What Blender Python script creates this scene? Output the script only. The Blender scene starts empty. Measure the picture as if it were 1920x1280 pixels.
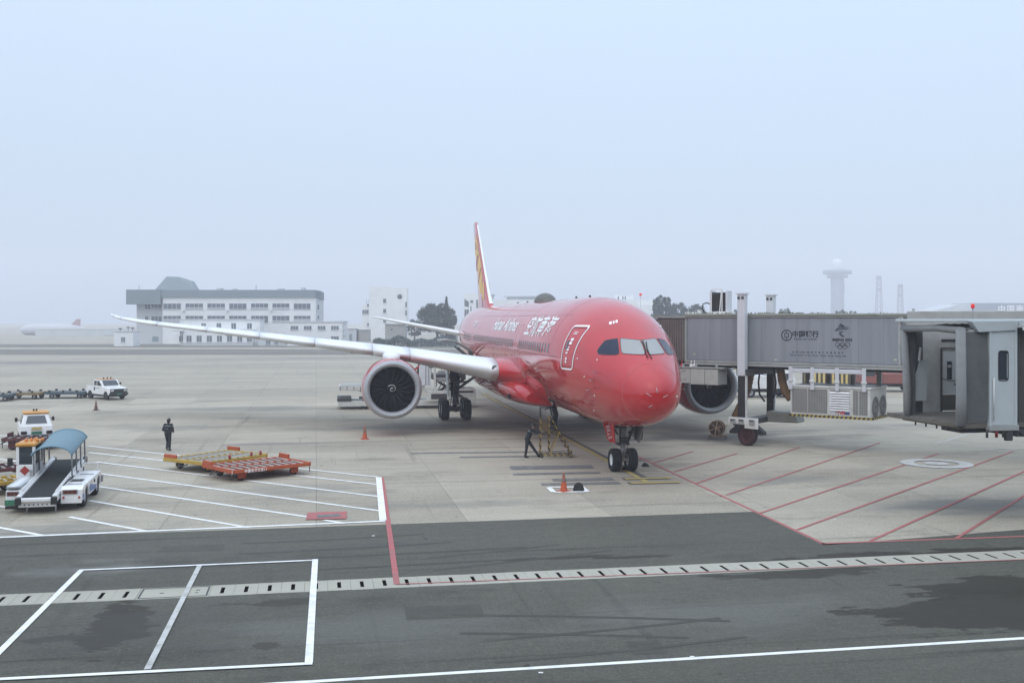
import bpy, bmesh, math, random
import numpy as np
from mathutils import Vector, Matrix, Euler
from mathutils.bvhtree import BVHTree

R = math.radians
random.seed(7)
scene = bpy.context.scene
COL = scene.collection

# ------------------------------------------------------------------ camera
CAM_H, FPX, PX0, PYH = 6.8, 2000.0, 960.0, 597.0
cam_d = bpy.data.cameras.new('camera')
cam = bpy.data.objects.new('camera', cam_d)
COL.objects.link(cam)
cam.location = (0, 0, CAM_H)
cam.rotation_euler = (R(90), 0, 0)
cam_d.sensor_width = 36.0
cam_d.lens = FPX / 1920.0 * 36.0
cam_d.shift_y = -(640.0 - PYH) / 1920.0
cam_d.clip_start = 0.1
cam_d.clip_end = 4000
scene.camera = cam

# ------------------------------------------------------------------ world and sun
SUN_EL, SUN_AZ = 52.0, 205.0          # behind the camera, a little to the left
world = bpy.data.worlds.new('World')
scene.world = world
world.use_nodes = True
wn, wl = world.node_tree.nodes, world.node_tree.links
wn.clear()
wo = wn.new('ShaderNodeOutputWorld')
sky = wn.new('ShaderNodeTexSky')
sky.sky_type = 'NISHITA'
sky.sun_disc = False
sky.sun_elevation = R(SUN_EL)
sky.sun_rotation = R(SUN_AZ)
sky.air_density = 1.0
sky.dust_density = 3.0
sky.ozone_density = 1.0
bg1 = wn.new('ShaderNodeBackground'); bg1.inputs['Strength'].default_value = 0.05
wl.new(sky.outputs[0], bg1.inputs['Color'])
# overcast veil in front of that sky: the standard overcast distribution (1 + 2 sin elevation) / 3
wtc = wn.new('ShaderNodeTexCoord'); wsep = wn.new('ShaderNodeSeparateXYZ')
wl.new(wtc.outputs['Generated'], wsep.inputs[0])
wmx = wn.new('ShaderNodeMath'); wmx.operation = 'MAXIMUM'; wmx.inputs[1].default_value = 0.0
wl.new(wsep.outputs['Z'], wmx.inputs[0])
wma = wn.new('ShaderNodeMath'); wma.operation = 'MULTIPLY_ADD'
OVERCAST = 1.38
wma.inputs[1].default_value = OVERCAST * 2 / 3; wma.inputs[2].default_value = OVERCAST / 3
wl.new(wmx.outputs[0], wma.inputs[0])
bg2 = wn.new('ShaderNodeBackground')
bg2.inputs['Color'].default_value = (0.83, 1.00, 1.20, 1)
wl.new(wma.outputs[0], bg2.inputs['Strength'])
ad = wn.new('ShaderNodeAddShader')
wl.new(bg1.outputs[0], ad.inputs[0]); wl.new(bg2.outputs[0], ad.inputs[1])
wl.new(ad.outputs[0], wo.inputs['Surface'])

sun_d = bpy.data.lights.new('sun', 'SUN')
sun_d.energy = 0.8
sun_d.angle = R(110)
sun_d.color = (1.0, 0.94, 0.85)
sun = bpy.data.objects.new('sun', sun_d)
COL.objects.link(sun)
sun.location = (0, -20, 40)
_az = R(SUN_AZ)
_sd = Vector((math.sin(_az) * math.cos(R(SUN_EL)), math.cos(_az) * math.cos(R(SUN_EL)), math.sin(R(SUN_EL))))
sun.rotation_euler = (-_sd).to_track_quat('-Z', 'Y').to_euler()

scene.view_settings.view_transform = 'Standard'
scene.view_settings.look = 'None'
scene.view_settings.exposure = 0.0
scene.view_settings.gamma = 1.0
scene.view_settings.use_curve_mapping = False
scene.cycles.max_bounces = 6
scene.cycles.diffuse_bounces = 3
scene.cycles.glossy_bounces = 3
scene.cycles.transmission_bounces = 4
scene.cycles.volume_bounces = 3
scene.cycles.transparent_max_bounces = 6
scene.cycles.use_denoising = True


def G(px, py, z=0.0):
    """photo pixel -> point on the horizontal plane at height z"""
    d = FPX * (CAM_H - z) / (py - PYH)
    return Vector(((px - PX0) / FPX * d, d, z))


def at(px, py, d):
    """photo pixel at depth d"""
    return Vector(((px - PX0) / FPX * d, d, CAM_H - (py - PYH) / FPX * d))


PHI = R(10.4)
U = Vector((math.cos(PHI), math.sin(PHI), 0))
V = Vector((-math.sin(PHI), math.cos(PHI), 0))


def UV(u, v, z=0.0):
    return U * u + V * v + Vector((0, 0, z))


# ------------------------------------------------------------------ materials
MATS = {}


def mat(name, col, rough=0.5, metal=0.0, var=0.12, scale=3.0, bump=0.0, coat=0.0, dirt=0.0,
        dirt_col=(0.06, 0.055, 0.05), dscale=1.2, emit=0.0, ior=1.45, stretch=(1, 1, 1), spec=0.5, crough=0.09):
    if name in MATS:
        return MATS[name]
    m = bpy.data.materials.new(name)
    m.use_nodes = True
    nt = m.node_tree
    N, L = nt.nodes, nt.links
    b = N['Principled BSDF']
    b.inputs['Metallic'].default_value = metal
    b.inputs['Roughness'].default_value = rough
    b.inputs['IOR'].default_value = ior
    b.inputs['Specular IOR Level'].default_value = spec
    b.inputs['Coat Weight'].default_value = coat
    b.inputs['Coat Roughness'].default_value = crough
    tc = N.new('ShaderNodeTexCoord')
    mp = N.new('ShaderNodeMapping')
    mp.inputs['Scale'].default_value = stretch
    L.new(tc.outputs['Object'], mp.inputs['Vector'])
    nz = N.new('ShaderNodeTexNoise')
    nz.inputs['Scale'].default_value = scale
    nz.inputs['Detail'].default_value = 5
    L.new(mp.outputs[0], nz.inputs['Vector'])
    mx = N.new('ShaderNodeMix'); mx.data_type = 'RGBA'
    mx.inputs['A'].default_value = tuple(c * (1 - var) for c in col) + (1,)
    mx.inputs['B'].default_value = tuple(min(1, c * (1 + var)) for c in col) + (1,)
    L.new(nz.outputs['Fac'], mx.inputs['Factor'])
    out = mx.outputs['Result']
    if dirt > 0:
        nd = N.new('ShaderNodeTexNoise')
        nd.inputs['Scale'].default_value = dscale
        nd.inputs['Detail'].default_value = 8
        nd.inputs['Roughness'].default_value = 0.65
        L.new(mp.outputs[0], nd.inputs['Vector'])
        mr = N.new('ShaderNodeMapRange')
        mr.inputs['From Min'].default_value = 0.48
        mr.inputs['From Max'].default_value = 0.72
        mr.inputs['To Max'].default_value = dirt
        L.new(nd.outputs['Fac'], mr.inputs['Value'])
        m2 = N.new('ShaderNodeMix'); m2.data_type = 'RGBA'
        m2.inputs['B'].default_value = tuple(dirt_col) + (1,)
        L.new(out, m2.inputs['A'])
        L.new(mr.outputs[0], m2.inputs['Factor'])
        out = m2.outputs['Result']
        rr = N.new('ShaderNodeMapRange')
        rr.inputs['To Min'].default_value = rough
        rr.inputs['To Max'].default_value = min(1, rough + 0.25)
        L.new(nd.outputs['Fac'], rr.inputs['Value'])
        L.new(rr.outputs[0], b.inputs['Roughness'])
    L.new(out, b.inputs['Base Color'])
    if bump > 0:
        bp = N.new('ShaderNodeBump')
        bp.inputs['Strength'].default_value = bump
        bp.inputs['Distance'].default_value = 0.02
        nb = N.new('ShaderNodeTexNoise'); nb.inputs['Scale'].default_value = scale * 6
        nb.inputs['Detail'].default_value = 4
        L.new(tc.outputs['Object'], nb.inputs['Vector'])
        L.new(nb.outputs['Fac'], bp.inputs['Height'])
        L.new(bp.outputs[0], b.inputs['Normal'])
    if emit > 0:
        b.inputs['Emission Color'].default_value = tuple(col) + (1,)
        b.inputs['Emission Strength'].default_value = emit
    MATS[name] = m
    return m


def glass(name, col=(0.03, 0.04, 0.05), rough=0.06):
    return mat(name, col, rough=rough, var=0.25, scale=1.0, spec=0.9, ior=1.5)


RED = mat('red_aircraft_paint', (0.485, 0.017, 0.022), rough=0.42, var=0.10, scale=0.30, coat=1.0, crough=0.025, spec=0.15, dirt=0.30,
          dirt_col=(0.24, 0.035, 0.035), dscale=0.9, stretch=(1, 0.35, 1))
WHITE = mat('white_paint', (0.72, 0.72, 0.71), rough=0.4, var=0.06, scale=2, dirt=0.35, dirt_col=(0.35, 0.33, 0.3), dscale=2.2)
VWHITE = mat('vehicle_white', (0.78, 0.78, 0.78), rough=0.28, var=0.04, scale=2, coat=0.4, dirt=0.3, dirt_col=(0.4, 0.38, 0.34), dscale=2.5)
BLACK = mat('black_paint', (0.02, 0.02, 0.02), rough=0.5, var=0.3, scale=4, dirt=0.25, dirt_col=(0.09, 0.085, 0.08))
RUBBER = mat('tyre_rubber', (0.012, 0.012, 0.012), rough=0.8, var=0.3, scale=8, dirt=0.3, dirt_col=(0.05, 0.047, 0.044))
STEEL = mat('grey_steel', (0.33, 0.34, 0.35), rough=0.42, metal=0.6, var=0.15, scale=4, dirt=0.3)
DSTEEL = mat('dark_steel', (0.07, 0.07, 0.072), rough=0.5, metal=0.4, var=0.3, scale=4, dirt=0.3)
SILVER = mat('polished_slat', (0.78, 0.79, 0.80), rough=0.36, metal=0.25, var=0.05, scale=1.0, dirt=0.12, dirt_col=(0.45, 0.45, 0.45))
LIP = mat('engine_lip_metal', (0.38, 0.385, 0.40), rough=0.52, metal=0.35, var=0.06, scale=1.5)
WINGGREY = mat('wing_grey_paint', (0.46, 0.47, 0.48), rough=0.4, var=0.06, scale=0.8, dirt=0.3, dirt_col=(0.26, 0.25, 0.24), dscale=0.6)
GLASS = glass('dark_glass')


# ------------------------------------------------------------------ mesh builder
class MB:
    def __init__(self):
        self.v, self.f, self.s, self.m = [], [], [], []

    def add(self, vs, fs, smooth=False, mi=0):
        o = len(self.v)
        self.v += [Vector(p) for p in vs]
        for f in fs:
            self.f.append(tuple(i + o for i in f)); self.s.append(smooth); self.m.append(mi)
        return self

    def box(self, c, s, rot=None, mi=0):
        c = Vector(c)
        h = Vector(s) * 0.5
        vs = []
        for x in (-1, 1):
            for y in (-1, 1):
                for z in (-1, 1):
                    p = Vector((x * h.x, y * h.y, z * h.z))
                    if rot is not None:
                        p = rot @ p
                    vs.append(c + p)
        return self.add(vs, [(0, 1, 3, 2), (4, 6, 7, 5), (0, 4, 5, 1), (2, 3, 7, 6), (0, 2, 6, 4), (1, 5, 7, 3)], mi=mi)

    def bx(self, x0, x1, y0, y1, z0, z1, mi=0):
        return self.box(((x0 + x1) / 2, (y0 + y1) / 2, (z0 + z1) / 2), (abs(x1 - x0), abs(y1 - y0), abs(z1 - z0)), mi=mi)

    def hexa(self, lo, hi, mi=0):
        """lo, hi: four corners each, same winding (counter-clockwise seen from hi)"""
        return self.add(list(lo) + list(hi), [(3, 2, 1, 0), (4, 5, 6, 7), (0, 1, 5, 4), (1, 2, 6, 5), (2, 3, 7, 6), (3, 0, 4, 7)], mi=mi)

    def _frame(self, d):
        d = d.normalized()
        a = Vector((0, 0, 1)) if abs(d.z) < 0.95 else Vector((0, 1, 0))
        x = d.cross(a).normalized()
        return x, x.cross(d).normalized()

    def bar(self, p0, p1, w, h=None, mi=0):
        p0, p1 = Vector(p0), Vector(p1)
        h = w if h is None else h
        x, y = self._frame(p1 - p0)
        vs = []
        for p in (p0, p1):
            for a, b in ((-1, -1), (1, -1), (1, 1), (-1, 1)):
                vs.append(p + x * (a * w / 2) + y * (b * h / 2))
        return self.add(vs, [(3, 2, 1, 0), (4, 5, 6, 7), (0, 1, 5, 4), (1, 2, 6, 5), (2, 3, 7, 6), (3, 0, 4, 7)], mi=mi)

    def cyl(self, p0, p1, r0, r1=None, seg=12, caps=True, smooth=True, mi=0):
        p0, p1 = Vector(p0), Vector(p1)
        r1 = r0 if r1 is None else r1
        x, y = self._frame(p1 - p0)
        vs = []
        for p, r in ((p0, r0), (p1, r1)):
            for i in range(seg):
                a = 2 * math.pi * i / seg
                vs.append(p + x * (r * math.cos(a)) + y * (r * math.sin(a)))
        fs = [(i, (i + 1) % seg, seg + (i + 1) % seg, seg + i) for i in range(seg)]
        self.add(vs, fs, smooth, mi)
        if caps:
            self.add(vs[:seg], [tuple(range(seg - 1, -1, -1))], False, mi)
            self.add(vs[seg:], [tuple(range(seg))], False, mi)
        return self

    def tube(self, pts, r, seg=8, mi=0):
        pts = [Vector(p) for p in pts]
        vs, n = [], len(pts)
        rr = r if isinstance(r, (list, tuple)) else [r] * n
        x = None
        for k in range(n):
            d = (pts[min(k + 1, n - 1)] - pts[max(k - 1, 0)]).normalized()
            if x is None:
                x, y = self._frame(d)
            else:
                x = (x - d * x.dot(d)).normalized()
                y = x.cross(d)
            for i in range(seg):
                a = 2 * math.pi * i / seg
                vs.append(pts[k] + x * (rr[k] * math.cos(a)) + y * (rr[k] * math.sin(a)))
        fs = []
        for k in range(n - 1):
            for i in range(seg):
                j = (i + 1) % seg
                fs.append((k * seg + i, k * seg + j, (k + 1) * seg + j, (k + 1) * seg + i))
        fs.append(tuple(range(seg - 1, -1, -1)))
        fs.append(tuple((n - 1) * seg + i for i in range(seg)))
        return self.add(vs, fs, True, mi)

    def lathe(self, prof, o=(0, 0, 0), d=(0, 0, 1), seg=24, mi=0, close=False, smooth=True):
        """prof: list of (radius, distance along d)"""
        o, d = Vector(o), Vector(d).normalized()
        x, y = self._frame(d)
        vs = []
        for r, t in prof:
            for i in range(seg):
                a = 2 * math.pi * i / seg
                vs.append(o + d * t + x * (r * math.cos(a)) + y * (r * math.sin(a)))
        fs = []
        n = len(prof)
        for k in range(n if close else n - 1):
            k2 = (k + 1) % n
            for i in range(seg):
                j = (i + 1) % seg
                fs.append((k * seg + i, k * seg + j, k2 * seg + j, k2 * seg + i))
        return self.add(vs, fs, smooth, mi)

    def grid(self, rows, closed=False, smooth=True, mi=0, caps=False):
        n = len(rows[0])
        vs = [p for r in rows for p in r]
        fs = []
        for k in range(len(rows) - 1):
            for i in range(n if closed else n - 1):
                j = (i + 1) % n
                fs.append((k * n + i, k * n + j, (k + 1) * n + j, (k + 1) * n + i))
        self.add(vs, fs, smooth, mi)
        if caps:
            self.add(rows[0], [tuple(range(n - 1, -1, -1))], False, mi)
            self.add(rows[-1], [tuple(range(n))], False, mi)
        return self

    def sphere(self, c, r, seg=14, rings=8, mi=0, lo=-90, hi=90):
        c = Vector(c)
        r = Vector(r) if not isinstance(r, (int, float)) else Vector((r, r, r))
        rows = []
        for k in range(rings + 1):
            t = R(lo + (hi - lo) * k / rings)
            rows.append([c + Vector((r.x * math.cos(t) * math.cos(2 * math.pi * i / seg),
                                     r.y * math.cos(t) * math.sin(2 * math.pi * i / seg),
                                     r.z * math.sin(t))) for i in range(seg)])
        return self.grid(rows, closed=True, mi=mi)

    def prism(self, poly, ext, mi=0):
        """poly: list of 3-D points (flat, ccw seen against ext), extruded by vector ext"""
        poly = [Vector(p) for p in poly]
        ext = Vector(ext)
        n = len(poly)
        vs = poly + [p + ext for p in poly]
        fs = [tuple(range(n - 1, -1, -1)), tuple(range(n, 2 * n))]
        fs += [(i, (i + 1) % n, n + (i + 1) % n, n + i) for i in range(n)]
        return self.add(vs, fs, False, mi)

    def poly(self, pts, mi=0, smooth=False):
        return self.add(pts, [tuple(range(len(pts)))], smooth, mi)

    def xf(self, M):
        self.v = [M @ p for p in self.v]
        return self

    def mesh(self, name, mats, bevel=0.0):
        me = bpy.data.meshes.new(name)
        me.from_pydata([tuple(p) for p in self.v], [], self.f)
        mats = mats if isinstance(mats, (list, tuple)) else [mats]
        for m in mats:
            me.materials.append(m)
        me.polygons.foreach_set('use_smooth', self.s)
        me.polygons.foreach_set('material_index', self.m)
        me.update()
        bm = bmesh.new(); bm.from_mesh(me)
        bmesh.ops.remove_doubles(bm, verts=bm.verts, dist=1e-5)
        bmesh.ops.recalc_face_normals(bm, faces=bm.faces) if self.recalc else None
        if bevel > 0:
            ed = [e for e in bm.edges if len(e.link_faces) == 2 and e.calc_face_angle(0) > R(35)]
            bmesh.ops.bevel(bm, geom=ed, offset=bevel, segments=1, affect='EDGES', clamp_overlap=True)
        bm.to_mesh(me); bm.free()
        return me

    recalc = True

    def build(self, name, mats, parent=None, bevel=0.0):
        o = bpy.data.objects.new(name, self.mesh(name, mats, bevel))
        COL.objects.link(o)
        if parent is not None:
            o.parent = parent
        return o


def tag(o, label=None, cat=None, group=None, kind=None):
    if label: o['label'] = label
    if cat: o['category'] = cat
    if group: o['group'] = group
    if kind: o['kind'] = kind
    return o


def thing(name, label, cat, loc=(0, 0, 0), rz=0.0, group=None):
    o = bpy.data.objects.new(name, None)
    COL.objects.link(o)
    o.empty_display_size = 0.3
    o.location = loc
    o.rotation_euler = (0, 0, rz)
    return tag(o, label, cat, group)


def dup(o, parent=None):
    c = o.copy(); COL.objects.link(c); c.parent = parent
    for ch in list(o.children):
        dup(ch, c)
    return c


def inst(src, name, parent, loc, rot=(0, 0, 0), scale=(1, 1, 1)):
    """another object on the same mesh data"""
    o = bpy.data.objects.new(name, src.data if hasattr(src, 'data') else src)
    COL.objects.link(o)
    o.parent = parent
    o.location = loc; o.rotation_euler = rot; o.scale = scale
    return o


def struct(name, mb, m, parent=None):
    o = mb.build(name, m, parent)
    if parent is None:
        o['kind'] = 'structure'
    return o


def text2d(s, size=1.0, bold=0.0, shear=0.0, spacing=1.0, cuts=0):
    """flat lettering as (verts, faces), centred on x, baseline at 0"""
    cu = bpy.data.curves.new('lettering', 'FONT')
    cu.body = s
    cu.size = size
    cu.offset = bold
    cu.shear = shear
    cu.space_character = spacing
    cu.align_x = 'CENTER'
    cu.resolution_u = 3
    ob = bpy.data.objects.new('lettering', cu)
    COL.objects.link(ob)
    bpy.context.view_layer.update()
    dg = bpy.context.evaluated_depsgraph_get()
    me = bpy.data.meshes.new_from_object(ob.evaluated_get(dg))
    bpy.data.objects.remove(ob)
    bpy.data.curves.remove(cu)
    bm = bmesh.new(); bm.from_mesh(me)
    bpy.data.meshes.remove(me)
    if cuts and bm.verts:
        ys = [v.co.y for v in bm.verts]; y0, y1 = min(ys), max(ys)
        for k in range(1, cuts):
            bmesh.ops.bisect_plane(bm, geom=bm.verts[:] + bm.edges[:] + bm.faces[:], dist=1e-5,
                                   plane_co=(0, y0 + (y1 - y0) * k / cuts, 0), plane_no=(0, 1, 0))
    bm.verts.ensure_lookup_table()
    vs = [v.co.copy() for v in bm.verts]
    fs = [tuple(v.index for v in f.verts) for f in bm.faces]
    bm.free()
    return vs, fs


def lettering(s, fn, m, parent, name='lettering', **kw):
    """fn maps (x, y) of the flat text to a 3-D point"""
    vs, fs = text2d(s, **kw)
    mb = MB(); mb.recalc = False
    mb.add([fn(p.x, p.y) for p in vs], fs)
    return mb.build(name, m, parent)


def marks(n, fn, w, h, m, parent, name='mark'):
    """a row of small worn, unreadable characters: bars of varied size"""
    for i in range(n):
        for (a, b, c, d) in random.choice((((0, .8, 0, .18), (.3, .48, .2, 1)), ((0, .2, 0, 1), (.25, .8, .4, .6)), ((0, .8, .8, 1), (.1, .3, 0, .75), (.5, .7, 0, .75)))):
            mb = MB(); mb.recalc = False
            mb.poly([fn((i - n / 2 + x) * w, y * h) for x, y in ((a, c), (b, c), (b, d), (a, d))])
            mb.build(name, m, parent)


def on_plane(o, xd, yd):
    o, xd, yd = Vector(o), Vector(xd), Vector(yd)
    return lambda x, y: o + xd * x + yd * y


def pchip(x, y, xs):
    x, y, xs = np.array(x, float), np.array(y, float), np.array(xs, float)
    h = np.diff(x); d = np.diff(y) / h
    m = np.zeros_like(y)
    for k in range(1, len(x) - 1):
        if d[k - 1] * d[k] > 0:
            w1, w2 = 2 * h[k] + h[k - 1], h[k] + 2 * h[k - 1]
            m[k] = (w1 + w2) / (w1 / d[k - 1] + w2 / d[k])
    m[0], m[-1] = d[0], d[-1]
    i = np.clip(np.searchsorted(x, xs) - 1, 0, len(h) - 1)
    t = (xs - x[i]) / h[i]
    return ((2 * t**3 - 3 * t**2 + 1) * y[i] + (t**3 - 2 * t**2 + t) * h[i] * m[i]
            + (-2 * t**3 + 3 * t**2) * y[i + 1] + (t**3 - t**2) * h[i] * m[i + 1])


def wheel(parent, c, axis, r, w, name='wheel', rim=0.55, rim_mat=None, tyre_mat=None):
    """tyre (the part) with its rim (sub-part)"""
    c, axis = Vector(c), Vector(axis).normalized()
    a = w / 2
    mb = MB()
    mb.lathe([(r * rim, -a * 0.8), (r * 0.86, -a), (r * 0.97, -a * 0.75), (r, -a * 0.35), (r * 0.985, -a * 0.3), (r, -a * 0.25),
              (r, a * 0.25), (r * 0.985, a * 0.3), (r, a * 0.35), (r * 0.97, a * 0.75), (r * 0.86, a), (r * rim, a * 0.8)],
             c, axis, 24, close=True)
    t = mb.build(name, tyre_mat or RUBBER, parent)
    mb = MB()
    mb.lathe([(0.001, -a * 0.62), (r * rim * 0.35, -a * 0.62), (r * rim * 0.42, -a * 0.45), (r * rim * 0.85, -a * 0.4), (r * rim * 0.92, -a * 0.78),
              (r * rim * 1.02, -a * 0.8), (r * rim * 1.02, a * 0.8), (r * rim * 0.92, a * 0.78), (r * rim * 0.85, a * 0.4), (r * rim * 0.42, a * 0.45),
              (r * rim * 0.35, a * 0.62), (0.001, a * 0.62)], c, axis, 16)
    mb.build('rim', rim_mat or STEEL, t)
    return t

# ================================================================== ground
def ground_mat(name, c_lo, c_hi, rough=0.75, joints=False, wet=(), rnd=0.0, streak=0.5, fine=0.5, spots=(), grime=0.0):
    m = bpy.data.materials.new(name)
    m.use_nodes = True
    N, L = m.node_tree.nodes, m.node_tree.links
    b = N['Principled BSDF']
    b.inputs['Specular IOR Level'].default_value = 0.22
    geo = N.new('ShaderNodeNewGeometry')
    rot = N.new('ShaderNodeMapping')
    rot.inputs['Rotation'].default_value = (0, 0, -PHI)
    L.new(geo.outputs['Position'], rot.inputs['Vector'])

    def noise(scale, vec=(1, 1, 1), detail=6, rg=0.6):
        mp = N.new('ShaderNodeMapping'); mp.inputs['Scale'].default_value = vec
        L.new(rot.outputs[0], mp.inputs['Vector'])
        n = N.new('ShaderNodeTexNoise'); n.inputs['Scale'].default_value = scale
        n.inputs['Detail'].default_value = detail; n.inputs['Roughness'].default_value = rg
        L.new(mp.outputs[0], n.inputs['Vector'])
        return n.outputs['Fac']

    def math_(op, a, b_=None):
        n = N.new('ShaderNodeMath'); n.operation = op
        for i, q in enumerate((a, b_)):
            if q is None: continue
            if isinstance(q, (int, float)): n.inputs[i].default_value = q
            else: L.new(q, n.inputs[i])
        return n.outputs[0]

    def rng(x, a, b_, c=0.0, d=1.0):
        n = N.new('ShaderNodeMapRange')
        L.new(x, n.inputs['Value'])
        for k, q in (('From Min', a), ('From Max', b_), ('To Min', c), ('To Max', d)):
            n.inputs[k].default_value = q
        return n.outputs[0]

    big = noise(0.055, (0.35, 1, 1), 5, 0.55)
    st = noise(0.09, (0.22, 1.6, 1), 7, 0.6)
    md = noise(0.45, (0.7, 1, 1), 6, 0.6)
    fn = noise(9.0, detail=3)
    v = math_('ADD', math_('MULTIPLY', rng(big, 0.3, 0.7), 0.32), math_('MULTIPLY', rng(st, 0.3, 0.7), 0.30 * streak * 2))
    v = math_('ADD', v, math_('MULTIPLY', rng(md, 0.3, 0.7), 0.22))
    v = math_('ADD', v, math_('MULTIPLY', rng(fn, 0.25, 0.75), 0.16 * fine * 2))
    gr = noise(2.6, (0.8, 1, 1), 7, 0.72)
    v = math_('ADD', v, math_('MULTIPLY', rng(gr, 0.3, 0.7, -0.5, 0.5), 0.30 * fine))
    if rnd:
        oi = N.new('ShaderNodeObjectInfo')
        v = math_('ADD', v, rng(oi.outputs['Random'], 0, 1, -rnd, rnd))
    mx = N.new('ShaderNodeMix'); mx.data_type = 'RGBA'
    L.new(v, mx.inputs['Factor'])
    mx.inputs['A'].default_value = tuple(c_lo) + (1,)
    mx.inputs['B'].default_value = tuple(c_hi) + (1,)
    col = mx.outputs['Result']

    def overlay(col, fac, rgb):
        q = N.new('ShaderNodeMix'); q.data_type = 'RGBA'
        L.new(fac, q.inputs['Factor']); L.new(col, q.inputs['A'])
        q.inputs['B'].default_value = tuple(rgb) + (1,)
        return q.outputs['Result']

    if grime:
        # long thin tyre and drag marks along the traffic directions, and small oil drips
        t1 = rng(noise(1.0, (0.05, 2.2, 1), 4, 0.55), 0.60, 0.70, 0, grime * 0.7)
        t2 = rng(noise(1.0, (1.8, 0.06, 1), 4, 0.55), 0.63, 0.72, 0, grime * 0.45)
        t3 = rng(noise(2.6, (1, 1, 1), 3, 0.5), 0.70, 0.74, 0, grime)
        t4 = rng(noise(0.30, (0.5, 1, 1), 8, 0.68), 0.55, 0.72, 0, grime * 0.8)
        for q_ in (t1, t2, t3, t4):
            col = overlay(col, q_, tuple(c * 0.62 for c in c_lo))
        sp = rng(noise(30.0, detail=2), 0.38, 0.62, 0, 0.45)
        col = overlay(col, sp, tuple(c * 0.7 for c in c_lo))
        sp2 = rng(noise(11.0, detail=4), 0.52, 0.70, 0, 0.35)
        col = overlay(col, sp2, tuple(min(1, c * 1.25) for c in c_hi))
    rg = None
    # rubber, oil and fuel marks and other tone patches with a shape of their own: (point, radius u, radius v, strength, colour, threshold)
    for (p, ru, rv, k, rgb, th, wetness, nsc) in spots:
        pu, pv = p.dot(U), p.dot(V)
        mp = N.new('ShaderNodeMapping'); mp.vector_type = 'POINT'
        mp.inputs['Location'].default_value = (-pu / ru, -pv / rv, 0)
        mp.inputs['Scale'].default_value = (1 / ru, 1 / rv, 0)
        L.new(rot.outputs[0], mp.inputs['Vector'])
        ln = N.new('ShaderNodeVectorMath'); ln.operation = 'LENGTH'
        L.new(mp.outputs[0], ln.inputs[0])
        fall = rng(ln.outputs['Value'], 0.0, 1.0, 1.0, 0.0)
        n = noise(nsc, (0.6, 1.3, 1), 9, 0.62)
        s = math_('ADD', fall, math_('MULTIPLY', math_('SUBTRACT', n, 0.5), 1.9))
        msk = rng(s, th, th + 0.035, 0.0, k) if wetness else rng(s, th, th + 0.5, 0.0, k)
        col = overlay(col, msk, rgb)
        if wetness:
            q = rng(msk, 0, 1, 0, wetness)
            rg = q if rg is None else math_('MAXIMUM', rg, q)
    if joints:
        bt = N.new('ShaderNodeTexBrick')
        mp = N.new('ShaderNodeMapping'); mp.inputs['Scale'].default_value = (0.2, 0.2, 1)
        L.new(rot.outputs[0], mp.inputs['Vector'])
        L.new(mp.outputs[0], bt.inputs['Vector'])
        bt.offset = 0.0
        bt.inputs['Scale'].default_value = 1.0
        bt.inputs['Brick Width'].default_value = 1.0
        bt.inputs['Row Height'].default_value = 1.0
        bt.inputs['Mortar Size'].default_value = 0.004
        bt.inputs['Color1'].default_value = (0, 0, 0, 1)
        bt.inputs['Color2'].default_value = (0.12, 0.12, 0.12, 1)
        bt.inputs['Mortar'].default_value = (0.6, 0.6, 0.6, 1)
        col = overlay(col, bt.outputs['Color'], (0.1, 0.1, 0.1))
    L.new(col, b.inputs['Base Color'])
    base_r = rng(md, 0.2, 0.8, rough - 0.08, rough + 0.1)
    if rg is not None:
        base_r = math_('SUBTRACT', base_r, rg)
    L.new(base_r, b.inputs['Roughness'])
    bp = N.new('ShaderNodeBump'); bp.inputs['Strength'].default_value = 0.25; bp.inputs['Distance'].default_value = 0.01
    L.new(noise(14, detail=4), bp.inputs['Height'])
    L.new(bp.outputs[0], b.inputs['Normal'])
    MATS[name] = m
    return m


DARKER = (0.10, 0.095, 0.088)
DK = (0.16, 0.158, 0.15)
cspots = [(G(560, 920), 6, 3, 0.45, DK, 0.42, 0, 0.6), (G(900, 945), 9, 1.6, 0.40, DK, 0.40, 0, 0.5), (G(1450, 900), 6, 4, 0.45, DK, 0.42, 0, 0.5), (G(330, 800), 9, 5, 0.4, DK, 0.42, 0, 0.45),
          (G(1330, 820), 15, 7, 0.90, DARKER, 0.43, 0, 0.35), (G(1180, 862), 3.2, 1.5, 0.88, DARKER, 0.38, 0, 1.2),  # broad darker patch around the bridge leg, then oil at the nose gear
          (G(860, 800), 9, 5, 0.62, DARKER, 0.38, 0, 0.5), (G(720, 800), 11, 4, 0.69, DK, 0.38, 0, 0.4),
          (G(1080, 800), 9, 6, 0.62, DARKER, 0.33, 0, 0.4), (G(480, 765), 12, 3.5, 0.62, DK, 0.38, 0, 0.3),
          (G(60, 1000), 8, 2.6, 0.56, DK, 0.28, 0, 0.5), (G(1850, 950), 7, 3.6, 0.75, DK, 0.33, 0, 0.4),
          (G(520, 832), 10, 0.8, 0.62, DK, 0.28, 0, 0.4), (G(110, 680), 40, 12, 0.69, DK, 0.28, 0, 0.05),
          (G(600, 672), 50, 14, 0.44, DK, 0.33, 0, 0.05), (G(100, 880), 6, 5, 0.50, DK, 0.33, 0, 0.5),
          (G(780, 700), 25, 5, 0.44, DK, 0.33, 0, 0.15), (G(1650, 800), 10, 5, 0.38, DK, 0.38, 0, 0.4)]
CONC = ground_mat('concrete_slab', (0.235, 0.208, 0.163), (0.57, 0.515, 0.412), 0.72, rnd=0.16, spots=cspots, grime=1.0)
CONCF = ground_mat('concrete_far', (0.255, 0.229, 0.183), (0.55, 0.497, 0.402), 0.78, joints=True, spots=cspots[13:17], grime=0.6)
WET = (0.027, 0.022, 0.014)
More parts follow.
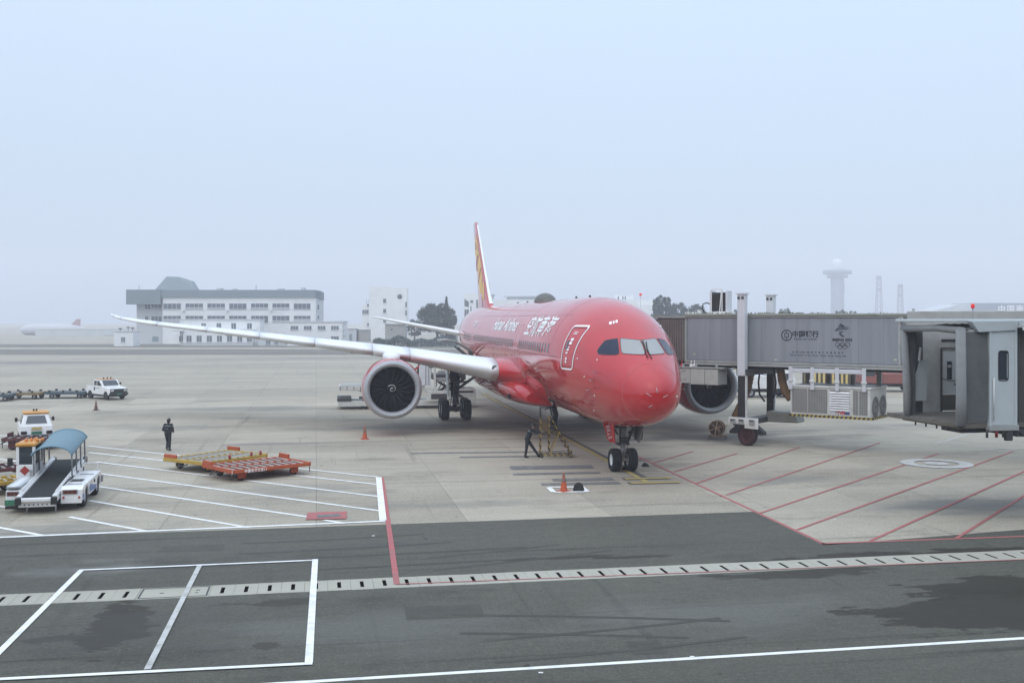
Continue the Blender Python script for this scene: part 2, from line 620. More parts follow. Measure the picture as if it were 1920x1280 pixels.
aspots = [(G(180, 1065), 3.0, 1.6, 0.5, (0.22, 0.215, 0.20), 0.35, 0, 0.7), (G(700, 1180), 7, 3, 0.35, (0.16, 0.16, 0.15), 0.4, 0, 0.5), (G(1300, 1150), 8, 3, 0.35, (0.17, 0.17, 0.155), 0.4, 0, 0.4),
          (G(1850, 1140), 5.6, 2.8, 0.88, WET, 0.42, 0.13, 0.8), (G(1900, 1098), 5.0, 1.5, 0.88, WET, 0.40, 0.12, 1.1), (G(1500, 1075), 4.5, 0.9, 0.8, WET, 0.48, 0.10, 1.5),
          (G(1700, 1042), 9, 1.0, 0.9, WET, 0.42, 0.12, 0.9), (G(1180, 1044), 1.5, 0.3, 0.8, WET, 0.4, 0.10, 1.6),
          (G(1060, 1045), 2.6, 0.35, 0.7, WET, 0.45, 0.09, 1.4),
          (G(225, 1170), 1.1, 3.2, 0.85, WET, 0.42, 0.10, 1.6), (G(500, 1210), 0.7, 0.5, 0.6, WET, 0.55, 0.07, 2.0),
          (G(520, 1130), 2.2, 0.7, 0.6, WET, 0.55, 0.07, 1.6), (G(110, 1195), 1.2, 0.6, 0.6, WET, 0.5, 0.07, 1.5),
          (G(400, 1060), 8, 1.2, 0.5, (0.05, 0.05, 0.048), 0.4, 0, 0.6), (G(700, 1025), 5, 0.8, 0.5, (0.06, 0.058, 0.055), 0.4, 0, 0.6),
          (G(250, 1180), 4, 3, 0.35, (0.06, 0.06, 0.055), 0.35, 0, 0.8)]
ASPH = ground_mat('asphalt', (0.041, 0.040, 0.032), (0.139, 0.134, 0.107), 0.72, streak=0.5, fine=1.0, grime=0.8, spots=aspots)
DRAINC = ground_mat('drain_concrete', (0.27, 0.255, 0.21), (0.47, 0.45, 0.385), 0.8)
JOINT = mat('joint_sealant', (0.16, 0.155, 0.145), rough=0.9, scale=0.5)
GRASS = ground_mat('winter_verge', (0.11, 0.10, 0.08), (0.23, 0.215, 0.185), 0.95)
GREEN = ground_mat('green_verge', (0.10, 0.13, 0.09), (0.20, 0.24, 0.18), 0.95)

XM, Y0, Y1 = 900.0, -24.0, 1420.0
mb = MB(); mb.poly([(-XM, Y0, -0.14), (XM, Y0, -0.14), (XM, Y1, -0.14), (-XM, Y1, -0.14)])
struct('ground', mb, JOINT)

UA, UB, VA, VB, SL = -30.0, 65.0, 30.0, 95.0, 5.0
far = MB()
far.poly([UV(-1000, VB), UV(1000, VB), UV(1000, 1500), UV(-1000, 1500)])
far.poly([UV(-1000, VA), UV(UA, VA), UV(UA, VB), UV(-1000, VB)])
far.poly([UV(UB, VA), UV(1000, VA), UV(1000, VB), UV(UB, VB)])
# keep it inside the haze: clip to the ground's rectangle
bmf = bmesh.new()
for f in far.f:
    bmf.faces.new([bmf.verts.new(far.v[i]) for i in f])
for co, no in (((XM, 0, 0), (1, 0, 0)), ((-XM, 0, 0), (-1, 0, 0)), ((0, Y1, 0), (0, 1, 0))):
    bmesh.ops.bisect_plane(bmf, geom=bmf.verts[:] + bmf.edges[:] + bmf.faces[:], plane_co=co, plane_no=no, clear_outer=True)
me = bpy.data.meshes.new('apron'); bmf.to_mesh(me); bmf.free(); me.materials.append(CONCF)
apron = bpy.data.objects.new('apron', me); COL.objects.link(apron); apron['kind'] = 'structure'

mb = MB(); g = 0.0045
mb.box((SL / 2, SL / 2, -0.05), (SL - 2 * g, SL - 2 * g, 0.10))
slab_me = mb.mesh('concrete_slab', CONC, bevel=0.003)
nu, nv = int((UB - UA) / SL), int((VB - VA) / SL)
for i in range(nu):
    for j in range(nv):
        p = UV(UA + i * SL, VA + j * SL)
        o = inst(slab_me, 'concrete_slab', apron, (p.x, p.y, random.uniform(-0.003, 0.002)), (0, 0, PHI))

# service road: two sheets of asphalt with the drain between them
VD0, VD1 = 27.02, 28.10
def uvz(p, z): return Vector((p.x, p.y, z))
road = MB()
road.poly([UV(-560, -26 + 0), UV(560, -26), UV(560, VD0), UV(-560, VD0)])
c1, c2, c3 = G(1412, 959), G(1545, 1022), G(1925, 992)
vv = 35.25
road.poly([UV(-560, VD1), UV(560, VD1), UV(560, c3.dot(V)), c3, c2, c1, UV(-560, vv)])
road.v = [uvz(p, 0.006) for p in road.v]
bmf = bmesh.new()
for f in road.f:
    bmf.faces.new([bmf.verts.new(road.v[i]) for i in f])
for co, no in (((XM, 0, 0), (1, 0, 0)), ((-XM, 0, 0), (-1, 0, 0)), ((0, Y0, 0), (0, -1, 0))):
    bmesh.ops.bisect_plane(bmf, geom=bmf.verts[:] + bmf.edges[:] + bmf.faces[:], plane_co=co, plane_no=no, clear_outer=True)
bmesh.ops.recalc_face_normals(bmf, faces=bmf.faces)
me = bpy.data.meshes.new('service_road'); bmf.to_mesh(me); bmf.free(); me.materials.append(ASPH)
rd = bpy.data.objects.new('service_road', me); COL.objects.link(rd); rd['kind'] = 'structure'

# drain: concrete covers, each with a slot through it
mb = MB(); mb.poly([UV(-40, VD0, -0.13), UV(40, VD0, -0.13), UV(40, VD1, -0.13), UV(-40, VD1, -0.13)])
drain = struct('drainage_channel', mb, BLACK)
PITCH = 0.576
w, dpt = PITCH - 0.006, VD1 - VD0
def cover_mesh(slot):
    mb = MB()
    a0, a1, s0, s1 = -w / 2, w / 2, -0.048, 0.048
    t0, t1 = -0.30, 0.30
    d0, d1 = -dpt / 2, dpt / 2
    for (x0, x1, y0, y1) in ((a0, s0, d0, d1), (s1, a1, d0, d1), (s0, s1, d0, t0), (s0, s1, t1, d1)):
        if slot: mb.bx(x0, x1, y0, y1, -0.11, 0.012)
    if not slot: mb.bx(a0, a1, d0, d1, -0.11, 0.012)
    if slot:  # near-black lining closes the slot: dirt plus the pit's shade painted in
        e = 0.003
        for q in ([(s0 + e, t0, .004), (s0 + e, t1, .004), (s0 + e, t1, -.1), (s0 + e, t0, -.1)], [(s1 - e, t0, .004), (s1 - e, t1, .004), (s1 - e, t1, -.1), (s1 - e, t0, -.1)],
                  [(s0, t0 + e, .004), (s1, t0 + e, .004), (s1, t0 + e, -.1), (s0, t0 + e, -.1)], [(s0, t1 - e, .004), (s1, t1 - e, .004), (s1, t1 - e, -.1), (s0, t1 - e, -.1)],
                  [(s0, t0, -.1), (s1, t0, -.1), (s1, t1, -.1), (s0, t1, -.1)]):
            mb.poly(q, mi=1)
    return mb.mesh('drain_cover', [DRAINC, mat('slot_grime_and_shade', (0.012, 0.011, 0.010), rough=0.95)])
cv = cover_mesh(True)
kh = round(G(312, 1113).dot(U) / PITCH); u_hatch = kh * PITCH
k0 = int(-26 / PITCH)
for k in range(k0, int(34 / PITCH)):
    u = k * PITCH
    if abs(k - kh) <= 1: continue
    p = UV(u, (VD0 + VD1) / 2)
    inst(cv, 'drain_cover', drain, (p.x, p.y, random.uniform(-0.003, 0.003)), (0, 0, PHI + random.uniform(-0.004, 0.004)))
mb = MB()                                         # access hatch in the drain
mb.bx(-1.5 * PITCH + 0.004, 1.5 * PITCH - 0.004, -dpt / 2, dpt / 2, -0.11, 0.010)
h = mb.build('drain_hatch', DRAINC, drain, bevel=0.008); h.location = UV(u_hatch, (VD0 + VD1) / 2); h.rotation_euler = (0, 0, PHI)
mb = MB()
for s in (-1, 1):
    mb.bx(s * 0.80 - 0.02, s * 0.80 + 0.02, -0.46, 0.46, 0.008, 0.017); mb.bx(-0.775, 0.775, s * 0.46 - 0.02, s * 0.46 + 0.02, 0.008, 0.016)
mb.bx(-0.35, -0.25, -0.05, -0.02, 0.008, 0.018); mb.bx(0.5, 0.6, 0.1, 0.13, 0.008, 0.018); mb.bx(0.5, 0.58, -0.15, -0.12, 0.008, 0.018)
q = mb.build('hatch_frame', DSTEEL, drain); q.location = UV(u_hatch, (VD0 + VD1) / 2); q.rotation_euler = (0, 0, PHI)

# ------------------------------------------------------------------ painted markings
PW = mat('white_road_paint', (0.80, 0.80, 0.78), rough=0.7, var=0.08, scale=3, dirt=0.55, dirt_col=(0.40, 0.39, 0.36), dscale=2.2)
PWW = mat('worn_white_paint', (0.50, 0.50, 0.48), rough=0.8, var=0.15, scale=3, dirt=0.7, dirt_col=(0.20, 0.20, 0.195), dscale=2.5)
PR = mat('red_road_paint', (0.40, 0.12, 0.12), rough=0.75, var=0.2, scale=2, dirt=0.8, dirt_col=(0.28, 0.16, 0.15), dscale=1.5)
PY = mat('yellow_road_paint', (0.50, 0.39, 0.13), rough=0.75, var=0.15, scale=2, dirt=0.6, dirt_col=(0.25, 0.22, 0.14), dscale=1.5)
PG = mat('grey_road_paint', (0.14, 0.14, 0.135), rough=0.8, var=0.2, scale=5, dirt=0.8, dirt_col=(0.27, 0.265, 0.25), dscale=3)
PGD = mat('dark_line_border', (0.10, 0.095, 0.085), rough=0.8, var=0.2, scale=5, dirt=0.6, dirt_col=(0.25, 0.24, 0.22), dscale=3)


def strip(mb, a, b, w, z, w2=None):
    a, b = uvz(a, z), uvz(b, z)
    d = (b - a); n = Vector((-d.y, d.x, 0)).normalized()
    w2 = w if w2 is None else w2
    k = max(1, int(d.length / 2.0))
    for i in range(k):
        t0, t1 = i / k, (i + 1) / k
        wa, wb = w + (w2 - w) * t0, w + (w2 - w) * t1
        mb.poly([a + d * t0 - n * wa / 2, a + d * t1 - n * wb / 2, a + d * t1 + n * wb / 2, a + d * t0 + n * wa / 2])


def marking(name, segs, m, z):
    mb = MB()
    for k, s in enumerate(segs):
        strip(mb, G(*s[0]), G(*s[1]), s[2], z)
    return struct(name, mb, m)


Z1, Z2, Z3 = 0.012, 0.017, 0.022
# equipment bay on the left: diagonals, side line and base line
dg = [((165, 837), (712, 897)), ((150, 843), (712, 909)), ((150, 861), (715, 930)), ((10, 862), (300, 900)), ((20, 875), (716, 958)),
      ((-30, 845), (80, 858)), ((-40, 890), (580, 969)), ((608, 975), (650, 980)), ((-40, 920), (467, 989)), ((110, 966), (276, 996)), ((-60, 978), (82, 1004))]
dg = [((166, 836), (708, 894)), ((166, 848), (708, 908)), ((182, 866), (712, 931)), ((182, 887), (716, 958)), ((185, 912), (578, 969)),
      ((165, 938), (467, 989)), ((130, 969), (276, 996)), ((-40, 982), (82, 1004)), ((608, 975), (648, 981)),
      ((-30, 813), (60, 822)), ((-30, 828), (45, 836)), ((-30, 857), (60, 868)), ((-30, 944), (12, 951))]
marking('bay_hatch_lines', [(a, b, 0.17) for a, b in dg], PW, Z1)
marking('bay_base_line', [((-150, 1014), (722, 977), 0.20)], PW, Z2)
marking('bay_side_line', [((710, 895), (718, 976), 0.24)], PW, Z3)
marking('red_limit_line', [((716, 895), (744, 1096), 0.16)], PR, Z1 + 0.008)
marking('red_drain_line', [((742, 1096), (1960, 1048), 0.06)], PR, Z1 + 0.012)
# vehicle box in the foreground
marking('vehicle_box_sides', [((0, 1222), (152, 1070), 0.15), ((591, 1049), (579, 1243), 0.16), ((-150, 1373), (0, 1222), 0.15)], PW, 0.024)
marking('vehicle_box_ends', [((148, 1070), (595, 1051), 0.13), ((-150, 1282), (586, 1245), 0.15)], PW, 0.029)
marking('vehicle_box_divider', [((374, 1062), (276, 1257), 0.13)], PWW, 0.034)
marking('lane_line', [((300, 1295), (1960, 1194), 0.15)], PW, Z1)
# red hatched no-parking area on the right
marking('red_area_outline', [((1188, 852), (1546, 1020), 0.12), ((1538, 1019), (1960, 1004), 0.13)], PR, Z1)
hl = [((1265, 884), (1382, 850)), ((1307, 906), (1500, 838)), ((1362, 928), (1650, 830)), ((1425, 962), (1760, 850)), ((1495, 993), (1900, 846)),
      ((1632, 1014), (1960, 866)), ((1792, 1010), (1980, 892)), ((1225, 868), (1300, 846)), ((1700, 815), (1590, 840))]
marking('red_area_hatching', [(a, b, 0.11) for a, b in hl[:8]], PR, Z2)
# nose wheel lead-in line with its dark border
marking('lead_in_border', [((905, 738), (1210, 898), 0.46)], PGD, Z1)
marking('lead_in_line', [((905, 738), (1215, 905), 0.22)], PY, Z2)
marking('stop_bar_borders', [((1168, 898), (1254, 896), 0.55), ((1178, 906), (1272, 904), 0.55)], PGD, Z2 + 0.004)
marking('stop_bars', [((1172, 898), (1258, 896), 0.30), ((1182, 906), (1275, 904), 0.30)], PY, Z3 + 0.003)
marking('old_stop_marks', [((957, 877), (1112, 875), 1.15), ((962, 889), (1125, 886), 0.55), ((1036, 900), (1150, 898), 0.66), ((1015, 908), (1162, 905), 0.60),
                           ((770, 850), (1060, 846), 0.42), ((862, 857), (1015, 855), 0.42), ((1146, 884), (1165, 884), 0.2)], PG, Z1)
mb = MB()
qa, qb, qc, qd = G(1029, 914), G(1090, 913), G(1101, 922), G(1038, 923)
for a, b in ((qa, qb), (qb, qc), (qc, qd), (qd, qa)): strip(mb, a, b, 0.22, Z3)
mb.v = [p + Vector((0, 0, 0.0004 * (i // 4))) for i, p in enumerate(mb.v)]
struct('white_equipment_box', mb, PW)
mb = MB(); strip(mb, G(575, 968), G(650, 966), 1.35, Z2 + 0.008)
struct('red_number_panel', mb, PR)
mb = MB(); strip(mb, G(594, 969), G(638, 966.5), 0.55, Z2 + 0.012); struct('red_panel_scrub', mb, PG)
# wheel parking ring and white chevrons under the second bridge
c = G(1756, 869)
mb = MB()
rings = []
for rr in (1.0, 1.62):
    rings.append([c + Vector((rr * math.cos(2 * math.pi * i / 48), rr * math.sin(2 * math.pi * i / 48), Z3)) for i in range(49)])
mb.grid(rings)
rings = [[c + Vector((rr * math.cos(2 * math.pi * i / 48), rr * math.sin(2 * math.pi * i / 48), Z3)) for i in range(49)] for rr in (0.0, 0.55)]
mb.grid(rings)
struct('wheel_parking_ring', mb, PWW)
marking('white_bridge_hatching', [((1752, 832), (1880, 795), 0.13), ((1752, 834), (1960, 846), 0.11), ((1775, 826), (1960, 836), 0.11), ((1800, 819), (1960, 828), 0.11),
                                  ((1822, 813), (1960, 820), 0.11), ((1840, 807), (1960, 813), 0.11), ((1860, 801), (1960, 806), 0.11)], PWW, Z1)
marking('yellow_taxi_dashes', [((78, 697), (122, 696), 0.5), ((150, 694), (200, 693), 0.4)], PY, Z2)
marking('far_stand_line', [((-30, 722), (170, 722), 0.16), ((240, 720), (640, 717), 0.16)], PWW, Z1)

# repairs, cracks and tyre marks on the service road and apron
PATCH = ground_mat('asphalt_repair', (0.034, 0.034, 0.029), (0.100, 0.098, 0.080), 0.78, fine=1.0)
mb = MB()
for a, b, w_ in (((760, 1150), (905, 1144), 1.1), ((1180, 1215), (1240, 1213), 0.9), ((300, 1030), (420, 1026), 0.9)):
    strip(mb, G(*a), G(*b), w_, 0.0085)
struct('asphalt_repairs', mb, PATCH)
TYRE = mat('tyre_mark_rubber', (0.062, 0.060, 0.050), rough=0.85, var=0.2, scale=3, dirt=1.0, dirt_col=(0.085, 0.082, 0.066), dscale=1.4)
mb = MB(); rnd = random.Random(11)
for k in range(5):
    u0, v0 = rnd.uniform(-9, 6), rnd.choice((rnd.uniform(20.5, 25.5), rnd.uniform(28.6, 32.0))); a0 = rnd.uniform(-0.25, 0.25); cv0 = rnd.uniform(-0.03, 0.03)
    for off in (0.0, 1.45):
        p_ = UV(u0, v0 + off); a = PHI + a0
        pts = [p_]
        for i in range(rnd.randint(6, 14)):
            a += cv0; p_ = p_ + Vector((math.cos(a), math.sin(a), 0)) * 0.7; pts.append(p_)
        for i in range(len(pts) - 1):
            v_ = pts[i].dot(V)
            if (v_ < 26.9 or 28.2 < v_ < 35) and pts[i + 1].x < 5 and i < 9: strip(mb, pts[i], pts[i + 1], 0.15, 0.0100 + 0.0004 * k + (0.0002 if off else 0))
struct('tyre_marks', mb, TYRE)
mb = MB()
for (x_, y_) in ((1014, 1262), (1565, 975), (1014, 861), (700, 1005), (1298, 1232)):
    p_ = G(x_, y_); mb.box((p_.x, p_.y, 0.02), (0.09, 0.05, 0.012))
lt = struct('paper_scraps', mb, PW); lt['kind'] = 'stuff'; lt['label'] = 'a few small white scraps lying on the ground'

# far verges, taxiway edge
def xband(name, m, y0, y1, x0, x1, z):
    mb = MB(); mb.poly([(x0, y0, z), (x1, y0, z), (x1, y1, z), (x0, y1, z)]); return struct(name, mb, m)
xband('verge', GRASS, 200, 236, -560, 20, 0.03)
xband('far_verge', GRASS, 252, 282, -420, 420, 0.03)
xband('green_bank', GREEN, 246, 251, -36, 4, 0.05)

# the terminal the picture is taken from: its front stands behind the viewpoint and darkens the light from there
mb = MB()
mb.hexa([UV(-58, -12, 0), UV(58, -12, 0), UV(58, -6, 0), UV(-58, -6, 0)], [UV(-58, -12, 16), UV(58, -12, 16), UV(58, -6, 16), UV(-58, -6, 16)])
struct('terminal_front', mb, mat('terminal_glass_front', (0.10, 0.11, 0.12), rough=0.3, var=0.1, scale=0.2))

# ================================================================== the airliner
# local frame: x to the aircraft's left (right in the photo), y aft, z up; origin under the nose wheels
AC_LOC, AC_RZ = Vector((4.95, 47.6, 0)), R(8.9)
plane = thing('airliner', 'big red twin-engine passenger jet parked nose towards the viewer', 'airliner', AC_LOC, AC_RZ)
ACM = Matrix.Translation(AC_LOC) @ Matrix.Rotation(AC_RZ, 4, 'Z')
ACI = ACM.inverted()
NG = 5.6                      # nose gear behind the nose tip
FN = [0.0, 0.04, 0.15, 0.4, 0.8, 1.3, 2.0, 3.0, 4.0, 5.0, 6.5, 8, 10, 11.5, 42, 45, 48, 51, 54, 57, 60, 62, 62.6]
FT = [3.72, 4.00, 4.23, 4.50, 4.80, 5.10, 5.48, 6.04, 6.56, 7.00, 7.45, 7.70, 7.86, 7.88, 7.88, 7.88, 7.86, 7.82, 7.72, 7.5, 7.1, 6.65, 6.35]
FB = [3.72, 3.42, 3.20, 2.96, 2.74, 2.57, 2.40, 2.24, 2.12, 2.03, 1.96, 1.94, 1.94, 1.94, 1.94, 2.15, 2.6, 3.2, 3.95, 4.7, 5.4, 5.9, 6.15]
FW = [0.0, 0.28, 0.51, 0.81, 1.07, 1.30, 1.55, 1.86, 2.12, 2.35, 2.62, 2.75, 2.85, 2.885, 2.885, 2.86, 2.75, 2.5, 2.1, 1.6, 1.0, 0.45, 0.12]
_t = [math.sqrt(n / 62.6) for n in FN]
_tt = np.linspace(0, 1, 4001)
_tab = [pchip(_t, q, _tt) for q in (FT, FB, FW)]
def fsec(n):
    t = math.sqrt(max(0, min(62.6, n)) / 62.6) * 4000
    i = min(3999, int(t)); f = t - i
    return tuple(float(q[i] * (1 - f) + q[i + 1] * f) for q in _tab)

NS, NR = 130, 72
rows = []
for k in range(NS + 1):
    t = (k / NS)
    t = t * (1.15 - 0.15 * t)          # a little denser at the tail end
    t = min(1, t)
    zt, zb, w = float(pchip(_t, FT, [t])[0]), float(pchip(_t, FB, [t])[0]), float(pchip(_t, FW, [t])[0])
    n = t * t * 62.6
    zm, hh = (zt + zb) / 2, (zt - zb) / 2
    rows.append([Vector((w * math.cos(2 * math.pi * i / NR), n - NG, zm + hh * math.sin(2 * math.pi * i / NR))) for i in range(NR)])
mb = MB(); mb.grid(rows, closed=True)
fus_v, fus_f = list(mb.v), list(mb.f)
fuselage = mb.build('fuselage', RED, plane)
BVH = BVHTree.FromPolygons([tuple(p) for p in fus_v], fus_f)
CAM_L = ACI @ Vector((0, 0, CAM_H))


def hit(px, py, off=0.01):
    """where a sight line through a photo pixel meets the fuselage (local frame)"""
    d = (ACI.to_3x3() @ (at(px, py, 50.0) - Vector((0, 0, CAM_H)))).normalized()
    loc, nor, i, dist = BVH.ray_cast(CAM_L, d)
    if loc is None: return None
    if nor.dot(d) > 0: nor = -nor
    return loc + nor * off


def S(y, z, side=-1, off=0.012):
    """fuselage skin at station y (from nose gear), height z; side -1 = aircraft's right"""
    zt, zb, w = fsec(y + NG)
    zm, hh = (zt + zb) / 2, (zt - zb) / 2
    q = max(-0.999, min(0.999, (z - zm) / hh))
    a = math.asin(q)
    n = Vector((math.cos(a) / max(w, 0.01), 0, math.sin(a) / max(hh, 0.01))).normalized()
    return Vector((side * (w * math.cos(a) + n.x * off), y, z + n.z * off))


def ring_path(pts, closed=True):
    return pts + pts[:1] if closed else pts


LINE = mat('panel_gap', (0.20, 0.012, 0.016), rough=0.6)
PALE = mat('white_livery', (0.86, 0.85, 0.84), rough=0.35, var=0.05)
LGREY = mat('light_grey_part', (0.5, 0.5, 0.5), rough=0.5)


def strip_on(pts, nrm_fn, w, name, m, parent):
    pass


def ribbon(path, w, off_fn):
    """flat ribbon following a closed path of (y, z) on the skin"""
    n = len(path)
    inner, outer = [], []
    for i in range(n):
        p0, p1, p2 = path[i - 1], path[i], path[(i + 1) % n]
        d = Vector((p2[0] - p0[0], p2[1] - p0[1])).normalized()
        nn = Vector((-d.y, d.x))
        inner.append(off_fn(p1[0] + nn.x * w / 2, p1[1] + nn.y * w / 2))
        outer.append(off_fn(p1[0] - nn.x * w / 2, p1[1] - nn.y * w / 2))
    return inner + inner[:1], outer + outer[:1]


def rrect(y0, y1, z0, z1, r, k=5, m=10):
    pts = []
    for (cy, cz, a0) in ((y1 - r, z1 - r, 0), (y0 + r, z1 - r, 90), (y0 + r, z0 + r, 180), (y1 - r, z0 + r, 270)):
        for i in range(k + 1):
            a = R(a0 + 90 * i / k)
            pts.append((cy + r * math.cos(a), cz + r * math.sin(a)))
    out = []
    for i in range(len(pts)):
        a, b = pts[i], pts[(i + 1) % len(pts)]
        L_ = math.hypot(b[0] - a[0], b[1] - a[1])
        q = max(1, int(L_ / 0.15))
        for j in range(q):
            out.append((a[0] + (b[0] - a[0]) * j / q, a[1] + (b[1] - a[1]) * j / q))
    return out


def skin_patch(y0, y1, z0, z1, side, off, ny=4, nz=6, r=None):
    return [[S(y0 + (y1 - y0) * i / ny, z0 + (z1 - z0) * j / nz, side, off) for i in range(ny + 1)] for j in range(nz + 1)]


# doors: outline, handle marks
def cabin_door(yc, wd, z0, z1, side, marks=True):
    mb = MB()
    a, b = ribbon(rrect(yc - wd / 2, yc + wd / 2, z0, z1, 0.16), 0.075, lambda y, z: S(y, z, side, 0.016))
    mb.grid([a, b], smooth=True)
    d = mb.build('door_outline', PALE, fuselage)
    mb = MB()
    a, b = ribbon(rrect(yc - wd / 2 + 0.08, yc + wd / 2 - 0.08, z0 + 0.08, z1 - 0.08, 0.12), 0.022, lambda y, z: S(y, z, side, 0.014))
    mb.grid([a, b]); mb.build('door_gap', LINE, fuselage)
    if marks:
        for (dy, dz, h_, w_) in ((0.0, 1.62, 0.03, 0.34), (0.02, 1.55, 0.03, 0.34), (0.0, 1.30, 0.12, 0.26), (0.02, 1.14, 0.12, 0.26), (0.05, 0.96, 0.04, 0.2),
                                 (0.08, 0.86, 0.08, 0.24), (0.08, 0.72, 0.10, 0.10), (0.16, 0.70, 0.04, 0.22), (0.08, 0.46, 0.10, 0.16), (0.09, 0.32, 0.12, 0.14)):
            mb = MB(); mb.grid(skin_patch(yc + dy - w_ / 2, yc + dy + w_ / 2, z0 + dz - h_ / 2, z0 + dz + h_ / 2, side, 0.018, 2, 2))
            mb.build('door_marking', PALE, fuselage)
    if marks:
        mb = MB(); mb.grid(skin_patch(yc + 0.22, yc + 0.42, z0 + 0.85, z0 + 1.25, side, 0.014, 2, 3)); mb.build('door_window', GLASS, fuselage)

cabin_door(0.25, 1.32, 4.56, 6.46, -1)
cabin_door(0.25, 1.32, 4.56, 6.46, 1)
for yy in (12.35, 33.5):
    for sd in (-1, 1):
        mb = MB()
        a, b = ribbon(rrect(yy - 0.6, yy + 0.6, 4.5, 6.45, 0.16), 0.05, lambda y, z: S(y, z, sd, 0.016))
        mb.grid([a, b]); mb.build('door_outline', mat('faint_livery', (0.55, 0.30, 0.30), rough=0.4), fuselage)

# cabin windows
for sd in (-1, 1):
    y = 3.4
    while y < 39:
        if abs(y - 12.35) > 0.85 and abs(y - 33.5) > 0.85:
            mb = MB()
            pts = rrect(-0.14, 0.14, -0.235, 0.235, 0.11, 3, 1)
            cc = S(y, 5.40, sd, 0.010)
            mb.v = [cc] + [S(y + p[0], 5.40 + p[1], sd, 0.010) for p in pts]
            n = len(pts)
            mb.f = [(0, 1 + i, 1 + (i + 1) % n) for i in range(n)]; mb.s = [True] * n; mb.m = [0] * n
            mb.build('cabin_window', mat('cabin_window_glass', (0.10, 0.10, 0.10), rough=0.12, var=0.2), fuselage)
        y += 0.61

# cockpit windows
CW = mat('cockpit_glass', (0.016, 0.02, 0.045), rough=0.10, var=0.2, scale=1.0, spec=0.3)
CWF = mat('cockpit_glass_front', (0.30, 0.30, 0.29), rough=0.12, var=0.15, scale=0.8, spec=0.8)
FRAME = mat('window_frame', (0.055, 0.05, 0.05), rough=0.4)
pane_side = [(1120.5, 657), (1127, 648), (1134.5, 639), (1145, 636.5), (1158, 635), (1161, 662), (1156, 665), (1139, 665), (1123, 664)]
pane_front = [(1163, 637), (1165.5, 634.6), (1184, 636.2), (1200, 638), (1205, 649), (1209, 661), (1207, 665), (1188, 664.2), (1169, 663), (1165.5, 659)]
def dense(poly, step=3.0):
    out = []
    for i in range(len(poly)):
        a, b = poly[i], poly[(i + 1) % len(poly)]
        k = max(1, int(math.hypot(b[0] - a[0], b[1] - a[1]) / step))
        out += [(a[0] + (b[0] - a[0]) * j / k, a[1] + (b[1] - a[1]) * j / k) for j in range(k)]
    return out
def pane(poly, m, mirror):
    poly = dense(poly)
    cx, cy = sum(p[0] for p in poly) / len(poly), sum(p[1] for p in poly) / len(poly)
    def ring(k, off):
        q = []
        for p in poly:
            h_ = hit(cx + (p[0] - cx) * k, cy + (p[1] - cy) * k, off)
            q.append(Vector((-h_.x, h_.y, h_.z)) if mirror else h_)
        return q
    rows = [ring(k, 0.012) for k in (0.01, 0.35, 0.7, 1.0)]
    mb = MB(); mb.grid(rows, closed=True)
    pn = mb.build('cockpit_window', m, fuselage)
    mb = MB(); mb.grid([ring(0.985, 0.017), ring(1.035, 0.017)], closed=True)
    mb.build('window_frame', FRAME, fuselage)
for mir in (False, True):
    pane(pane_side, CW, mir)
    pane(pane_front, CWF, mir)

# wipers, radome joint, lightning strips, ports
for pts in ([(1205, 640), (1209, 652), (1211, 664), (1215, 672)], [(1211, 642), (1213, 654), (1217, 665), (1222, 673)]):
    mb = MB(); mb.tube([hit(x, y, 0.045) for x, y in pts], 0.022, 6); mb.build('wiper', BLACK, fuselage)
def ring_at(n, off=0.006, k=64):
    zt, zb, w = fsec(n); zm, hh = (zt + zb) / 2, (zt - zb) / 2
    return [Vector(((w + off) * math.cos(2 * math.pi * i / k), n - NG, zm + (hh + off) * math.sin(2 * math.pi * i / k))) for i in range(k + 1)]
RJ = mat('radome_joint', (0.52, 0.16, 0.16), rough=0.5)
mb = MB(); mb.tube(ring_at(1.12, 0.0), 0.011, 6); mb.build('radome_joint', RJ, fuselage)
for a, b in (((1231, 727), (1232.5, 737)), ((1212, 737), (1221.5, 743)), ((1216, 764), (1223, 759)), ((1243, 745), (1252, 740))):
    mb = MB(); mb.tube([hit(a[0] + (b[0] - a[0]) * t, a[1] + (b[1] - a[1]) * t, 0.006) for t in (0, 0.5, 1)], 0.012, 5)
    mb.build('lightning_strip', LGREY, fuselage)
for (x, y, s) in ((1082, 671, 1.2), (1119, 673.5, 1.2), (1114, 740, 1.3), (1113, 768, 1.5), (1095, 705, 1.2), (1268, 742, 1.5)):
    mb = MB(); p = hit(x, y, 0.008)
    p2, p3, p4 = hit(x + s * 1.2, y - s, 0.008), hit(x + s * 1.2, y + s * 1.6, 0.008), hit(x - s * 0.6, y + s * 1.4, 0.008)
    if all((p, p2, p3, p4)):
        mb.poly([p, p2, p3, p4]); mb.build('static_port', PALE, fuselage)
mb = MB()
for x0, x1, y in ((1142, 1147, 604), (1149, 1152, 602.5), (1154, 1158, 601)):
    mb.poly([hit(x0, y, 0.012), hit(x1, y - 1.5, 0.012), hit(x1 + 0.5, y + 3.5, 0.012), hit(x0 + 0.5, y + 5, 0.012)])
mb.build('crown_decal', PALE, fuselage)
for yy, w_ in ((2.9, 0.3), (10.8, 0.3), (21.5, 0.4), (30.2, 0.4)):      # skin joints round the barrel
    mb = MB(); mb.tube(ring_at(yy + NG, -0.004), 0.010, 5); mb.build('skin_joint', LINE, fuselage)
mb = MB(); mb.tube([S(1.5 + i * 1.0, 5.05, -1, 0.0) for i in range(38)], 0.012, 5); mb.build('skin_joint', LINE, fuselage)

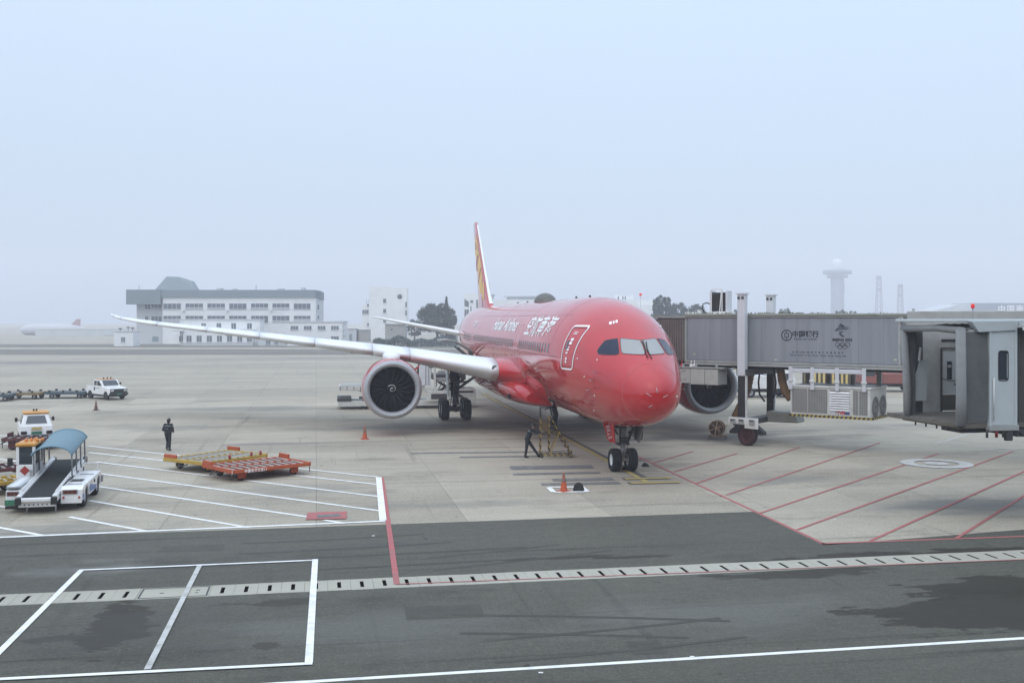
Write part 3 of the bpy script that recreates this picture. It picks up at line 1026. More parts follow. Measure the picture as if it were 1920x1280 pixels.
for zz, ya, yb in ((3.3, -2.0, 10.0), (6.95, 1.5, 36.0), (4.2, 13.0, 33.0)):
    for sd in (-1, 1):
        mb = MB(); k_ = int((yb - ya) / 0.8); mb.tube([S(ya + (yb - ya) * i / k_, zz, sd, -0.002) for i in range(k_ + 1)], 0.008, 5); mb.build('skin_joint', LINE, fuselage)
for (ya, yb, za, zb_) in ((-1.9, -1.3, 3.1, 3.6), (1.6, 2.3, 2.9, 3.3), (3.2, 4.6, 2.55, 3.2), (5.6, 6.2, 3.4, 3.8), (-2.9, -2.4, 3.9, 4.3), (7.6, 8.6, 2.7, 3.3)):
    for sd in (-1, 1):
        mb = MB(); a, b = ribbon(rrect(ya, yb, za, zb_, 0.06, 3), 0.016, lambda y, z: S(y, z, sd, 0.006)); mb.grid([a, b]); mb.build('access_panel', LINE, fuselage)
# probes and angle-of-attack vanes below the cockpit windows
for sd in (-1, 1):
    for (yy, zz) in ((-2.6, 4.55), (-2.35, 4.2), (-2.0, 3.8)):
        p_ = S(yy, zz, sd, 0.0); q_ = S(yy, zz, sd, 0.16)
        mb = MB(); mb.bar(p_, q_, 0.05, 0.02); mb.bar(q_, q_ + Vector((0, -0.22, 0)), 0.03); mb.build('air_data_probe', STEEL, fuselage)
# soot-dark drain streaks under the belly line
for (yy, zz, ln) in ((4.6, 2.30, 1.4), (6.4, 2.25, 1.8), (8.1, 2.35, 1.2), (2.7, 2.35, 0.9), (9.3, 2.3, 1.2)):
    mb = MB(); mb.grid([[S(yy + ln * i / 8, zz - 0.02 - 0.03 * math.sin(i), -1, 0.007) for i in range(9)], [S(yy + ln * i / 8, zz + 0.10 * (1 - i / 9) + 0.02 * math.sin(i * 2), -1, 0.007) for i in range(9)]])
    mb.build('drain_streak', mat('drain_stain', (0.17, 0.02, 0.022), rough=0.5, var=0.4, scale=4), fuselage)

# lettering on the right flank
def flank(y_mid, z_base, kx=1.0):
    """lettering laid on the curved flank by arc length"""
    def fn(x, t):
        y = y_mid - x * kx
        zt, zb, w = fsec(y + NG); zm, hh = (zt + zb) / 2, (zt - zb) / 2
        a = math.asin((z_base - zm) / hh) + t / hh
        return S(y, zm + hh * math.sin(a), -1, 0.016)
    return fn
lettering('空航南海', flank(7.2, 6.02, 1.38), PALE, fuselage, size=1.26, bold=0.024, shear=0.10, cuts=10, spacing=1.06)
lettering('Hainan Airlines', flank(18.7, 6.08, 1.24), PALE, fuselage, size=1.22, bold=0.028, shear=0.15, cuts=10, spacing=1.03)
marks(5, flank(33.6, 6.2), 0.42, 0.45, PALE, fuselage, 'registration_mark')

# crown antennas
mb = MB()
rows = []
for i in range(13):
    t = i / 12
    hgt = 0.50 * math.sin(math.pi * min(1, t * 1.0)) ** 0.55 if 0 < t < 1 else 0.0
    rows.append([Vector((0.62 * math.cos(R(a)) * (0.5 + 0.5 * math.sin(math.pi * t) ** 0.5), 17.3 + 2.9 * t, 7.82 + (hgt + 0.06) * math.sin(R(a)))) for a in range(0, 181, 15)])
mb.grid(rows); mb.build('satellite_antenna_dome', mat('grey_green_dome', (0.11, 0.11, 0.095), rough=0.55), fuselage)
for yy in (6.2, 9.4, 25.0, 29.0):
    mb = MB(); mb.hexa([(-0.02, yy, 7.80), (0.02, yy, 7.80), (0.02, yy + 0.45, 7.84), (-0.02, yy + 0.45, 7.84)],
                       [(-0.015, yy + 0.15, 7.98), (0.015, yy + 0.15, 7.98), (0.015, yy + 0.5, 7.98), (-0.015, yy + 0.5, 7.98)])
    mb.build('blade_antenna', BLACK, fuselage)

# wing-to-body fairing
n_ = [10.6, 11.2, 12.2, 14, 16.5, 20, 25, 29, 32, 34, 35.2]
w_ = [2.55, 2.80, 3.02, 3.22, 3.35, 3.40, 3.40, 3.3, 3.05, 2.7, 2.3]
b_ = [2.15, 1.98, 1.86, 1.76, 1.70, 1.68, 1.68, 1.72, 1.82, 1.95, 2.1]
t_ = [2.9, 3.25, 3.55, 3.75, 3.9, 4.0, 4.0, 3.9, 3.7, 3.4, 3.1]
rows = []
for k in range(41):
    y = n_[0] + (n_[-1] - n_[0]) * k / 40
    w, zb, zt = [float(pchip(n_, q, [y])[0]) for q in (w_, b_, t_)]
    zm, hh = (zb + zt) / 2, (zt - zb) / 2
    r_ = []
    for i in range(48):
        a = 2 * math.pi * i / 48
        c_, s_ = math.cos(a), math.sin(a)
        r_.append(Vector((w * math.copysign(abs(c_) ** 0.75, c_), y, zm + hh * math.copysign(abs(s_) ** 0.8, s_))))
    rows.append(r_)
mb = MB(); mb.grid(rows, closed=True, caps=True)
fairing = mb.build('belly_fairing', RED, plane)
mb = MB(); mb.box((-3.13, 13.1, 2.42), (0.12, 0.42, 0.30), Matrix.Rotation(R(-20), 3, 'Y')); mb.build('ram_air_inlet', BLACK, fairing, bevel=0.03)
mb = MB(); mb.box((3.13, 13.1, 2.42), (0.12, 0.42, 0.30), Matrix.Rotation(R(20), 3, 'Y')); mb.build('ram_air_inlet', BLACK, fairing, bevel=0.03)
# wing root glove: lofted fillet from the fuselage side out to the wing leading edge
def airfoil(k, up):
    """thickness distribution 0..1 along chord"""
    return 5 * (0.2969 * math.sqrt(k) - 0.1260 * k - 0.3516 * k * k + 0.2843 * k**3 - 0.1036 * k**4)
XC = [0, 0.004, 0.012, 0.03, 0.06, 0.1, 0.16, 0.25, 0.37, 0.5, 0.65, 0.8, 0.92, 1.0]
WR = [2.3, 3.6, 5.5, 9.5, 15, 21, 25.2, 27.4, 28.9, 29.7, 30.0]
WY = [12.7, 14.1, 15.7, 18.7, 22.5, 26.7, 29.7, 32.0, 34.9, 37.6, 39.2]
WC = [12.8, 11.4, 10.0, 7.9, 6.1, 4.4, 3.25, 2.55, 1.75, 1.0, 0.3]
WZ = [3.60, 3.80, 4.10, 4.70, 5.32, 5.98, 6.42, 6.70, 6.95, 7.14, 7.26]
WT = [0.135, 0.13, 0.125, 0.115, 0.108, 0.10, 0.098, 0.095, 0.09, 0.085, 0.08]
WI = [4.0, 4.0, 3.6, 2.8, 2.0, 1.2, 0.6, 0.3, 0, 0, 0]


_wr = np.linspace(2.3, 30.0, 2000)
_wtab = [pchip(WR, q, _wr) for q in (WY, WC, WZ, WT, WI)]
def wing_point(r, xc, up, sgn, off=0.0, curves=None):
    y0, c, z0, th, inc = [float(np.interp(r, _wr, q)) for q in _wtab]
    t = airfoil(xc, up) * th
    zc = t * (1.0 if up > 0 else -0.86) + 0.02 * math.sin(math.pi * xc) - 0.010 * xc
    yy, zz = xc * c, zc * c + (off if up > 0 else -off)
    a = R(inc)
    return Vector((sgn * r, y0 + yy * math.cos(a) + zz * math.sin(a) - (off if xc < 0.01 else 0), z0 - yy * math.sin(a) + zz * math.cos(a)))


def wing_loop(r, sgn, xmax=1.0, off=0.0):
    xs = [x for x in XC if x <= xmax]
    up = [wing_point(r, x, 1, sgn, off) for x in reversed(xs)]
    lo = [wing_point(r, x, -1, sgn, off) for x in xs[1:]]
    return up + lo


def make_wing(sgn):
    name = 'wing'
    rr = [2.3, 3.0, 3.6, 4.5, 5.5, 7, 8.3, 9.5, 11, 13, 15, 17, 19, 21, 23, 25.2, 26.3, 27.4, 28.2, 28.9, 29.3, 29.7, 29.9, 30.0]
    mb = MB(); mb.grid([wing_loop(r, sgn) for r in rr], closed=True)
    mb.add(wing_loop(30.0, sgn), [tuple(range(2 * len(XC) - 1))])
    wg = mb.build(name, WINGGREY, plane)
    # slats in bare metal, each its own panel
    for (r0, r1) in ((3.55, 8.35), (8.42, 10.55), (10.62, 14.1), (14.16, 17.7), (17.76, 21.3), (21.36, 24.9), (24.96, 28.0), (28.02, 29.85)):
        k = max(3, int((r1 - r0) / 0.6))
        mb = MB()
        rows = [wing_loop(r0 + (r1 - r0) * i / k, sgn, 0.16 if r0 < 24 else 0.25, 0.014) for i in range(k + 1)]
        mb.grid(rows)
        for rw in (rows[0], rows[-1]):
            mb.poly(rw)
        mb.build('slat', SILVER, wg)
    # landing light in the root leading edge
    p = wing_point(3.75, 0.012, 1, sgn, 0.02)
    mb = MB(); mb.lathe([(0.0, -0.05), (0.10, -0.05), (0.16, -0.02), (0.18, 0.02), (0.17, 0.10)], p + Vector((0, -0.03, -0.12)), (0, 1, 0.25), 16)
    mb.build('landing_light', glass('lamp_glass', (0.08, 0.08, 0.08), 0.08), wg)
    # flap track fairings
    for r in (6.6, 11.8, 16.2, 20.4):
        q = wing_point(r, 0.80, -1, sgn)
        c = float(pchip(WR, WC, [r])[0])
        mb = MB(); mb.sphere(q + Vector((0, 0.16 * c, 0.02)), (0.17, 0.26 * c, 0.20), 12, 10); mb.build('flap_track_fairing', WINGGREY, wg)
    return wg
wing_r = make_wing(-1)
wing_l = make_wing(1)

# root gloves in red: two faceted panels between belly, fuselage and slat end
for sgn in (-1, 1):
    mb = MB()
    rows = []
    for k in range(9):
        t = k / 8
        r = 2.45 + (3.56 - 2.45) * t
        base = wing_loop(max(2.3, r), sgn, 0.25, 0.03 + 0.10 * math.sin(math.pi * (1 - t) * 0.5))
        sh = (1 - t) ** 2 * 2.4
        rows.append([p + Vector((0, -sh * (1 - abs(2 * i / (len(base) - 1) - 1)) * 0.9, 0.05 * (1 - t))) for i, p in enumerate(base)])
    mb.grid(rows); mb.build('wing_root_glove', RED, plane)

# ------------------------------------------------------------------ engines
FANM = mat('fan_blade', (0.007, 0.007, 0.008), rough=0.42, metal=0.2, var=0.2)
INNER = mat('inlet_liner', (0.045, 0.047, 0.05), rough=0.55, metal=0.3, var=0.1)
ER, EY, EZ = 9.55, 15.1, 2.72


def make_engine(sgn):
    c = Vector((sgn * ER, EY, EZ))
    mb = MB()
    d = (0, 1, 0)
    mb.lathe([(1.665, 0.30), (1.71, 0.55), (1.755, 1.1), (1.765, 1.8), (1.74, 2.5), (1.66, 3.2), (1.50, 4.0), (1.47, 4.0), (1.44, 3.3)], c, d, 56)
    nac = mb.build('engine_nacelle', RED, plane)
    mb = MB()
    mb.lathe([(1.30, 0.42), (1.298, 0.30), (1.315, 0.18), (1.36, 0.08), (1.42, 0.02), (1.48, 0.0), (1.54, 0.02), (1.60, 0.10), (1.642, 0.20), (1.672, 0.33)], c, d, 56)
    mb.build('inlet_lip', LIP, nac)
    mb = MB(); mb.lathe([(1.302, 0.40), (1.33, 0.65), (1.40, 1.0), (1.42, 1.7)], c, d, 48); mb.build('inlet_liner', INNER, nac)
    mb = MB(); mb.lathe([(0.02, 1.55), (1.42, 1.56)], c, d, 40); mb.build('fan_back', BLACK, nac)
    # eighteen swept blades
    mb = MB()
    for i in range(9):
        t = i / 8
        r = 0.30 + 1.10 * t
        tw = R(28 + 36 * t)
        ch = 0.34 + 0.14 * math.sin(math.pi * t * 0.8)
        sw = 0.16 * math.sin(math.pi * t) - 0.10 * t
        yv = 1.22 - 0.06 * math.sin(math.pi * t)
        cx = sw
        p = []
        for s_, o in ((-0.5, 0), (-0.2, 0.018), (0.2, 0.018), (0.5, 0), (0.2, -0.012), (-0.2, -0.012)):
            x = cx + s_ * ch * math.sin(tw) * 0.9 + o * math.cos(tw)
            y = yv + s_ * ch * math.cos(tw) * 0.9
            p.append(Vector((x, y, r)))
        rows_ = [p] if i == 0 else rows_ + [p]
    mb.grid(rows_, closed=True)
    bl = mb.mesh('fan_blade', FANM)
    for i in range(18):
        a = 2 * math.pi * i / 18 + 0.1
        o = inst(bl, 'fan_blade', nac, c, (0, a, 0))
    mb = MB(); mb.lathe([(0.0, 0.62), (0.05, 0.64), (0.16, 0.78), (0.27, 1.0), (0.33, 1.2), (0.34, 1.4)], c, d, 28); mb.build('spinner', mat('spinner_black', (0.02, 0.02, 0.022), rough=0.35), nac)
    mb = MB(); row_a, row_b = [], []
    for i in range(31):
        t = i / 30
        a = -sgn * 0 + 1.0 + t * 2 * math.pi * 1.25
        r0 = 0.03 + 0.20 * t
        wv = 0.035 + 0.01 * t
        y_in = float(np.interp(r0, [0.0, 0.05, 0.16, 0.27, 0.33], [0.62, 0.64, 0.78, 1.0, 1.2])) - 0.012
        y_out = float(np.interp(r0 + wv, [0.0, 0.05, 0.16, 0.27, 0.33], [0.62, 0.64, 0.78, 1.0, 1.2])) - 0.012
        row_a.append(c + Vector((r0 * math.cos(a), y_in, r0 * math.sin(a))))
        row_b.append(c + Vector(((r0 + wv) * math.cos(a), y_out, (r0 + wv) * math.sin(a))))
    mb.grid([row_a, row_b]); mb.build('spinner_spiral', PALE, nac)
    mb = MB(); mb.lathe([(1.05, 3.2), (1.0, 4.0), (0.82, 4.9), (0.62, 5.4), (0.58, 5.4), (0.5, 4.8)], c, d, 32)
    mb.lathe([(0.44, 4.7), (0.40, 5.4), (0.22, 6.1), (0.02, 6.4)], c, d, 24); mb.build('core_nozzle', DSTEEL, nac)
    # strake on the inboard shoulder
    a = R(38)
    ib = -sgn
    q = c + Vector((ib * 1.72 * math.cos(a), 0.9, 1.72 * math.sin(a)))
    out = Vector((ib * math.cos(a), 0, math.sin(a)))
    mb = MB(); th = Vector((-out.z * 0.02, 0, out.x * 0.02))
    poly = [q - out * 0.05, q + out * 0.12 + Vector((0, 0.35, 0)), q + out * 0.42 + Vector((0, 1.1, 0)), q + out * 0.40 + Vector((0, 1.35, 0)), q - out * 0.05 + Vector((0, 1.4, 0))]
    mb.prism([p - th for p in poly], th * 2); mb.build('strake', RED, nac)
    # pylon: white front fairing between nacelle top and wing
    rows = []
    for (y, hw, z0, z1) in ((0.9, 0.10, 1.60, 1.78), (1.1, 0.42, 1.55, 2.02), (1.9, 0.52, 1.5, 2.15), (3.4, 0.46, 1.3, 2.05), (5.2, 0.36, 0.8, 1.95), (8.0, 0.22, 1.0, 1.7), (9.6, 0.06, 1.3, 1.55)):
        rows.append([c + Vector((hw * math.cos(2 * math.pi * i / 20), y, (z0 + z1) / 2 + (z1 - z0) / 2 * math.copysign(abs(math.sin(2 * math.pi * i / 20)) ** 0.6, math.sin(2 * math.pi * i / 20)))) for i in range(20)])
    mb = MB(); mb.grid(rows, closed=True, caps=True); mb.build('pylon', mat('white_pylon', (0.74, 0.75, 0.76), rough=0.35, var=0.05), nac)
    return nac
make_engine(-1)
make_engine(1)

# ------------------------------------------------------------------ tail
def fin_loop(z, y0, c, th):
    up = [Vector((airfoil(x, 1) * th * c, y0 + x * c, z)) for x in reversed(XC)]
    lo = [Vector((-airfoil(x, 1) * th * c, y0 + x * c, z)) for x in XC[1:]]
    return up + lo
FS = [(7.2, 41.6, 10.8, 0.075), (7.75, 42.6, 9.8, 0.08), (8.3, 43.6, 8.8, 0.08), (10.5, 46.5, 6.7, 0.08), (13, 49.6, 5.0, 0.08), (15.2, 52.3, 3.7, 0.08), (15.75, 53.1, 3.0, 0.075), (15.95, 53.8, 2.1, 0.06), (16.0, 54.4, 1.1, 0.05)]
def fin_at(z):
    zz = [s[0] for s in FS]
    return [float(pchip(zz, [s[i] for s in FS], [z])[0]) for i in (1, 2, 3)]
_fr = []
for _k in range(41):
    _z = 7.2 + 8.8 * _k / 40
    _fr.append(fin_loop(_z, *fin_at(_z)))
mb = MB(); mb.grid(_fr, closed=True); mb.poly(_fr[-1])
fin = mb.build('vertical_fin', RED, plane)
def fin_skin(z, x, side, off=0.012):
    y0, c, th = fin_at(z)
    return Vector((side * (airfoil(x, 1) * th * c + off), y0 + x * c, z))
rows = []
for k in range(35):
    z = 8.08 + (15.56 - 8.08) * k / 34
    y0, c, th = fin_at(z)
    xs = [0.020, 0.014, 0.008, 0.003, 0]
    row = [fin_skin(z, x, 1) for x in xs[:-1]] + [Vector((0, y0 - 0.014, z))] + [fin_skin(z, x, -1) for x in reversed(xs[:-1])]
    rows.append(row)
mb = MB(); mb.grid(rows); mb.build('fin_leading_edge', SILVER, fin)
GOLD = mat('gold_livery', (0.72, 0.45, 0.06), rough=0.35, var=0.15, scale=1)
CRIM = mat('dark_red_livery', (0.33, 0.03, 0.03), rough=0.35)
def fin_band(curve, side, m, off):
    """curve: list of (z, x_start, x_end) chord fractions"""
    mb = MB()
    mb.grid([[fin_skin(z, a + (b - a) * i / 6, side, off) for i in range(7)] for z, a, b in curve])
    mb.build('fin_livery_band', m, fin)
for sd in (-1, 1):
    fin_band([(9.0, 0.32, 0.50), (9.8, 0.22, 0.62), (10.8, 0.14, 0.66), (11.6, 0.12, 0.60), (12.3, 0.12, 0.85), (12.9, 0.2, 0.95)], sd, GOLD, 0.010)
    fin_band([(11.2, 0.70, 0.98), (12.1, 0.40, 0.98), (12.4, 0.22, 0.60), (12.6, 0.15, 0.40)], sd, CRIM, 0.016)
    fin_band([(12.75, 0.30, 0.98), (13.3, 0.2, 0.98), (13.8, 0.16, 0.75), (14.2, 0.2, 0.5), (14.5, 0.28, 0.40)], sd, GOLD, 0.020)
    fin_band([(13.2, 0.40, 0.75), (13.6, 0.36, 0.62), (13.9, 0.36, 0.48)], sd, CRIM, 0.026)
    fin_band([(8.4, 0.20, 0.30), (9.2, 0.14, 0.26), (10.0, 0.09, 0.15)], sd, GOLD, 0.014)
    fin_band([(10.0, 0.60, 0.75), (10.7, 0.30, 0.45), (11.3, 0.12, 0.22)], sd, CRIM, 0.024)

def make_stab(sgn):
    st = [(1.2, 47.8, 6.0, 5.35), (2.2, 48.6, 5.5, 5.50), (5.5, 51.3, 3.8, 6.15), (9.0, 54.1, 2.1, 6.83), (9.5, 54.8, 1.4, 6.93), (9.7, 55.6, 0.5, 6.97)]
    def lp(s, xmax=1.0, off=0.0):
        r, y0, c, z = s
        xs = [x for x in XC if x <= xmax]
        up = [Vector((sgn * r, y0 + x * c - (off if x == 0 else 0), z + airfoil(x, 1) * 0.095 * c + off)) for x in reversed(xs)]
        return up + [Vector((sgn * r, y0 + x * c, z - airfoil(x, 1) * 0.095 * c - off)) for x in xs[1:]]
    mb = MB(); mb.grid([lp(s) for s in st], closed=True); mb.poly(lp(st[-1]))
    o = mb.build('tailplane', WINGGREY, plane)
    mb = MB(); mb.grid([lp(s, 0.16, 0.010) for s in st[1:]]); mb.build('tailplane_leading_edge', SILVER, o)
make_stab(-1); make_stab(1)

# ------------------------------------------------------------------ open rear cargo door on the right side
y0, y1 = 33.2, 36.0
mb = MB()
rows = []
for j in range(9):
    t = j / 8
    a = R(-8 + 62 * t)
    px_, pz_ = -2.80 - 2.45 * t, 4.35 + 0.78 * math.sin(math.pi * 0.5 * t) + 0.15 * math.sin(math.pi * t)
    rows.append([(px_, y0), pz_])
up = [[Vector((r[0][0], yy, r[1] + 0.07)) for yy in (y0, (y0 + y1) / 2, y1)] for r in rows]
dn = [[Vector((r[0][0], yy, r[1] - 0.07)) for yy in (y0, (y0 + y1) / 2, y1)] for r in rows]
mb.grid(up); mb.grid(dn)
mb.grid([[u[0] for u in up], [d_[0] for d_ in dn]]); mb.grid([[u[2] for u in up], [d_[2] for d_ in dn]]); mb.grid([up[-1], dn[-1]], smooth=False)
cd = mb.build('cargo_door', [mat('cargo_door_inner', (0.30, 0.31, 0.30), rough=0.5, dirt=0.4)], plane)
mb = MB()
for yy in (y0 + 0.15, y1 - 0.15):
    mb.bar((-2.75, yy, 3.7), (-3.9, yy, 4.65), 0.08, 0.10)
mb.bar((-2.95, y0 + 0.1, 4.2), (-3.3, y0 + 0.1, 3.6), 0.2, 0.12); mb.build('door_actuator', DSTEEL, cd)
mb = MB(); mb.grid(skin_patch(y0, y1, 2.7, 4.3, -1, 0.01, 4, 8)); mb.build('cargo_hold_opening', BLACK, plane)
mb = MB(); a, b = ribbon(rrect(y0 - 0.06, y1 + 0.06, 2.64, 4.36, 0.12), 0.10, lambda y, z: S(y, z, -1, 0.03)); mb.grid([a, b]); mb.build('cargo_opening_frame', LINE, plane)

# ------------------------------------------------------------------ landing gear
def nose_gear():
    mb = MB()
    mb.cyl((0, 0.0, 0.51), (0, 0.0, 1.25), 0.085, 0.085, 16); mb.cyl((0, 0.0, 1.05), (0, 0.05, 2.35), 0.13, 0.15, 16)
    mb.cyl((-0.30, 0, 0.51), (0.30, 0, 0.51), 0.07, 0.07, 12)
    ng = mb.build('nose_gear', LGREY, plane)
    for sx in (-1, 1):
        wheel(ng, (sx * 0.365, 0, 0.515), (1, 0, 0), 0.515, 0.44, rim_mat=WHITE, rim=0.5)
    mb = MB()                     # torque links, braces, steering cylinders, hoses
    mb.bar((0, -0.02, 0.6), (0, -0.34, 0.95), 0.12, 0.05); mb.bar((0, -0.34, 0.95), (0, -0.06, 1.32), 0.12, 0.05); mb.build('torque_link', STEEL, ng)
    mb = MB()
    mb.bar((-0.16, -0.1, 1.25), (-0.35, -0.9, 2.3), 0.09); mb.bar((0.16, -0.1, 1.25), (0.35, -0.9, 2.3), 0.09); mb.bar((-0.2, -0.25, 1.5), (0.2, -0.25, 1.5), 0.07)
    mb.bar((-0.2, 0.1, 1.6), (-0.55, 0.1, 2.15), 0.06); mb.bar((0.2, 0.1, 1.6), (0.62, 0.1, 2.0), 0.05); mb.build('drag_brace', DSTEEL, ng)
    mb = MB()
    for s in (-1, 1):
        mb.cyl((s * 0.22, -0.12, 1.22), (s * 0.22, 0.3, 1.22), 0.07, seg=10); mb.tube([(s * 0.10, -0.14, 0.6), (s * 0.17, -0.25, 0.9), (s * 0.12, -0.2, 1.3), (s * 0.2, -0.15, 1.8)], 0.018, 6)
    mb.box((0, -0.16, 1.36), (0.42, 0.12, 0.14)); mb.build('steering_unit', DSTEEL, ng, bevel=0.01)
    for s in (-1, 1):
        mb = MB(); mb.lathe([(0.0, 0.0), (0.09, 0.0), (0.10, 0.03), (0.07, 0.12), (0.02, 0.15)], (s * 0.17, -0.24, 1.62), (0, 1, 0), 14); mb.build('taxi_light', mat('taxi_lamp', (0.7, 0.7, 0.66), rough=0.2), ng)
    # doors: the pair at the front, hanging open
    for s, m in ((-1, RED), (1, mat('door_inside_grey', (0.20, 0.20, 0.19), rough=0.6, dirt=0.4))):
        mb = MB()
        mb.hexa([(s * 0.52, -0.72, 1.32), (s * 0.58, -0.72, 1.32), (s * 0.58, 0.35, 1.50), (s * 0.52, 0.35, 1.50)],
                [(s * 0.66, -1.05, 2.25), (s * 0.72, -1.05, 2.25), (s * 0.72, 0.5, 2.22), (s * 0.66, 0.5, 2.22)])
        dr = mb.build('nose_gear_door', m, ng, bevel=0.02)
    # broad faces turned to the front, as the rear pair hangs
    mb = MB(); mb.prism([(-0.98, -0.32, 2.22), (-0.60, -0.32, 2.16), (-0.52, -0.32, 1.36), (-0.66, -0.32, 1.32), (-0.80, -0.32, 1.50)], (0, 0.05, 0)); rd_ = mb.build('nose_gear_door', RED, ng)
    mb = MB(); mb.prism([(0.46, -0.30, 1.42), (0.46, -0.30, 2.10), (0.88, -0.30, 2.16), (0.82, -0.30, 1.46), (0.74, -0.30, 1.38)][::-1], (0, 0.05, 0)); mb.build('nose_gear_door', DSTEEL, ng)
    marks(4, on_plane((-0.80, -0.335, 1.75), (0.22, 0, -1), (0.97, 0, 0.22)), 0.16, 0.15, PALE, rd_, 'registration_mark')
    mb = MB(); mb.bx(-0.55, 0.55, -0.7, 0.9, 2.0, 2.14); mb.build('gear_bay', BLACK, ng)
nose_gear()

def main_gear(sgn):
    x = sgn * 4.9; y = 25.83
    mb = MB()
    mb.cyl((x, y, 0.62), (x, y, 1.7), 0.15, 0.15, 16); mb.cyl((x, y, 1.5), (x, y - 0.1, 3.9), 0.28, 0.30, 18)
    mb.bar((x, y - 0.95, 0.68), (x, y + 0.95, 0.68), 0.22, 0.26)
    for dy in (-0.73, 0.73): mb.cyl((x - 0.5, y + dy, 0.69), (x + 0.5, y + dy, 0.69), 0.11, seg=12)
    g = mb.build('main_gear', DSTEEL, plane)
    for dy in (-0.73, 0.73):
        for dx in (-0.74, 0.74):
            wheel(g, (x + dx, y + dy, 0.69), (1, 0, 0), 0.69, 0.54, rim_mat=LGREY)
    mb = MB()
    mb.bar((x, y, 1.9), (x - sgn * 1.9, y + 0.2, 3.2), 0.17); mb.bar((x, y - 0.05, 2.4), (x - sgn * 0.9, y + 0.1, 2.55), 0.10); mb.bar((x, y, 1.8), (x, y + 1.6, 3.4), 0.14)
    mb.build('side_brace', DSTEEL, g)
    mb = MB(); mb.bar((x, y - 0.2, 1.0), (x, y - 0.55, 1.35), 0.2, 0.06); mb.bar((x, y - 0.55, 1.35), (x, y - 0.2, 1.8), 0.2, 0.06)
    for k in (-0.12, 0.12): mb.tube([(x + k, y - 0.2, 0.8), (x + k * 1.6, y - 0.4, 1.2), (x + k, y - 0.3, 1.8), (x + k, y - 0.28, 2.8)], 0.02, 6)
    mb.build('torque_link', STEEL, g)
    for k, (p_, q_, r_) in enumerate((((x + 0.3, y - 0.3, 3.6), (x - sgn * 0.5, y - 0.5, 2.5), 0.09), ((x - 0.35, y - 0.4, 3.7), (x - 0.25, y - 0.3, 2.1), 0.06), ((x, y + 0.5, 3.6), (x, y + 0.6, 1.0), 0.07))):
        mb = MB(); mb.cyl(p_, q_, r_, seg=10); mb.build('retraction_actuator', STEEL if k != 1 else DSTEEL, g)
    mb = MB(); mb.box((x, y - 0.38, 2.75), (0.5, 0.22, 0.5)); mb.box((x + 0.1, y - 0.42, 2.1), (0.3, 0.16, 0.3)); mb.build('hydraulic_block', DSTEEL, g, bevel=0.03)
    for k in range(5):
        mb = MB(); a_ = random.uniform(-0.3, 0.3); mb.tube([(x + a_, y - 0.45, 3.4), (x + a_ * 1.6, y - 0.62, 2.6), (x + a_ * 0.8, y - 0.5, 1.7), (x + a_ * 1.2, y - 0.6, 1.0)], 0.022, 6); mb.build('brake_hose', BLACK, g)
    mb = MB(); mb.hexa([(x + sgn * 0.42, y - 0.75, 1.55), (x + sgn * 0.47, y - 0.75, 1.55), (x + sgn * 0.47, y + 0.75, 1.55), (x + sgn * 0.42, y + 0.75, 1.55)],
                       [(x + sgn * 0.50, y - 0.9, 3.7), (x + sgn * 0.55, y - 0.9, 3.7), (x + sgn * 0.55, y + 0.9, 3.7), (x + sgn * 0.50, y + 0.9, 3.7)])
    mb.build('main_gear_door', WINGGREY, g)
main_gear(-1); main_gear(1)

# ================================================================== passenger boarding bridge (the one at the aircraft)
# local frame: x along the tunnel towards the terminal, y away from the viewer, z up
B1_LOC = Vector((9.75, 60.0, 0)); B1_RZ = math.atan2(-0.591, 0.807)
bridge = thing('boarding_bridge', 'grey boarding bridge with bank advertisement running up to the red jet', 'boarding bridge', B1_LOC, B1_RZ)
B1M = Matrix.Translation(B1_LOC) @ Matrix.Rotation(B1_RZ, 4, 'Z'); B1I = B1M.inverted()
def tp(px, py, y=0.0):
    """photo pixel -> point of the plane y = const of the bridge's own frame"""
    o = B1I @ Vector((0, 0, CAM_H)); d = (B1I.to_3x3() @ (at(px, py, 50) - Vector((0, 0, CAM_H))))
    t = (y - o.y) / d.y
    return o + d * t
TPAN = mat('tunnel_panel_grey', (0.27, 0.29, 0.315), rough=0.45, metal=0.15, var=0.16, scale=0.6, dirt=0.6, dirt_col=(0.175, 0.188, 0.20), dscale=1.1, stretch=(2.6, 1, 0.14))
TFRAME = mat('tunnel_frame_grey', (0.36, 0.37, 0.355), rough=0.5, var=0.1, dirt=0.45, dirt_col=(0.19, 0.19, 0.17), dscale=2.0)
TROOF = mat('tunnel_roof', (0.30, 0.31, 0.27), rough=0.8, var=0.2, scale=1.5, dirt=0.6, dirt_col=(0.16, 0.165, 0.11), dscale=0.9)
CABBR = mat('cab_brown', (0.155, 0.13, 0.12), rough=0.6, var=0.15, scale=1, dirt=0.3)
LW = 22.0                                   # tunnel length built
ZB, ZT = 4.48, 6.84
k0, TW = 0.0, 3.0
mb = MB(); mb.bx(0.0, 30.0, 0.06, TW - 0.06, ZB - 0.05, ZT + 0.02); tun = mb.build('tunnel', TPAN, bridge)
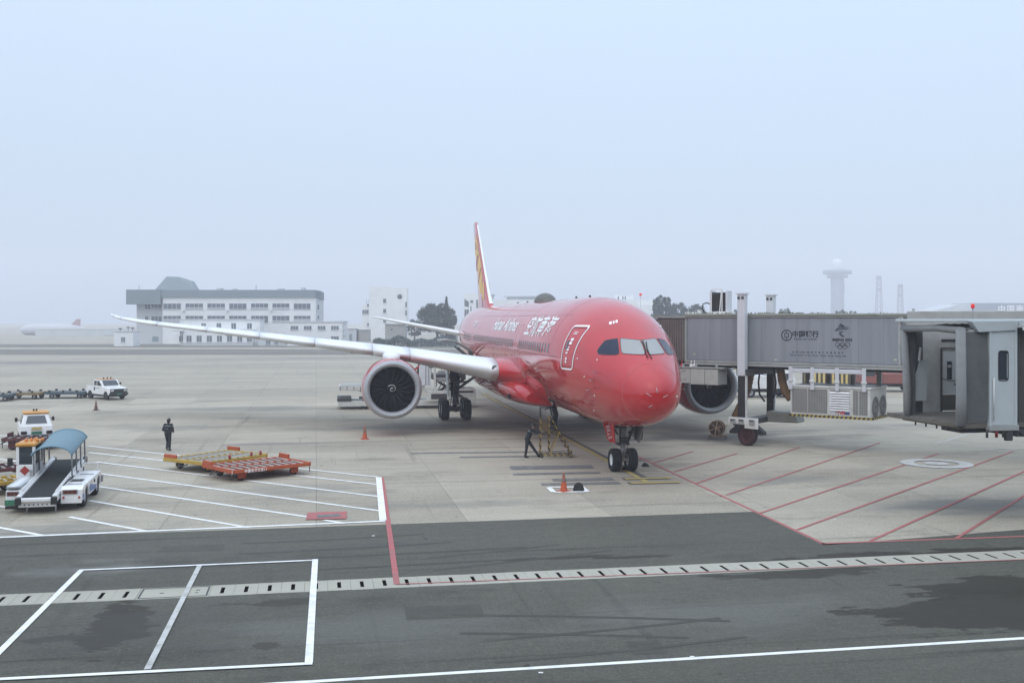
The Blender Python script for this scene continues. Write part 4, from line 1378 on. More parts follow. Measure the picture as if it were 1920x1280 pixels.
# wall panels with ribs between
xs = [0.12, 1.55, 3.0, 4.55, 5.85, 7.2, 8.45, 9.75, 11.0, 11.75]
xe = [11.9 + 1.6 * i for i in range(12)]
allx = xs + xe
for i in range(len(allx) - 1):
    mb = MB(); mb.bx(allx[i] + 0.003, allx[i + 1] - 0.003, 0.0, 0.05, ZB + 0.02, ZT - 0.02)
    mb.build('wall_panel', TPAN, tun, bevel=0.003)
for x0, x1, z0, z1, nm in ((-0.02, 30, ZT, ZT + 0.09, 'top_rail'), (-0.02, 30, ZT + 0.10, ZT + 0.22, 'roof_gutter'), (-0.02, 30, ZB - 0.12, ZB - 0.01, 'bottom_rail'), (-0.02, 30, ZB - 0.26, ZB - 0.14, 'lower_track')):
    mb = MB(); mb.bx(x0, x1, -0.06 if nm != 'roof_gutter' else -0.12, 0.08, z0, z1); mb.build(nm, TFRAME if nm != 'roof_gutter' else TROOF, tun, bevel=0.015)
mb = MB(); mb.bx(-0.02, 0.10, -0.05, TW + 0.05, ZB - 0.05, ZT + 0.05); mb.build('end_frame', TFRAME, tun, bevel=0.01)
xr = tp(1687, 640).x
mb = MB(); mb.bx(xr - 0.06, xr + 0.06, -0.07, 0.05, ZB, ZT); mb.build('end_frame', TFRAME, tun, bevel=0.01)
mb = MB(); mb.bx(-0.02, 30, 0.1, TW - 0.02, ZT + 0.04, ZT + 0.20); mb.build('roof', TROOF, tun)
mb = MB(); mb.bx(0.1, 30, 0.3, TW - 0.3, ZB - 0.40, ZB - 0.06); mb.build('underframe', DSTEEL, tun)
# larger outer tunnel towards the terminal
mb = MB(); mb.bx(xr + 0.4, 30, -0.22, TW + 0.2, ZB - 0.35, ZT + 0.32); mb.build('outer_tunnel', TFRAME, bridge, bevel=0.03)
mb = MB(); mb.bar((xr + 0.1, -0.12, ZT + 0.05), (xr + 0.75, -0.12, ZT - 0.75), 0.09); mb.build('tunnel_strut', TFRAME, bridge)
# support leg at the terminal end, out of sight on the right
mb = MB(); mb.cyl((28.5, 1.5, 0), (28.5, 1.5, 4.5), 0.5, seg=16); mb.bx(27.5, 29.5, 0.5, 2.5, 0, 0.15); mb.build('rotunda_column', TFRAME, bridge)

# cab at the aircraft end
mb = MB(); mb.bx(-1.75, -0.02, -0.10, TW + 0.1, ZB - 0.1, ZT - 0.02); cab = mb.build('cab', CABBR, bridge, bevel=0.05)
for i in range(11):                                 # folding side curtain slats
    mb = MB(); xx = -1.60 + i * 0.145; mb.bx(xx, xx + 0.10, -0.16, -0.11, ZB, ZT - 0.12); mb.build('curtain_slat', CABBR, cab, bevel=0.012)
mb = MB(); mb.bx(-2.0, 0.1, -0.2, TW + 0.2, ZT + 0.0, ZT + 0.10); mb.build('cab_roof', TROOF, cab)
mb = MB(); mb.hexa([(-4.6, 0.6, ZB - 0.1), (-1.76, -0.02, ZB - 0.1), (-1.76, TW, ZB - 0.1), (-4.6, TW + 1.2, ZB - 0.1)], [(-4.6, 0.6, ZT - 0.1), (-1.76, -0.02, ZT - 0.1), (-1.76, TW, ZT - 0.1), (-4.6, TW + 1.2, ZT - 0.1)]); mb.build('cab_head', CABBR, cab)
mb = MB(); mb.bx(-1.8, 0.3, 0.0, TW, ZB - 0.45, ZB - 0.12); mb.build('cab_floor_frame', DSTEEL, cab)
a_, b_ = tp(1274, 690, -0.3), tp(1346, 722, -0.3)
mb = MB(); mb.bx(a_.x, a_.x + (b_.x - a_.x) * 0.28, -0.3, 0.9, b_.z + 0.05, a_.z); q = mb.build('electrical_cabinet', mat('cabinet_grey', (0.46, 0.46, 0.43), rough=0.5, dirt=0.4, dirt_col=(0.25, 0.24, 0.2)), bridge, bevel=0.015)
for f0, f1 in ((0.29, 0.66), (0.67, 1.0)):
    mb = MB(); mb.bx(a_.x + (b_.x - a_.x) * f0, a_.x + (b_.x - a_.x) * f1, -0.32, 0.88, b_.z, a_.z - 0.01); mb.build('electrical_cabinet', MATS['cabinet_grey'], bridge, bevel=0.015)
mb = MB(); mb.bx(a_.x - 1.2, b_.x + 0.35, -0.34, 1.2, a_.z + 0.03, a_.z + 0.10); mb.build('service_shelf', TFRAME, bridge)
for xx in (a_.x + 0.1, a_.x + 0.9, b_.x - 0.2):
    mb = MB(); mb.bx(xx, xx + 0.12, -0.2, -0.08, a_.z + 0.1, ZB - 0.2); mb.build('shelf_hanger', TFRAME, bridge)
for i, (px, py, m) in enumerate(((1279, 685, mat('red_lamp', (0.6, 0.03, 0.04), rough=0.3)), (1296, 686, WHITE), (1302, 685, WHITE))):
    p = tp(px, py, -0.1)
    mb = MB(); mb.sphere(p, 0.11, 10, 6); mb.cyl(p + Vector((0, 0, 0.08)), p + Vector((0, 0, 0.3)), 0.03, seg=6); mb.build('work_lamp', m, bridge)

# lift columns
COLW = mat('column_white', (0.60, 0.61, 0.64), rough=0.4, var=0.05, dirt=0.25, dirt_col=(0.35, 0.34, 0.32), dscale=1.5)
cx = tp(1392, 700, -0.45).x
for yy, nm in ((-0.45, 'front'), (TW + 0.45, 'rear')):
    mb = MB(); mb.bx(cx - 0.215, cx + 0.215, yy - 0.2, yy + 0.2, 3.72, 8.10); c_ = mb.build('lift_column', COLW, bridge, bevel=0.02)
    mb = MB(); mb.bx(cx - 0.29, cx + 0.29, yy - 0.26, yy + 0.26, 8.10, 8.17); mb.build('column_cap', COLW, c_)
    for dx in (-0.13, 0.10):
        mb = MB(); mb.bx(cx + dx - 0.07, cx + dx + 0.07, yy - 0.225, yy - 0.195, 7.84, 7.98); mb.build('cap_vent', DSTEEL, c_)
    mb = MB(); mb.bx(cx - 0.19, cx + 0.19, yy - 0.17, yy + 0.17, 1.35, 3.75); mb.build('column_leg', BLACK, c_)
    mb = MB(); mb.bx(cx + 0.20, cx + 0.27, yy - 0.1, yy + 0.05, 1.25, 3.95); mb.build('cable_duct', WHITE, c_)
mb = MB(); mb.bx(cx - 0.3, cx + 0.3, -0.55, TW + 0.55, ZB - 0.75, ZB - 0.42); mb.build('cross_beam', DSTEEL, bridge)
# rear hydraulic cylinder with its looped hoses
q = Vector((cx + 0.1, TW + 0.2, 0))
mb = MB()
for s in (-1, 1):
    mb.tube([(cx + s * 0.16, TW + 0.1, 4.2), (cx + s * 0.42, TW - 0.1, 3.9), (cx + s * 0.52, TW - 0.1, 3.2), (cx + s * 0.45, TW - 0.1, 2.5), (cx + s * 0.18, TW, 2.1)], 0.055, 8)
mb.build('hose_loop', BLACK, bridge)
mb = MB()
for k in (0, 0.16): mb.tube([(cx + 0.35 + k + 0.22 * math.cos(R(a)), TW - 0.4, 4.25 + 0.25 * math.sin(R(a))) for a in range(180, -10, -20)], 0.05, 8)
mb.build('cable_guide', WHITE, bridge)
# bogie
mb = MB(); mb.bx(cx - 0.35, cx + 0.35, -0.9, TW + 0.3, 1.05, 1.35); bogie = mb.build('bogie_beam', DSTEEL, bridge, bevel=0.03)
mb = MB(); mb.hexa([(cx + 0.15, TW - 0.9, 1.05), (cx + 2.0, TW - 0.6, 1.05), (cx + 2.0, TW + 0.5, 1.05), (cx + 0.15, TW + 0.2, 1.05)], [(cx + 0.3, TW - 0.9, 1.65), (cx + 1.8, TW - 0.6, 1.62), (cx + 1.8, TW + 0.5, 1.62), (cx + 0.3, TW + 0.2, 1.65)])
mb.build('drive_housing', mat('housing_grey', (0.30, 0.305, 0.27), rough=0.5, dirt=0.4), bogie, bevel=0.06)
for xx_, yy in ((0.35, -0.55), (-0.30, 0.95)):
    wheel(bogie, (cx + xx_, yy, 0.56), (0.25, 1, 0), 0.56, 0.42, rim=0.72, rim_mat=mat('wheel_maroon', (0.075, 0.022, 0.022), rough=0.6, dirt=0.4), tyre_mat=mat('solid_tyre', (0.045, 0.018, 0.018), rough=0.75, dirt=0.4))
for s in (-1, 1):
    mb = MB(); mb.prism([(cx + 0.35 + s * 0.35, -0.75, 1.25), (cx + 0.35 + s * 0.95, -0.75, 0.78), (cx + 0.35 + s * 0.98, -0.75, 0.62), (cx + 0.35 + s * 0.6, -0.75, 0.62), (cx + 0.35 + s * 0.35, -0.75, 0.95)][::s], (0, 0.4, 0)); mb.build('wheel_guard', BLACK, bogie)
a_, b_ = tp(1366, 781, -1.0), tp(1421, 804, -1.0)
mb = MB(); mb.prism([(a_.x, -1.0, a_.z), (b_.x, -1.0, a_.z), (b_.x, -1.0, b_.z - 0.02), (a_.x + (b_.x - a_.x) * 0.55, -1.0, b_.z), (a_.x + (b_.x - a_.x) * 0.55, -1.0, b_.z + 0.2), (a_.x, -1.0, b_.z + 0.22)][::-1], (0, 0.06, 0)); jb = mb.build('junction_board', WHITE, bogie)
for f in (0.07, 0.36, 0.72):
    x0 = a_.x + (b_.x - a_.x) * f
    mb = MB(); mb.bx(x0, x0 + 0.30, -1.10, -1.0, a_.z - 0.36, a_.z - 0.08); mb.build('junction_box', TFRAME, jb, bevel=0.015)
    mb = MB(); mb.bx(x0 + 0.03, x0 + 0.27, -1.115, -1.10, a_.z - 0.18, a_.z - 0.11); mb.build('box_label', DSTEEL, jb)
# amber air hose hanging under the tunnel, in ribbed rings
HOSE = mat('amber_air_hose', (0.18, 0.10, 0.035), rough=0.6, var=0.3, scale=6, dirt=0.4)
for pts in ([(1378, 782, 1.6), (1388, 762, 1.7), (1402, 728, 1.8), (1408, 695, 1.9)], [(1463, 690, 0.9), (1466, 712, 0.9), (1472, 732, 0.9), (1483, 748, 0.9)]):
    pp = [tp(a, b, y) for a, b, y in pts]
    fine = []
    for i in range(len(pp) - 1):
        for j in range(9): fine.append(pp[i].lerp(pp[i + 1], j / 9))
    fine.append(pp[-1])
    mb = MB(); mb.tube(fine, [0.24 if i % 2 else 0.20 for i in range(len(fine))], 12); mb.build('air_hose', HOSE, bridge)

for k, (pxa, pya, pxb, pyb, sag) in enumerate(((1290, 683, 1385, 690, 0.25), (1400, 690, 1470, 694, 0.3), (1300, 680, 1480, 692, 0.12))):
    a_, b_ = tp(pxa, pya, 0.2), tp(pxb, pyb, 0.2)
    mb = MB(); mb.tube([a_.lerp(b_, i / 10) - Vector((0, 0, sag * math.sin(math.pi * i / 10))) for i in range(11)], 0.022, 6); mb.build('slack_cable', BLACK, bridge)
for pxa, pya in ((1300, 665), (1452, 676), (1676, 676)):
    a_ = tp(pxa, pya, -0.008); mb = MB(); mb.poly([a_, a_ + Vector((0.14, 0, 0)), a_ + Vector((0.14, 0, 0.10)), a_ + Vector((0, 0, 0.10))]); mb.build('warning_label', mat('label_pale', (0.45, 0.44, 0.36), rough=0.6), tun)
# roof things
rx = tp(1350, 560, 1.2).x
mb = MB(); mb.bx(rx - 0.42, rx + 0.48, 1.0, 1.5, ZT + 0.36, ZT + 1.42); ru = mb.build('rooftop_unit', DSTEEL, bridge, bevel=0.02)
for s in (-0.46, 0.50): 
    mb = MB(); mb.bx(rx + s - 0.05, rx + s + 0.06, 0.96, 1.54, ZT + 0.2, ZT + 1.50); mb.build('unit_side', COLW, ru)
mb = MB(); mb.bar((rx + 0.1, 0.93, ZT + 0.25), (rx + 0.22, 0.93, ZT + 1.5), 0.05); mb.bar((rx - 0.4, 0.93, ZT + 1.58), (rx + 0.28, 0.93, ZT + 1.58), 0.05); mb.bar((rx + 0.25, 0.93, ZT + 0.25), (rx + 0.25, 0.93, ZT + 1.6), 0.05); mb.bar((rx - 0.4, 0.93, ZT + 0.25), (rx - 0.4, 0.93, ZT + 1.6), 0.05); mb.build('unit_frame', WHITE, ru)
for i in range(10):
    mb = MB(); mb.bx(rx - 0.38, rx + 0.44, 0.97, 0.995, ZT + 0.42 + i * 0.1, ZT + 0.47 + i * 0.1); mb.build('unit_louvre', BLACK, ru)
mb = MB(); mb.bx(rx - 0.6, rx + 0.75, 0.9, 1.6, ZT + 0.2, ZT + 0.34); mb.build('unit_base', WHITE, ru)
mb = MB(); mb.tube([(rx - 0.5, 1.1, ZT + 0.75), (rx - 0.75, 1.1, ZT + 0.85), (rx - 1.0, 1.1, ZT + 0.78), (rx - 1.02, 1.1, ZT + 0.5), (rx - 0.9, 1.1, ZT + 0.25), (rx - 0.6, 1.1, ZT + 0.22)], 0.035, 8); mb.build('refrigerant_pipe', BLACK, ru)
mb = MB(); mb.box((rx - 1.7, 1.1, ZT + 0.26), (0.7, 0.3, 0.12)); mb.box((rx - 1.2, 1.1, ZT + 0.32), (0.2, 0.2, 0.25)); mb.build('roof_clutter', WHITE, bridge)
# moss tufts along the gutter
MOSS = mat('moss', (0.10, 0.11, 0.045), rough=0.95, var=0.4, scale=8)
mb = MB()
for k in range(170):
    x = random.choice([random.uniform(rx - 1.8, rx + 2.2), random.uniform(rx + 2.0, rx + 6.2), random.uniform(0.2, xr)])
    h_ = random.uniform(0.03, 0.13); y = random.uniform(-0.12, 0.2)
    mb.add([(x - 0.05, y, ZT + 0.2), (x + 0.05, y, ZT + 0.2), (x + random.uniform(-.06, .06), y, ZT + 0.2 + h_)], [(0, 1, 2)])
mo = mb.build('gutter_moss', MOSS, tun); mo['kind'] = 'stuff'

# advertising on the tunnel wall
INK = mat('dark_ink', (0.018, 0.022, 0.032), rough=0.6, var=0.2)
INKB = mat('ink_blue_grey', (0.055, 0.08, 0.11), rough=0.6, var=0.2)
YF = -0.006
def pxplane(px, py, sc):
    o = tp(px, py, YF)
    return lambda x, y: Vector((o.x + x * sc, YF, o.z + y * sc))
def ringpx(cx_, cy_, r, w, name, m, off=0.0):
    o = tp(cx_, cy_, YF)
    mb = MB(); rows = []
    for rr in (r - w / 2, r + w / 2):
        rows.append([Vector((o.x + rr * math.cos(2 * math.pi * i / 40), YF - off, o.z + rr * math.sin(2 * math.pi * i / 40))) for i in range(41)])
    mb.grid(rows); return mb.build(name, m, tun)
# round coin mark
ringpx(1475, 628.5, 0.275, 0.055, 'coin_emblem', INK)
o = tp(1475, 628.5, YF)
for (x0, x1, z0, z1) in ((-0.12, 0.12, 0.08, 0.12), (-0.12, 0.12, -0.12, -0.08), (-0.12, -0.075, -0.08, 0.08), (0.075, 0.12, -0.08, 0.08), (-0.02, 0.02, 0.12, 0.255), (-0.02, 0.02, -0.255, -0.12)):
    mb = MB(); mb.poly([(o.x + x0, YF, o.z + z0), (o.x + x1, YF, o.z + z0), (o.x + x1, YF, o.z + z1), (o.x + x0, YF, o.z + z1)]); mb.build('coin_emblem', INK, tun)
lettering('中国银行', pxplane(1510, 631, 1.0), INK, tun, size=0.36, bold=0.012, spacing=1.02)
lettering('BANK OF CHINA', pxplane(1510, 637.5, 1.0), INKB, tun, size=0.15, spacing=1.08, bold=0.004)
lettering('BEIJING 2022', pxplane(1579, 639.2, 1.0), INK, tun, size=0.185, bold=0.009, shear=0.1)
lettering('北 京 2022 年 冬 奥 会 官 方 合 作 伙 伴', pxplane(1533, 662, 1.0), INKB, tun, size=0.115, spacing=1.5, bold=0.005)
lettering('Official  Partner  of  the  Olympic  Winter  Games  Beijing  2022', pxplane(1533, 667.5, 1.0), INKB, tun, size=0.10, spacing=1.12, bold=0.004)
for k, (x_, y_) in enumerate(((1570, 646), (1579.5, 646), (1589, 646), (1574.8, 649.8), (1584.2, 649.8))):
    ringpx(x_, y_, 0.115, 0.026, 'ring_emblem', INK, 0.001 * k)
def brush(pts, name, m, k=0.0):
    """brush stroke: list of (px, py, half width in px)"""
    a, b = [], []
    for i, (x, y, w_) in enumerate(pts):
        x0, y0 = pts[max(0, i - 1)][:2]; x1, y1 = pts[min(len(pts) - 1, i + 1)][:2]
        L_ = math.hypot(x1 - x0, y1 - y0); nx, ny = -(y1 - y0) / L_, (x1 - x0) / L_
        a.append(tp(x + nx * w_, y + ny * w_, YF - k)); b.append(tp(x - nx * w_, y - ny * w_, YF - k))
    mb = MB(); mb.grid([a, b], smooth=False); mb.build(name, m, tun)
brush([(1572, 611, 0.6), (1576, 609.5, 1.3), (1580, 610.5, 1.6), (1583, 610, 0.7)], 'ribbon_emblem', INK)
brush([(1574, 608.6, 0.5), (1577.5, 607.6, 0.8), (1578.5, 608, 0.4)], 'ribbon_emblem', INK, 0.001)
brush([(1565.5, 620.5, 1.0), (1568, 618, 0.9), (1573, 614, 1.0), (1579, 612.6, 0.8), (1585, 612.5, 0.5)], 'ribbon_emblem', INK, 0.002)
brush([(1566, 620.5, 0.8), (1571, 618.2, 1.0), (1578, 616.3, 1.1), (1586, 617.2, 1.2), (1592, 615, 0.4)], 'ribbon_emblem', INKB, 0.003)
brush([(1575, 615.8, 0.3), (1582, 614.5, 0.8), (1588, 613.5, 0.7), (1592, 613, 0.2)], 'ribbon_emblem', INKB, 0.004)
brush([(1571, 621, 0.4), (1577, 621.5, 0.9), (1582, 620.8, 0.5), (1577, 623.5, 1.0), (1573.5, 625.5, 1.1)], 'ribbon_emblem', INKB, 0.005)
brush([(1573.5, 625, 0.9), (1577, 628, 1.4), (1581, 630.5, 1.2), (1583.5, 630, 0.5)], 'ribbon_emblem', INK, 0.006)

# ------------------------------------------------------------------ air conditioner slung under the tunnel
ACW = mat('aircon_grey_white', (0.62, 0.62, 0.59), rough=0.5, var=0.08, dirt=0.4, dirt_col=(0.28, 0.27, 0.23), dscale=2)
YA = -0.25
p0, p1 = tp(1482, 724, YA), tp(1632, 785, YA)
x0, x1 = p0.x, p1.x; zt, zb = tp(1560, 728, YA).z, tp(1482, 777, YA).z
DEP = 2.6
mb = MB(); mb.bx(x0, x1, YA, YA + DEP, zb + 0.04, zt); acu = mb.build('slung_air_conditioner', ACW, bridge, bevel=0.02)
mb = MB(); mb.bx(x0 - 0.05, x1 + 0.05, YA - 0.05, YA + DEP + 0.05, zt + 0.003, zt + 0.10); mb.build('unit_lid', ACW, acu, bevel=0.02)
GR = mat('coil_grille', (0.17, 0.17, 0.155), rough=0.6, metal=0.3, var=0.35, scale=25, dirt=0.5, dscale=6)
def fx(f): return x0 + (x1 - x0) * f
for fa, fb in ((0.02, 0.215), (0.225, 0.47), (0.79, 0.855), (0.865, 0.965)):
    mb = MB(); mb.bx(fx(fa), fx(fb), YA - 0.012, YA + 0.02, zb + 0.16, zt - 0.08); g_ = mb.build('coil_grille', GR, acu)
    n = 26
    mb = MB()
    for i in range(n):
        z = zb + 0.19 + (zt - zb - 0.30) * i / n
        mb.bx(fx(fa) + 0.01, fx(fb) - 0.01, YA - 0.03, YA - 0.012, z, z + 0.016)
    w_ = mb.build('grille_wire', mat('wire_grey', (0.42, 0.42, 0.40), rough=0.5, var=0.2), g_); w_['kind'] = 'stuff'
    mb = MB()
    for i in range(int((fx(fb) - fx(fa)) / 0.09)):
        x = fx(fa) + 0.045 + i * 0.09; mb.bx(x, x + 0.012, YA - 0.034, YA - 0.030, zb + 0.17, zt - 0.09)
    w_ = mb.build('grille_wire', MATS['wire_grey'], g_); w_['kind'] = 'stuff'
mb = MB(); mb.bx(fx(0.485), fx(0.505), YA - 0.03, YA + 0.02, zb + 0.10, zt - 0.05); mb.bx(fx(0.755), fx(0.775), YA - 0.03, YA + 0.02, zb + 0.10, zt - 0.05); mb.build('louvre_frame', ACW, acu)
mb = MB(); mb.bx(fx(0.507), fx(0.753), YA - 0.008, YA + 0.02, zb + 0.34, zt - 0.10); mb.build('louvre_recess', BLACK, acu)
for i in range(8):
    z = zt - 0.16 - i * (zt - zb - 0.46) / 8
    mb = MB(); mb.box(((fx(0.507) + fx(0.753)) / 2, YA - 0.045, z - 0.04), (fx(0.753) - fx(0.507), 0.12, 0.014), Matrix.Rotation(R(50), 3, 'X')); mb.build('louvre_slat', VWHITE, acu)
mb = MB(); mb.bx(fx(0.507), fx(0.753), YA - 0.02, YA + 0.01, zb + 0.12, zb + 0.33); pl_ = mb.build('name_plate', COLW, acu)
RINK = mat('red_ink', (0.55, 0.03, 0.03), rough=0.5); BINK = mat('blue_ink', (0.03, 0.06, 0.22), rough=0.5)
zz = zb + 0.17
lettering('P', on_plane((fx(0.585), YA - 0.025, zz), (1, 0, 0), (0, 0, 1)), INK, pl_, size=0.15, bold=0.004)
lettering('TVFI', on_plane((fx(0.645), YA - 0.025, zz - 0.02), (1, 0, 0), (0, 0, 1)), RINK, pl_, size=0.21, bold=0.012)
mb = MB(); mb.poly([(fx(0.69), YA - 0.025, zz - 0.02), (fx(0.75), YA - 0.025, zz - 0.02), (fx(0.75), YA - 0.025, zz + 0.10), (fx(0.69), YA - 0.025, zz + 0.10)]); mb.build('name_plate_patch', BINK, pl_)
# end face with two fans
for yy in (0.78, 1.98):
    c = Vector((x1 + 0.005, YA + yy, (zb + zt) / 2 - 0.18))
    mb = MB(); mb.lathe([(0.0, 0.004), (0.53, 0.004)], c, (1, 0, 0), 32); fn_ = mb.build('fan_opening', mat('fan_dark', (0.035, 0.04, 0.037), rough=0.7), acu)
    mb = MB()
    for i in range(14):
        a = 2 * math.pi * i / 14; mb.bar(c + Vector((0.025, 0.08 * math.cos(a), 0.08 * math.sin(a))), c + Vector((0.025, 0.54 * math.cos(a), 0.54 * math.sin(a))), 0.010)
    for rr in (0.12, 0.22, 0.32, 0.43, 0.54): mb.tube([c + Vector((0.032, rr * math.cos(2 * math.pi * i / 24), rr * math.sin(2 * math.pi * i / 24))) for i in range(25)], 0.009, 5)
    w_ = mb.build('fan_guard', MATS['wire_grey'], fn_); w_['kind'] = 'stuff'
# hazard edge: yellow and black pieces alternating
HY = mat('hazard_yellow', (0.42, 0.31, 0.05), rough=0.6, dirt=0.5)
npc = 38
for i in range(npc):
    xa, xb = x0 - 0.06 + (x1 - x0 + 0.12) * i / npc, x0 - 0.06 + (x1 - x0 + 0.12) * (i + 1) / npc
    mb = MB(); mb.prism([(xa, YA - 0.06, zb - 0.06), (xb, YA - 0.06, zb - 0.06), (xb + 0.06, YA - 0.06, zb + 0.06), (xa + 0.06, YA - 0.06, zb + 0.06)], (0, 0.10, 0)); mb.build('hazard_block', HY if i % 2 else BLACK, acu)
for i in range(18):
    ya, yb = YA + DEP * i / 18, YA + DEP * (i + 1) / 18
    mb = MB(); mb.bx(x1 + 0.06, x1 + 0.15, ya, yb, zb - 0.055, zb + 0.055); mb.build('hazard_block', HY if i % 2 else BLACK, acu)
mb = MB(); mb.bx(x0 - 0.03, x1 + 0.06, YA + 0.04, YA + DEP, zb - 0.05, zb + 0.039); mb.build('unit_base', DSTEEL, acu)
# hangers: front rail, four front straps, four rear straps
zr = tp(1560, 690, YA - 0.08).z
mb = MB(); mb.bx(x0 - 0.06, fx(0.94), YA - 0.10, YA + 0.02, ZB - 0.50, ZB - 0.28); mb.build('hanger_rail', COLW, bridge, bevel=0.02)
for f in (0.01, 0.29, 0.60, 0.93):
    mb = MB(); mb.bx(fx(f) - 0.10, fx(f) + 0.10, YA - 0.13, YA - 0.05, zt - 0.12, ZB - 0.22); mb.build('hanger_strap', COLW, bridge, bevel=0.02)
    mb = MB(); mb.bx(fx(f) - 0.14, fx(f) + 0.14, YA - 0.17, YA - 0.04, zt + 0.28, zt + 0.40); mb.build('strap_bracket', ACW, bridge, bevel=0.02)
    mb = MB(); mb.bx(fx(f) - 0.12, fx(f) + 0.12, YA + DEP - 0.3, YA + DEP - 0.15, zt - 0.02, ZB - 0.3); mb.build('hanger_strap', TFRAME, bridge)
for px, py in ((1504, 694), (1645, 699)):
    mb = MB(); mb.sphere(tp(px, py, YA + 0.3), 0.10, 10, 6); mb.cyl(tp(px, py, YA + 0.3), tp(px, py, YA + 0.3) + Vector((0, 0, 0.4)), 0.03, seg=6); mb.build('flood_lamp', BLACK, bridge)

# ================================================================== second bridge: only its cab is in view
B2_LOC = Vector((13.97, 38.0, 0)); B2_RZ = math.atan2(0.21, 0.977)
# local frame: x away from the mouth (right in the photo), y away from the viewer
b2 = thing('bridge_cab', 'open empty boarding bridge cab with grey folding canopy at the right edge', 'boarding bridge', (14.67, 34.8, 0), B2_RZ)
B2M = Matrix.Translation((14.67, 34.8, 0)) @ Matrix.Rotation(B2_RZ, 4, 'Z'); B2I = B2M.inverted()
FL, TP_ = 3.36, 6.42
MW = 3.28                                   # mouth width
CWALL = mat('cab_white_wall', (0.50, 0.54, 0.55), rough=0.42, var=0.05, dirt=0.3, dirt_col=(0.34, 0.36, 0.36), dscale=1.5)
CGREY = mat('cab_inner_grey', (0.56, 0.56, 0.54), rough=0.6, var=0.08, dirt=0.4, dirt_col=(0.18, 0.18, 0.17))
BELL = mat('canopy_fabric', (0.18, 0.19, 0.195), rough=0.85, var=0.2, scale=1.5, dirt=0.5, dirt_col=(0.09, 0.09, 0.085), dscale=1.2)
BELLF = mat('canopy_cushion', (0.24, 0.245, 0.245), rough=0.8, var=0.12, scale=1.5, dirt=0.5, dirt_col=(0.13, 0.125, 0.11), dscale=1.5)
CBAGE = mat('cab_floor_rubber', (0.15, 0.135, 0.115), rough=0.85, var=0.15, dirt=0.5)
def side_fold(y_side, outward, name):
    """pleated canopy side: x 0..0.95 at y_side"""
    n = 9
    rows = []
    for j in range(11):
        z = FL + 0.05 + (TP_ - FL - 0.1) * j / 10
        row = []
        for i in range(n * 2 + 1):
            x = 0.08 + 0.92 * i / (2 * n)
            lean = 0.14 * (TP_ - z) / (TP_ - FL) * (1 - i / (2 * n))
            d_ = 0.085 if i % 2 else 0.0
            sag = 0.03 * math.sin(j * 1.3 + i * 0.35)
            row.append(Vector((x + lean * 0.6, y_side + outward * (d_ + sag * 0.5 + 0.04 * math.sin(math.pi * j / 10)), z)))
        rows.append(row)
    mb = MB(); mb.grid(rows, smooth=False); o = mb.build(name, BELL, b2)
    so = o.modifiers.new('thick', 'SOLIDIFY'); so.thickness = 0.012
    return o
side_fold(0.06, -1, 'canopy_side')
side_fold(MW - 0.02, 1, 'canopy_side').scale = (0.45, 1, 1)
rows = []
for i in range(21):
    x = 0.05 + 0.95 * i / 20
    rows.append([Vector((x, MW * j / 12, TP_ - 0.02 + (0.05 if i % 2 else 0) + 0.07 * math.sin(math.pi * j / 12) + 0.03 * math.sin(j * 1.7 + i) + 0.10 * i / 20)) for j in range(13)])
mb = MB(); mb.grid(rows, smooth=False); o = mb.build('canopy_top', BELL, b2); so = o.modifiers.new('thick', 'SOLIDIFY'); so.thickness = 0.012
# mouth cushions
mb = MB(); mb.tube([(0.0, 0.05, FL - 0.06), (0.02, 0.05, FL + 0.8), (0.0, 0.05, TP_ + 0.02)], [0.17, 0.165, 0.16], 10); mb.build('mouth_cushion', BELLF, b2)
mb = MB(); mb.tube([(0.05, MW - 0.1, FL - 0.06), (0.1, MW - 0.02, FL + 0.9), (0.0, MW + 0.02, TP_ + 0.02)], [0.13, 0.14, 0.12], 10); mb.build('mouth_cushion', BELLF, b2)
mb = MB(); mb.tube([(0, -0.06, TP_ - 0.02), (0.0, MW * 0.4, TP_ + 0.05), (0, MW + 0.1, TP_ + 0.02)], 0.12, 10); mb.build('mouth_cushion', BELLF, b2)
# floor with bumper
mb = MB(); mb.bx(0.05, 4.2, 0.05, MW - 0.02, FL - 0.16, FL); mb.build('cab_floor', CBAGE, b2, bevel=0.01)
mb = MB(); mb.tube([(-0.03, 0.0, FL - 0.10), (-0.03, MW, FL - 0.10)], 0.075, 10); mb.build('floor_bumper', mat('bumper_rubber', (0.12, 0.105, 0.085), rough=0.85, dirt=0.4), b2)
mb = MB(); mb.bx(0.2, 2.2, 0.3, 1.4, FL - 0.33, FL - 0.17); mb.build('floor_beam', DSTEEL, b2)
for k in range(5):
    mb = MB(); yy = 0.3 + k * 0.62; mb.cyl((0.12, yy, FL - 0.30), (0.12, yy, FL - 0.16), 0.03, seg=8); mb.build('floor_roller', DSTEEL, b2)
# inner wall with the door, seen through the mouth
def tp2(px, py, y):
    o = B2I @ Vector((0, 0, CAM_H)); d = (B2I.to_3x3() @ (at(px, py, 50) - Vector((0, 0, CAM_H))))
    return o + d * ((y - o.y) / d.y)
YW = MW + 1.15
def wallbox(px0, px1, z0, z1, y, th, name, m, parent=b2, bevel=0.0):
    xa, xb = tp2(px0, 700, y).x, tp2(px1, 700, y).x
    mb = MB(); mb.bx(xa, xb, y, y + th, z0, z1); return mb.build(name, m, parent, bevel)
wallbox(1728, 1764, FL, TP_ + 0.1, YW, 0.06, 'inner_wall', CGREY)
wallbox(1764, 1840, FL + 2.36, TP_ + 0.1, YW, 0.06, 'inner_wall', CGREY)
wallbox(1806, 1840, FL, FL + 2.36, YW, 0.06, 'inner_wall', CGREY)
BRZ = mat('bronze_frame', (0.075, 0.07, 0.06), rough=0.5)
wallbox(1764, 1767, FL, FL + 2.36, YW - 0.03, 0.1, 'door_frame', BRZ)
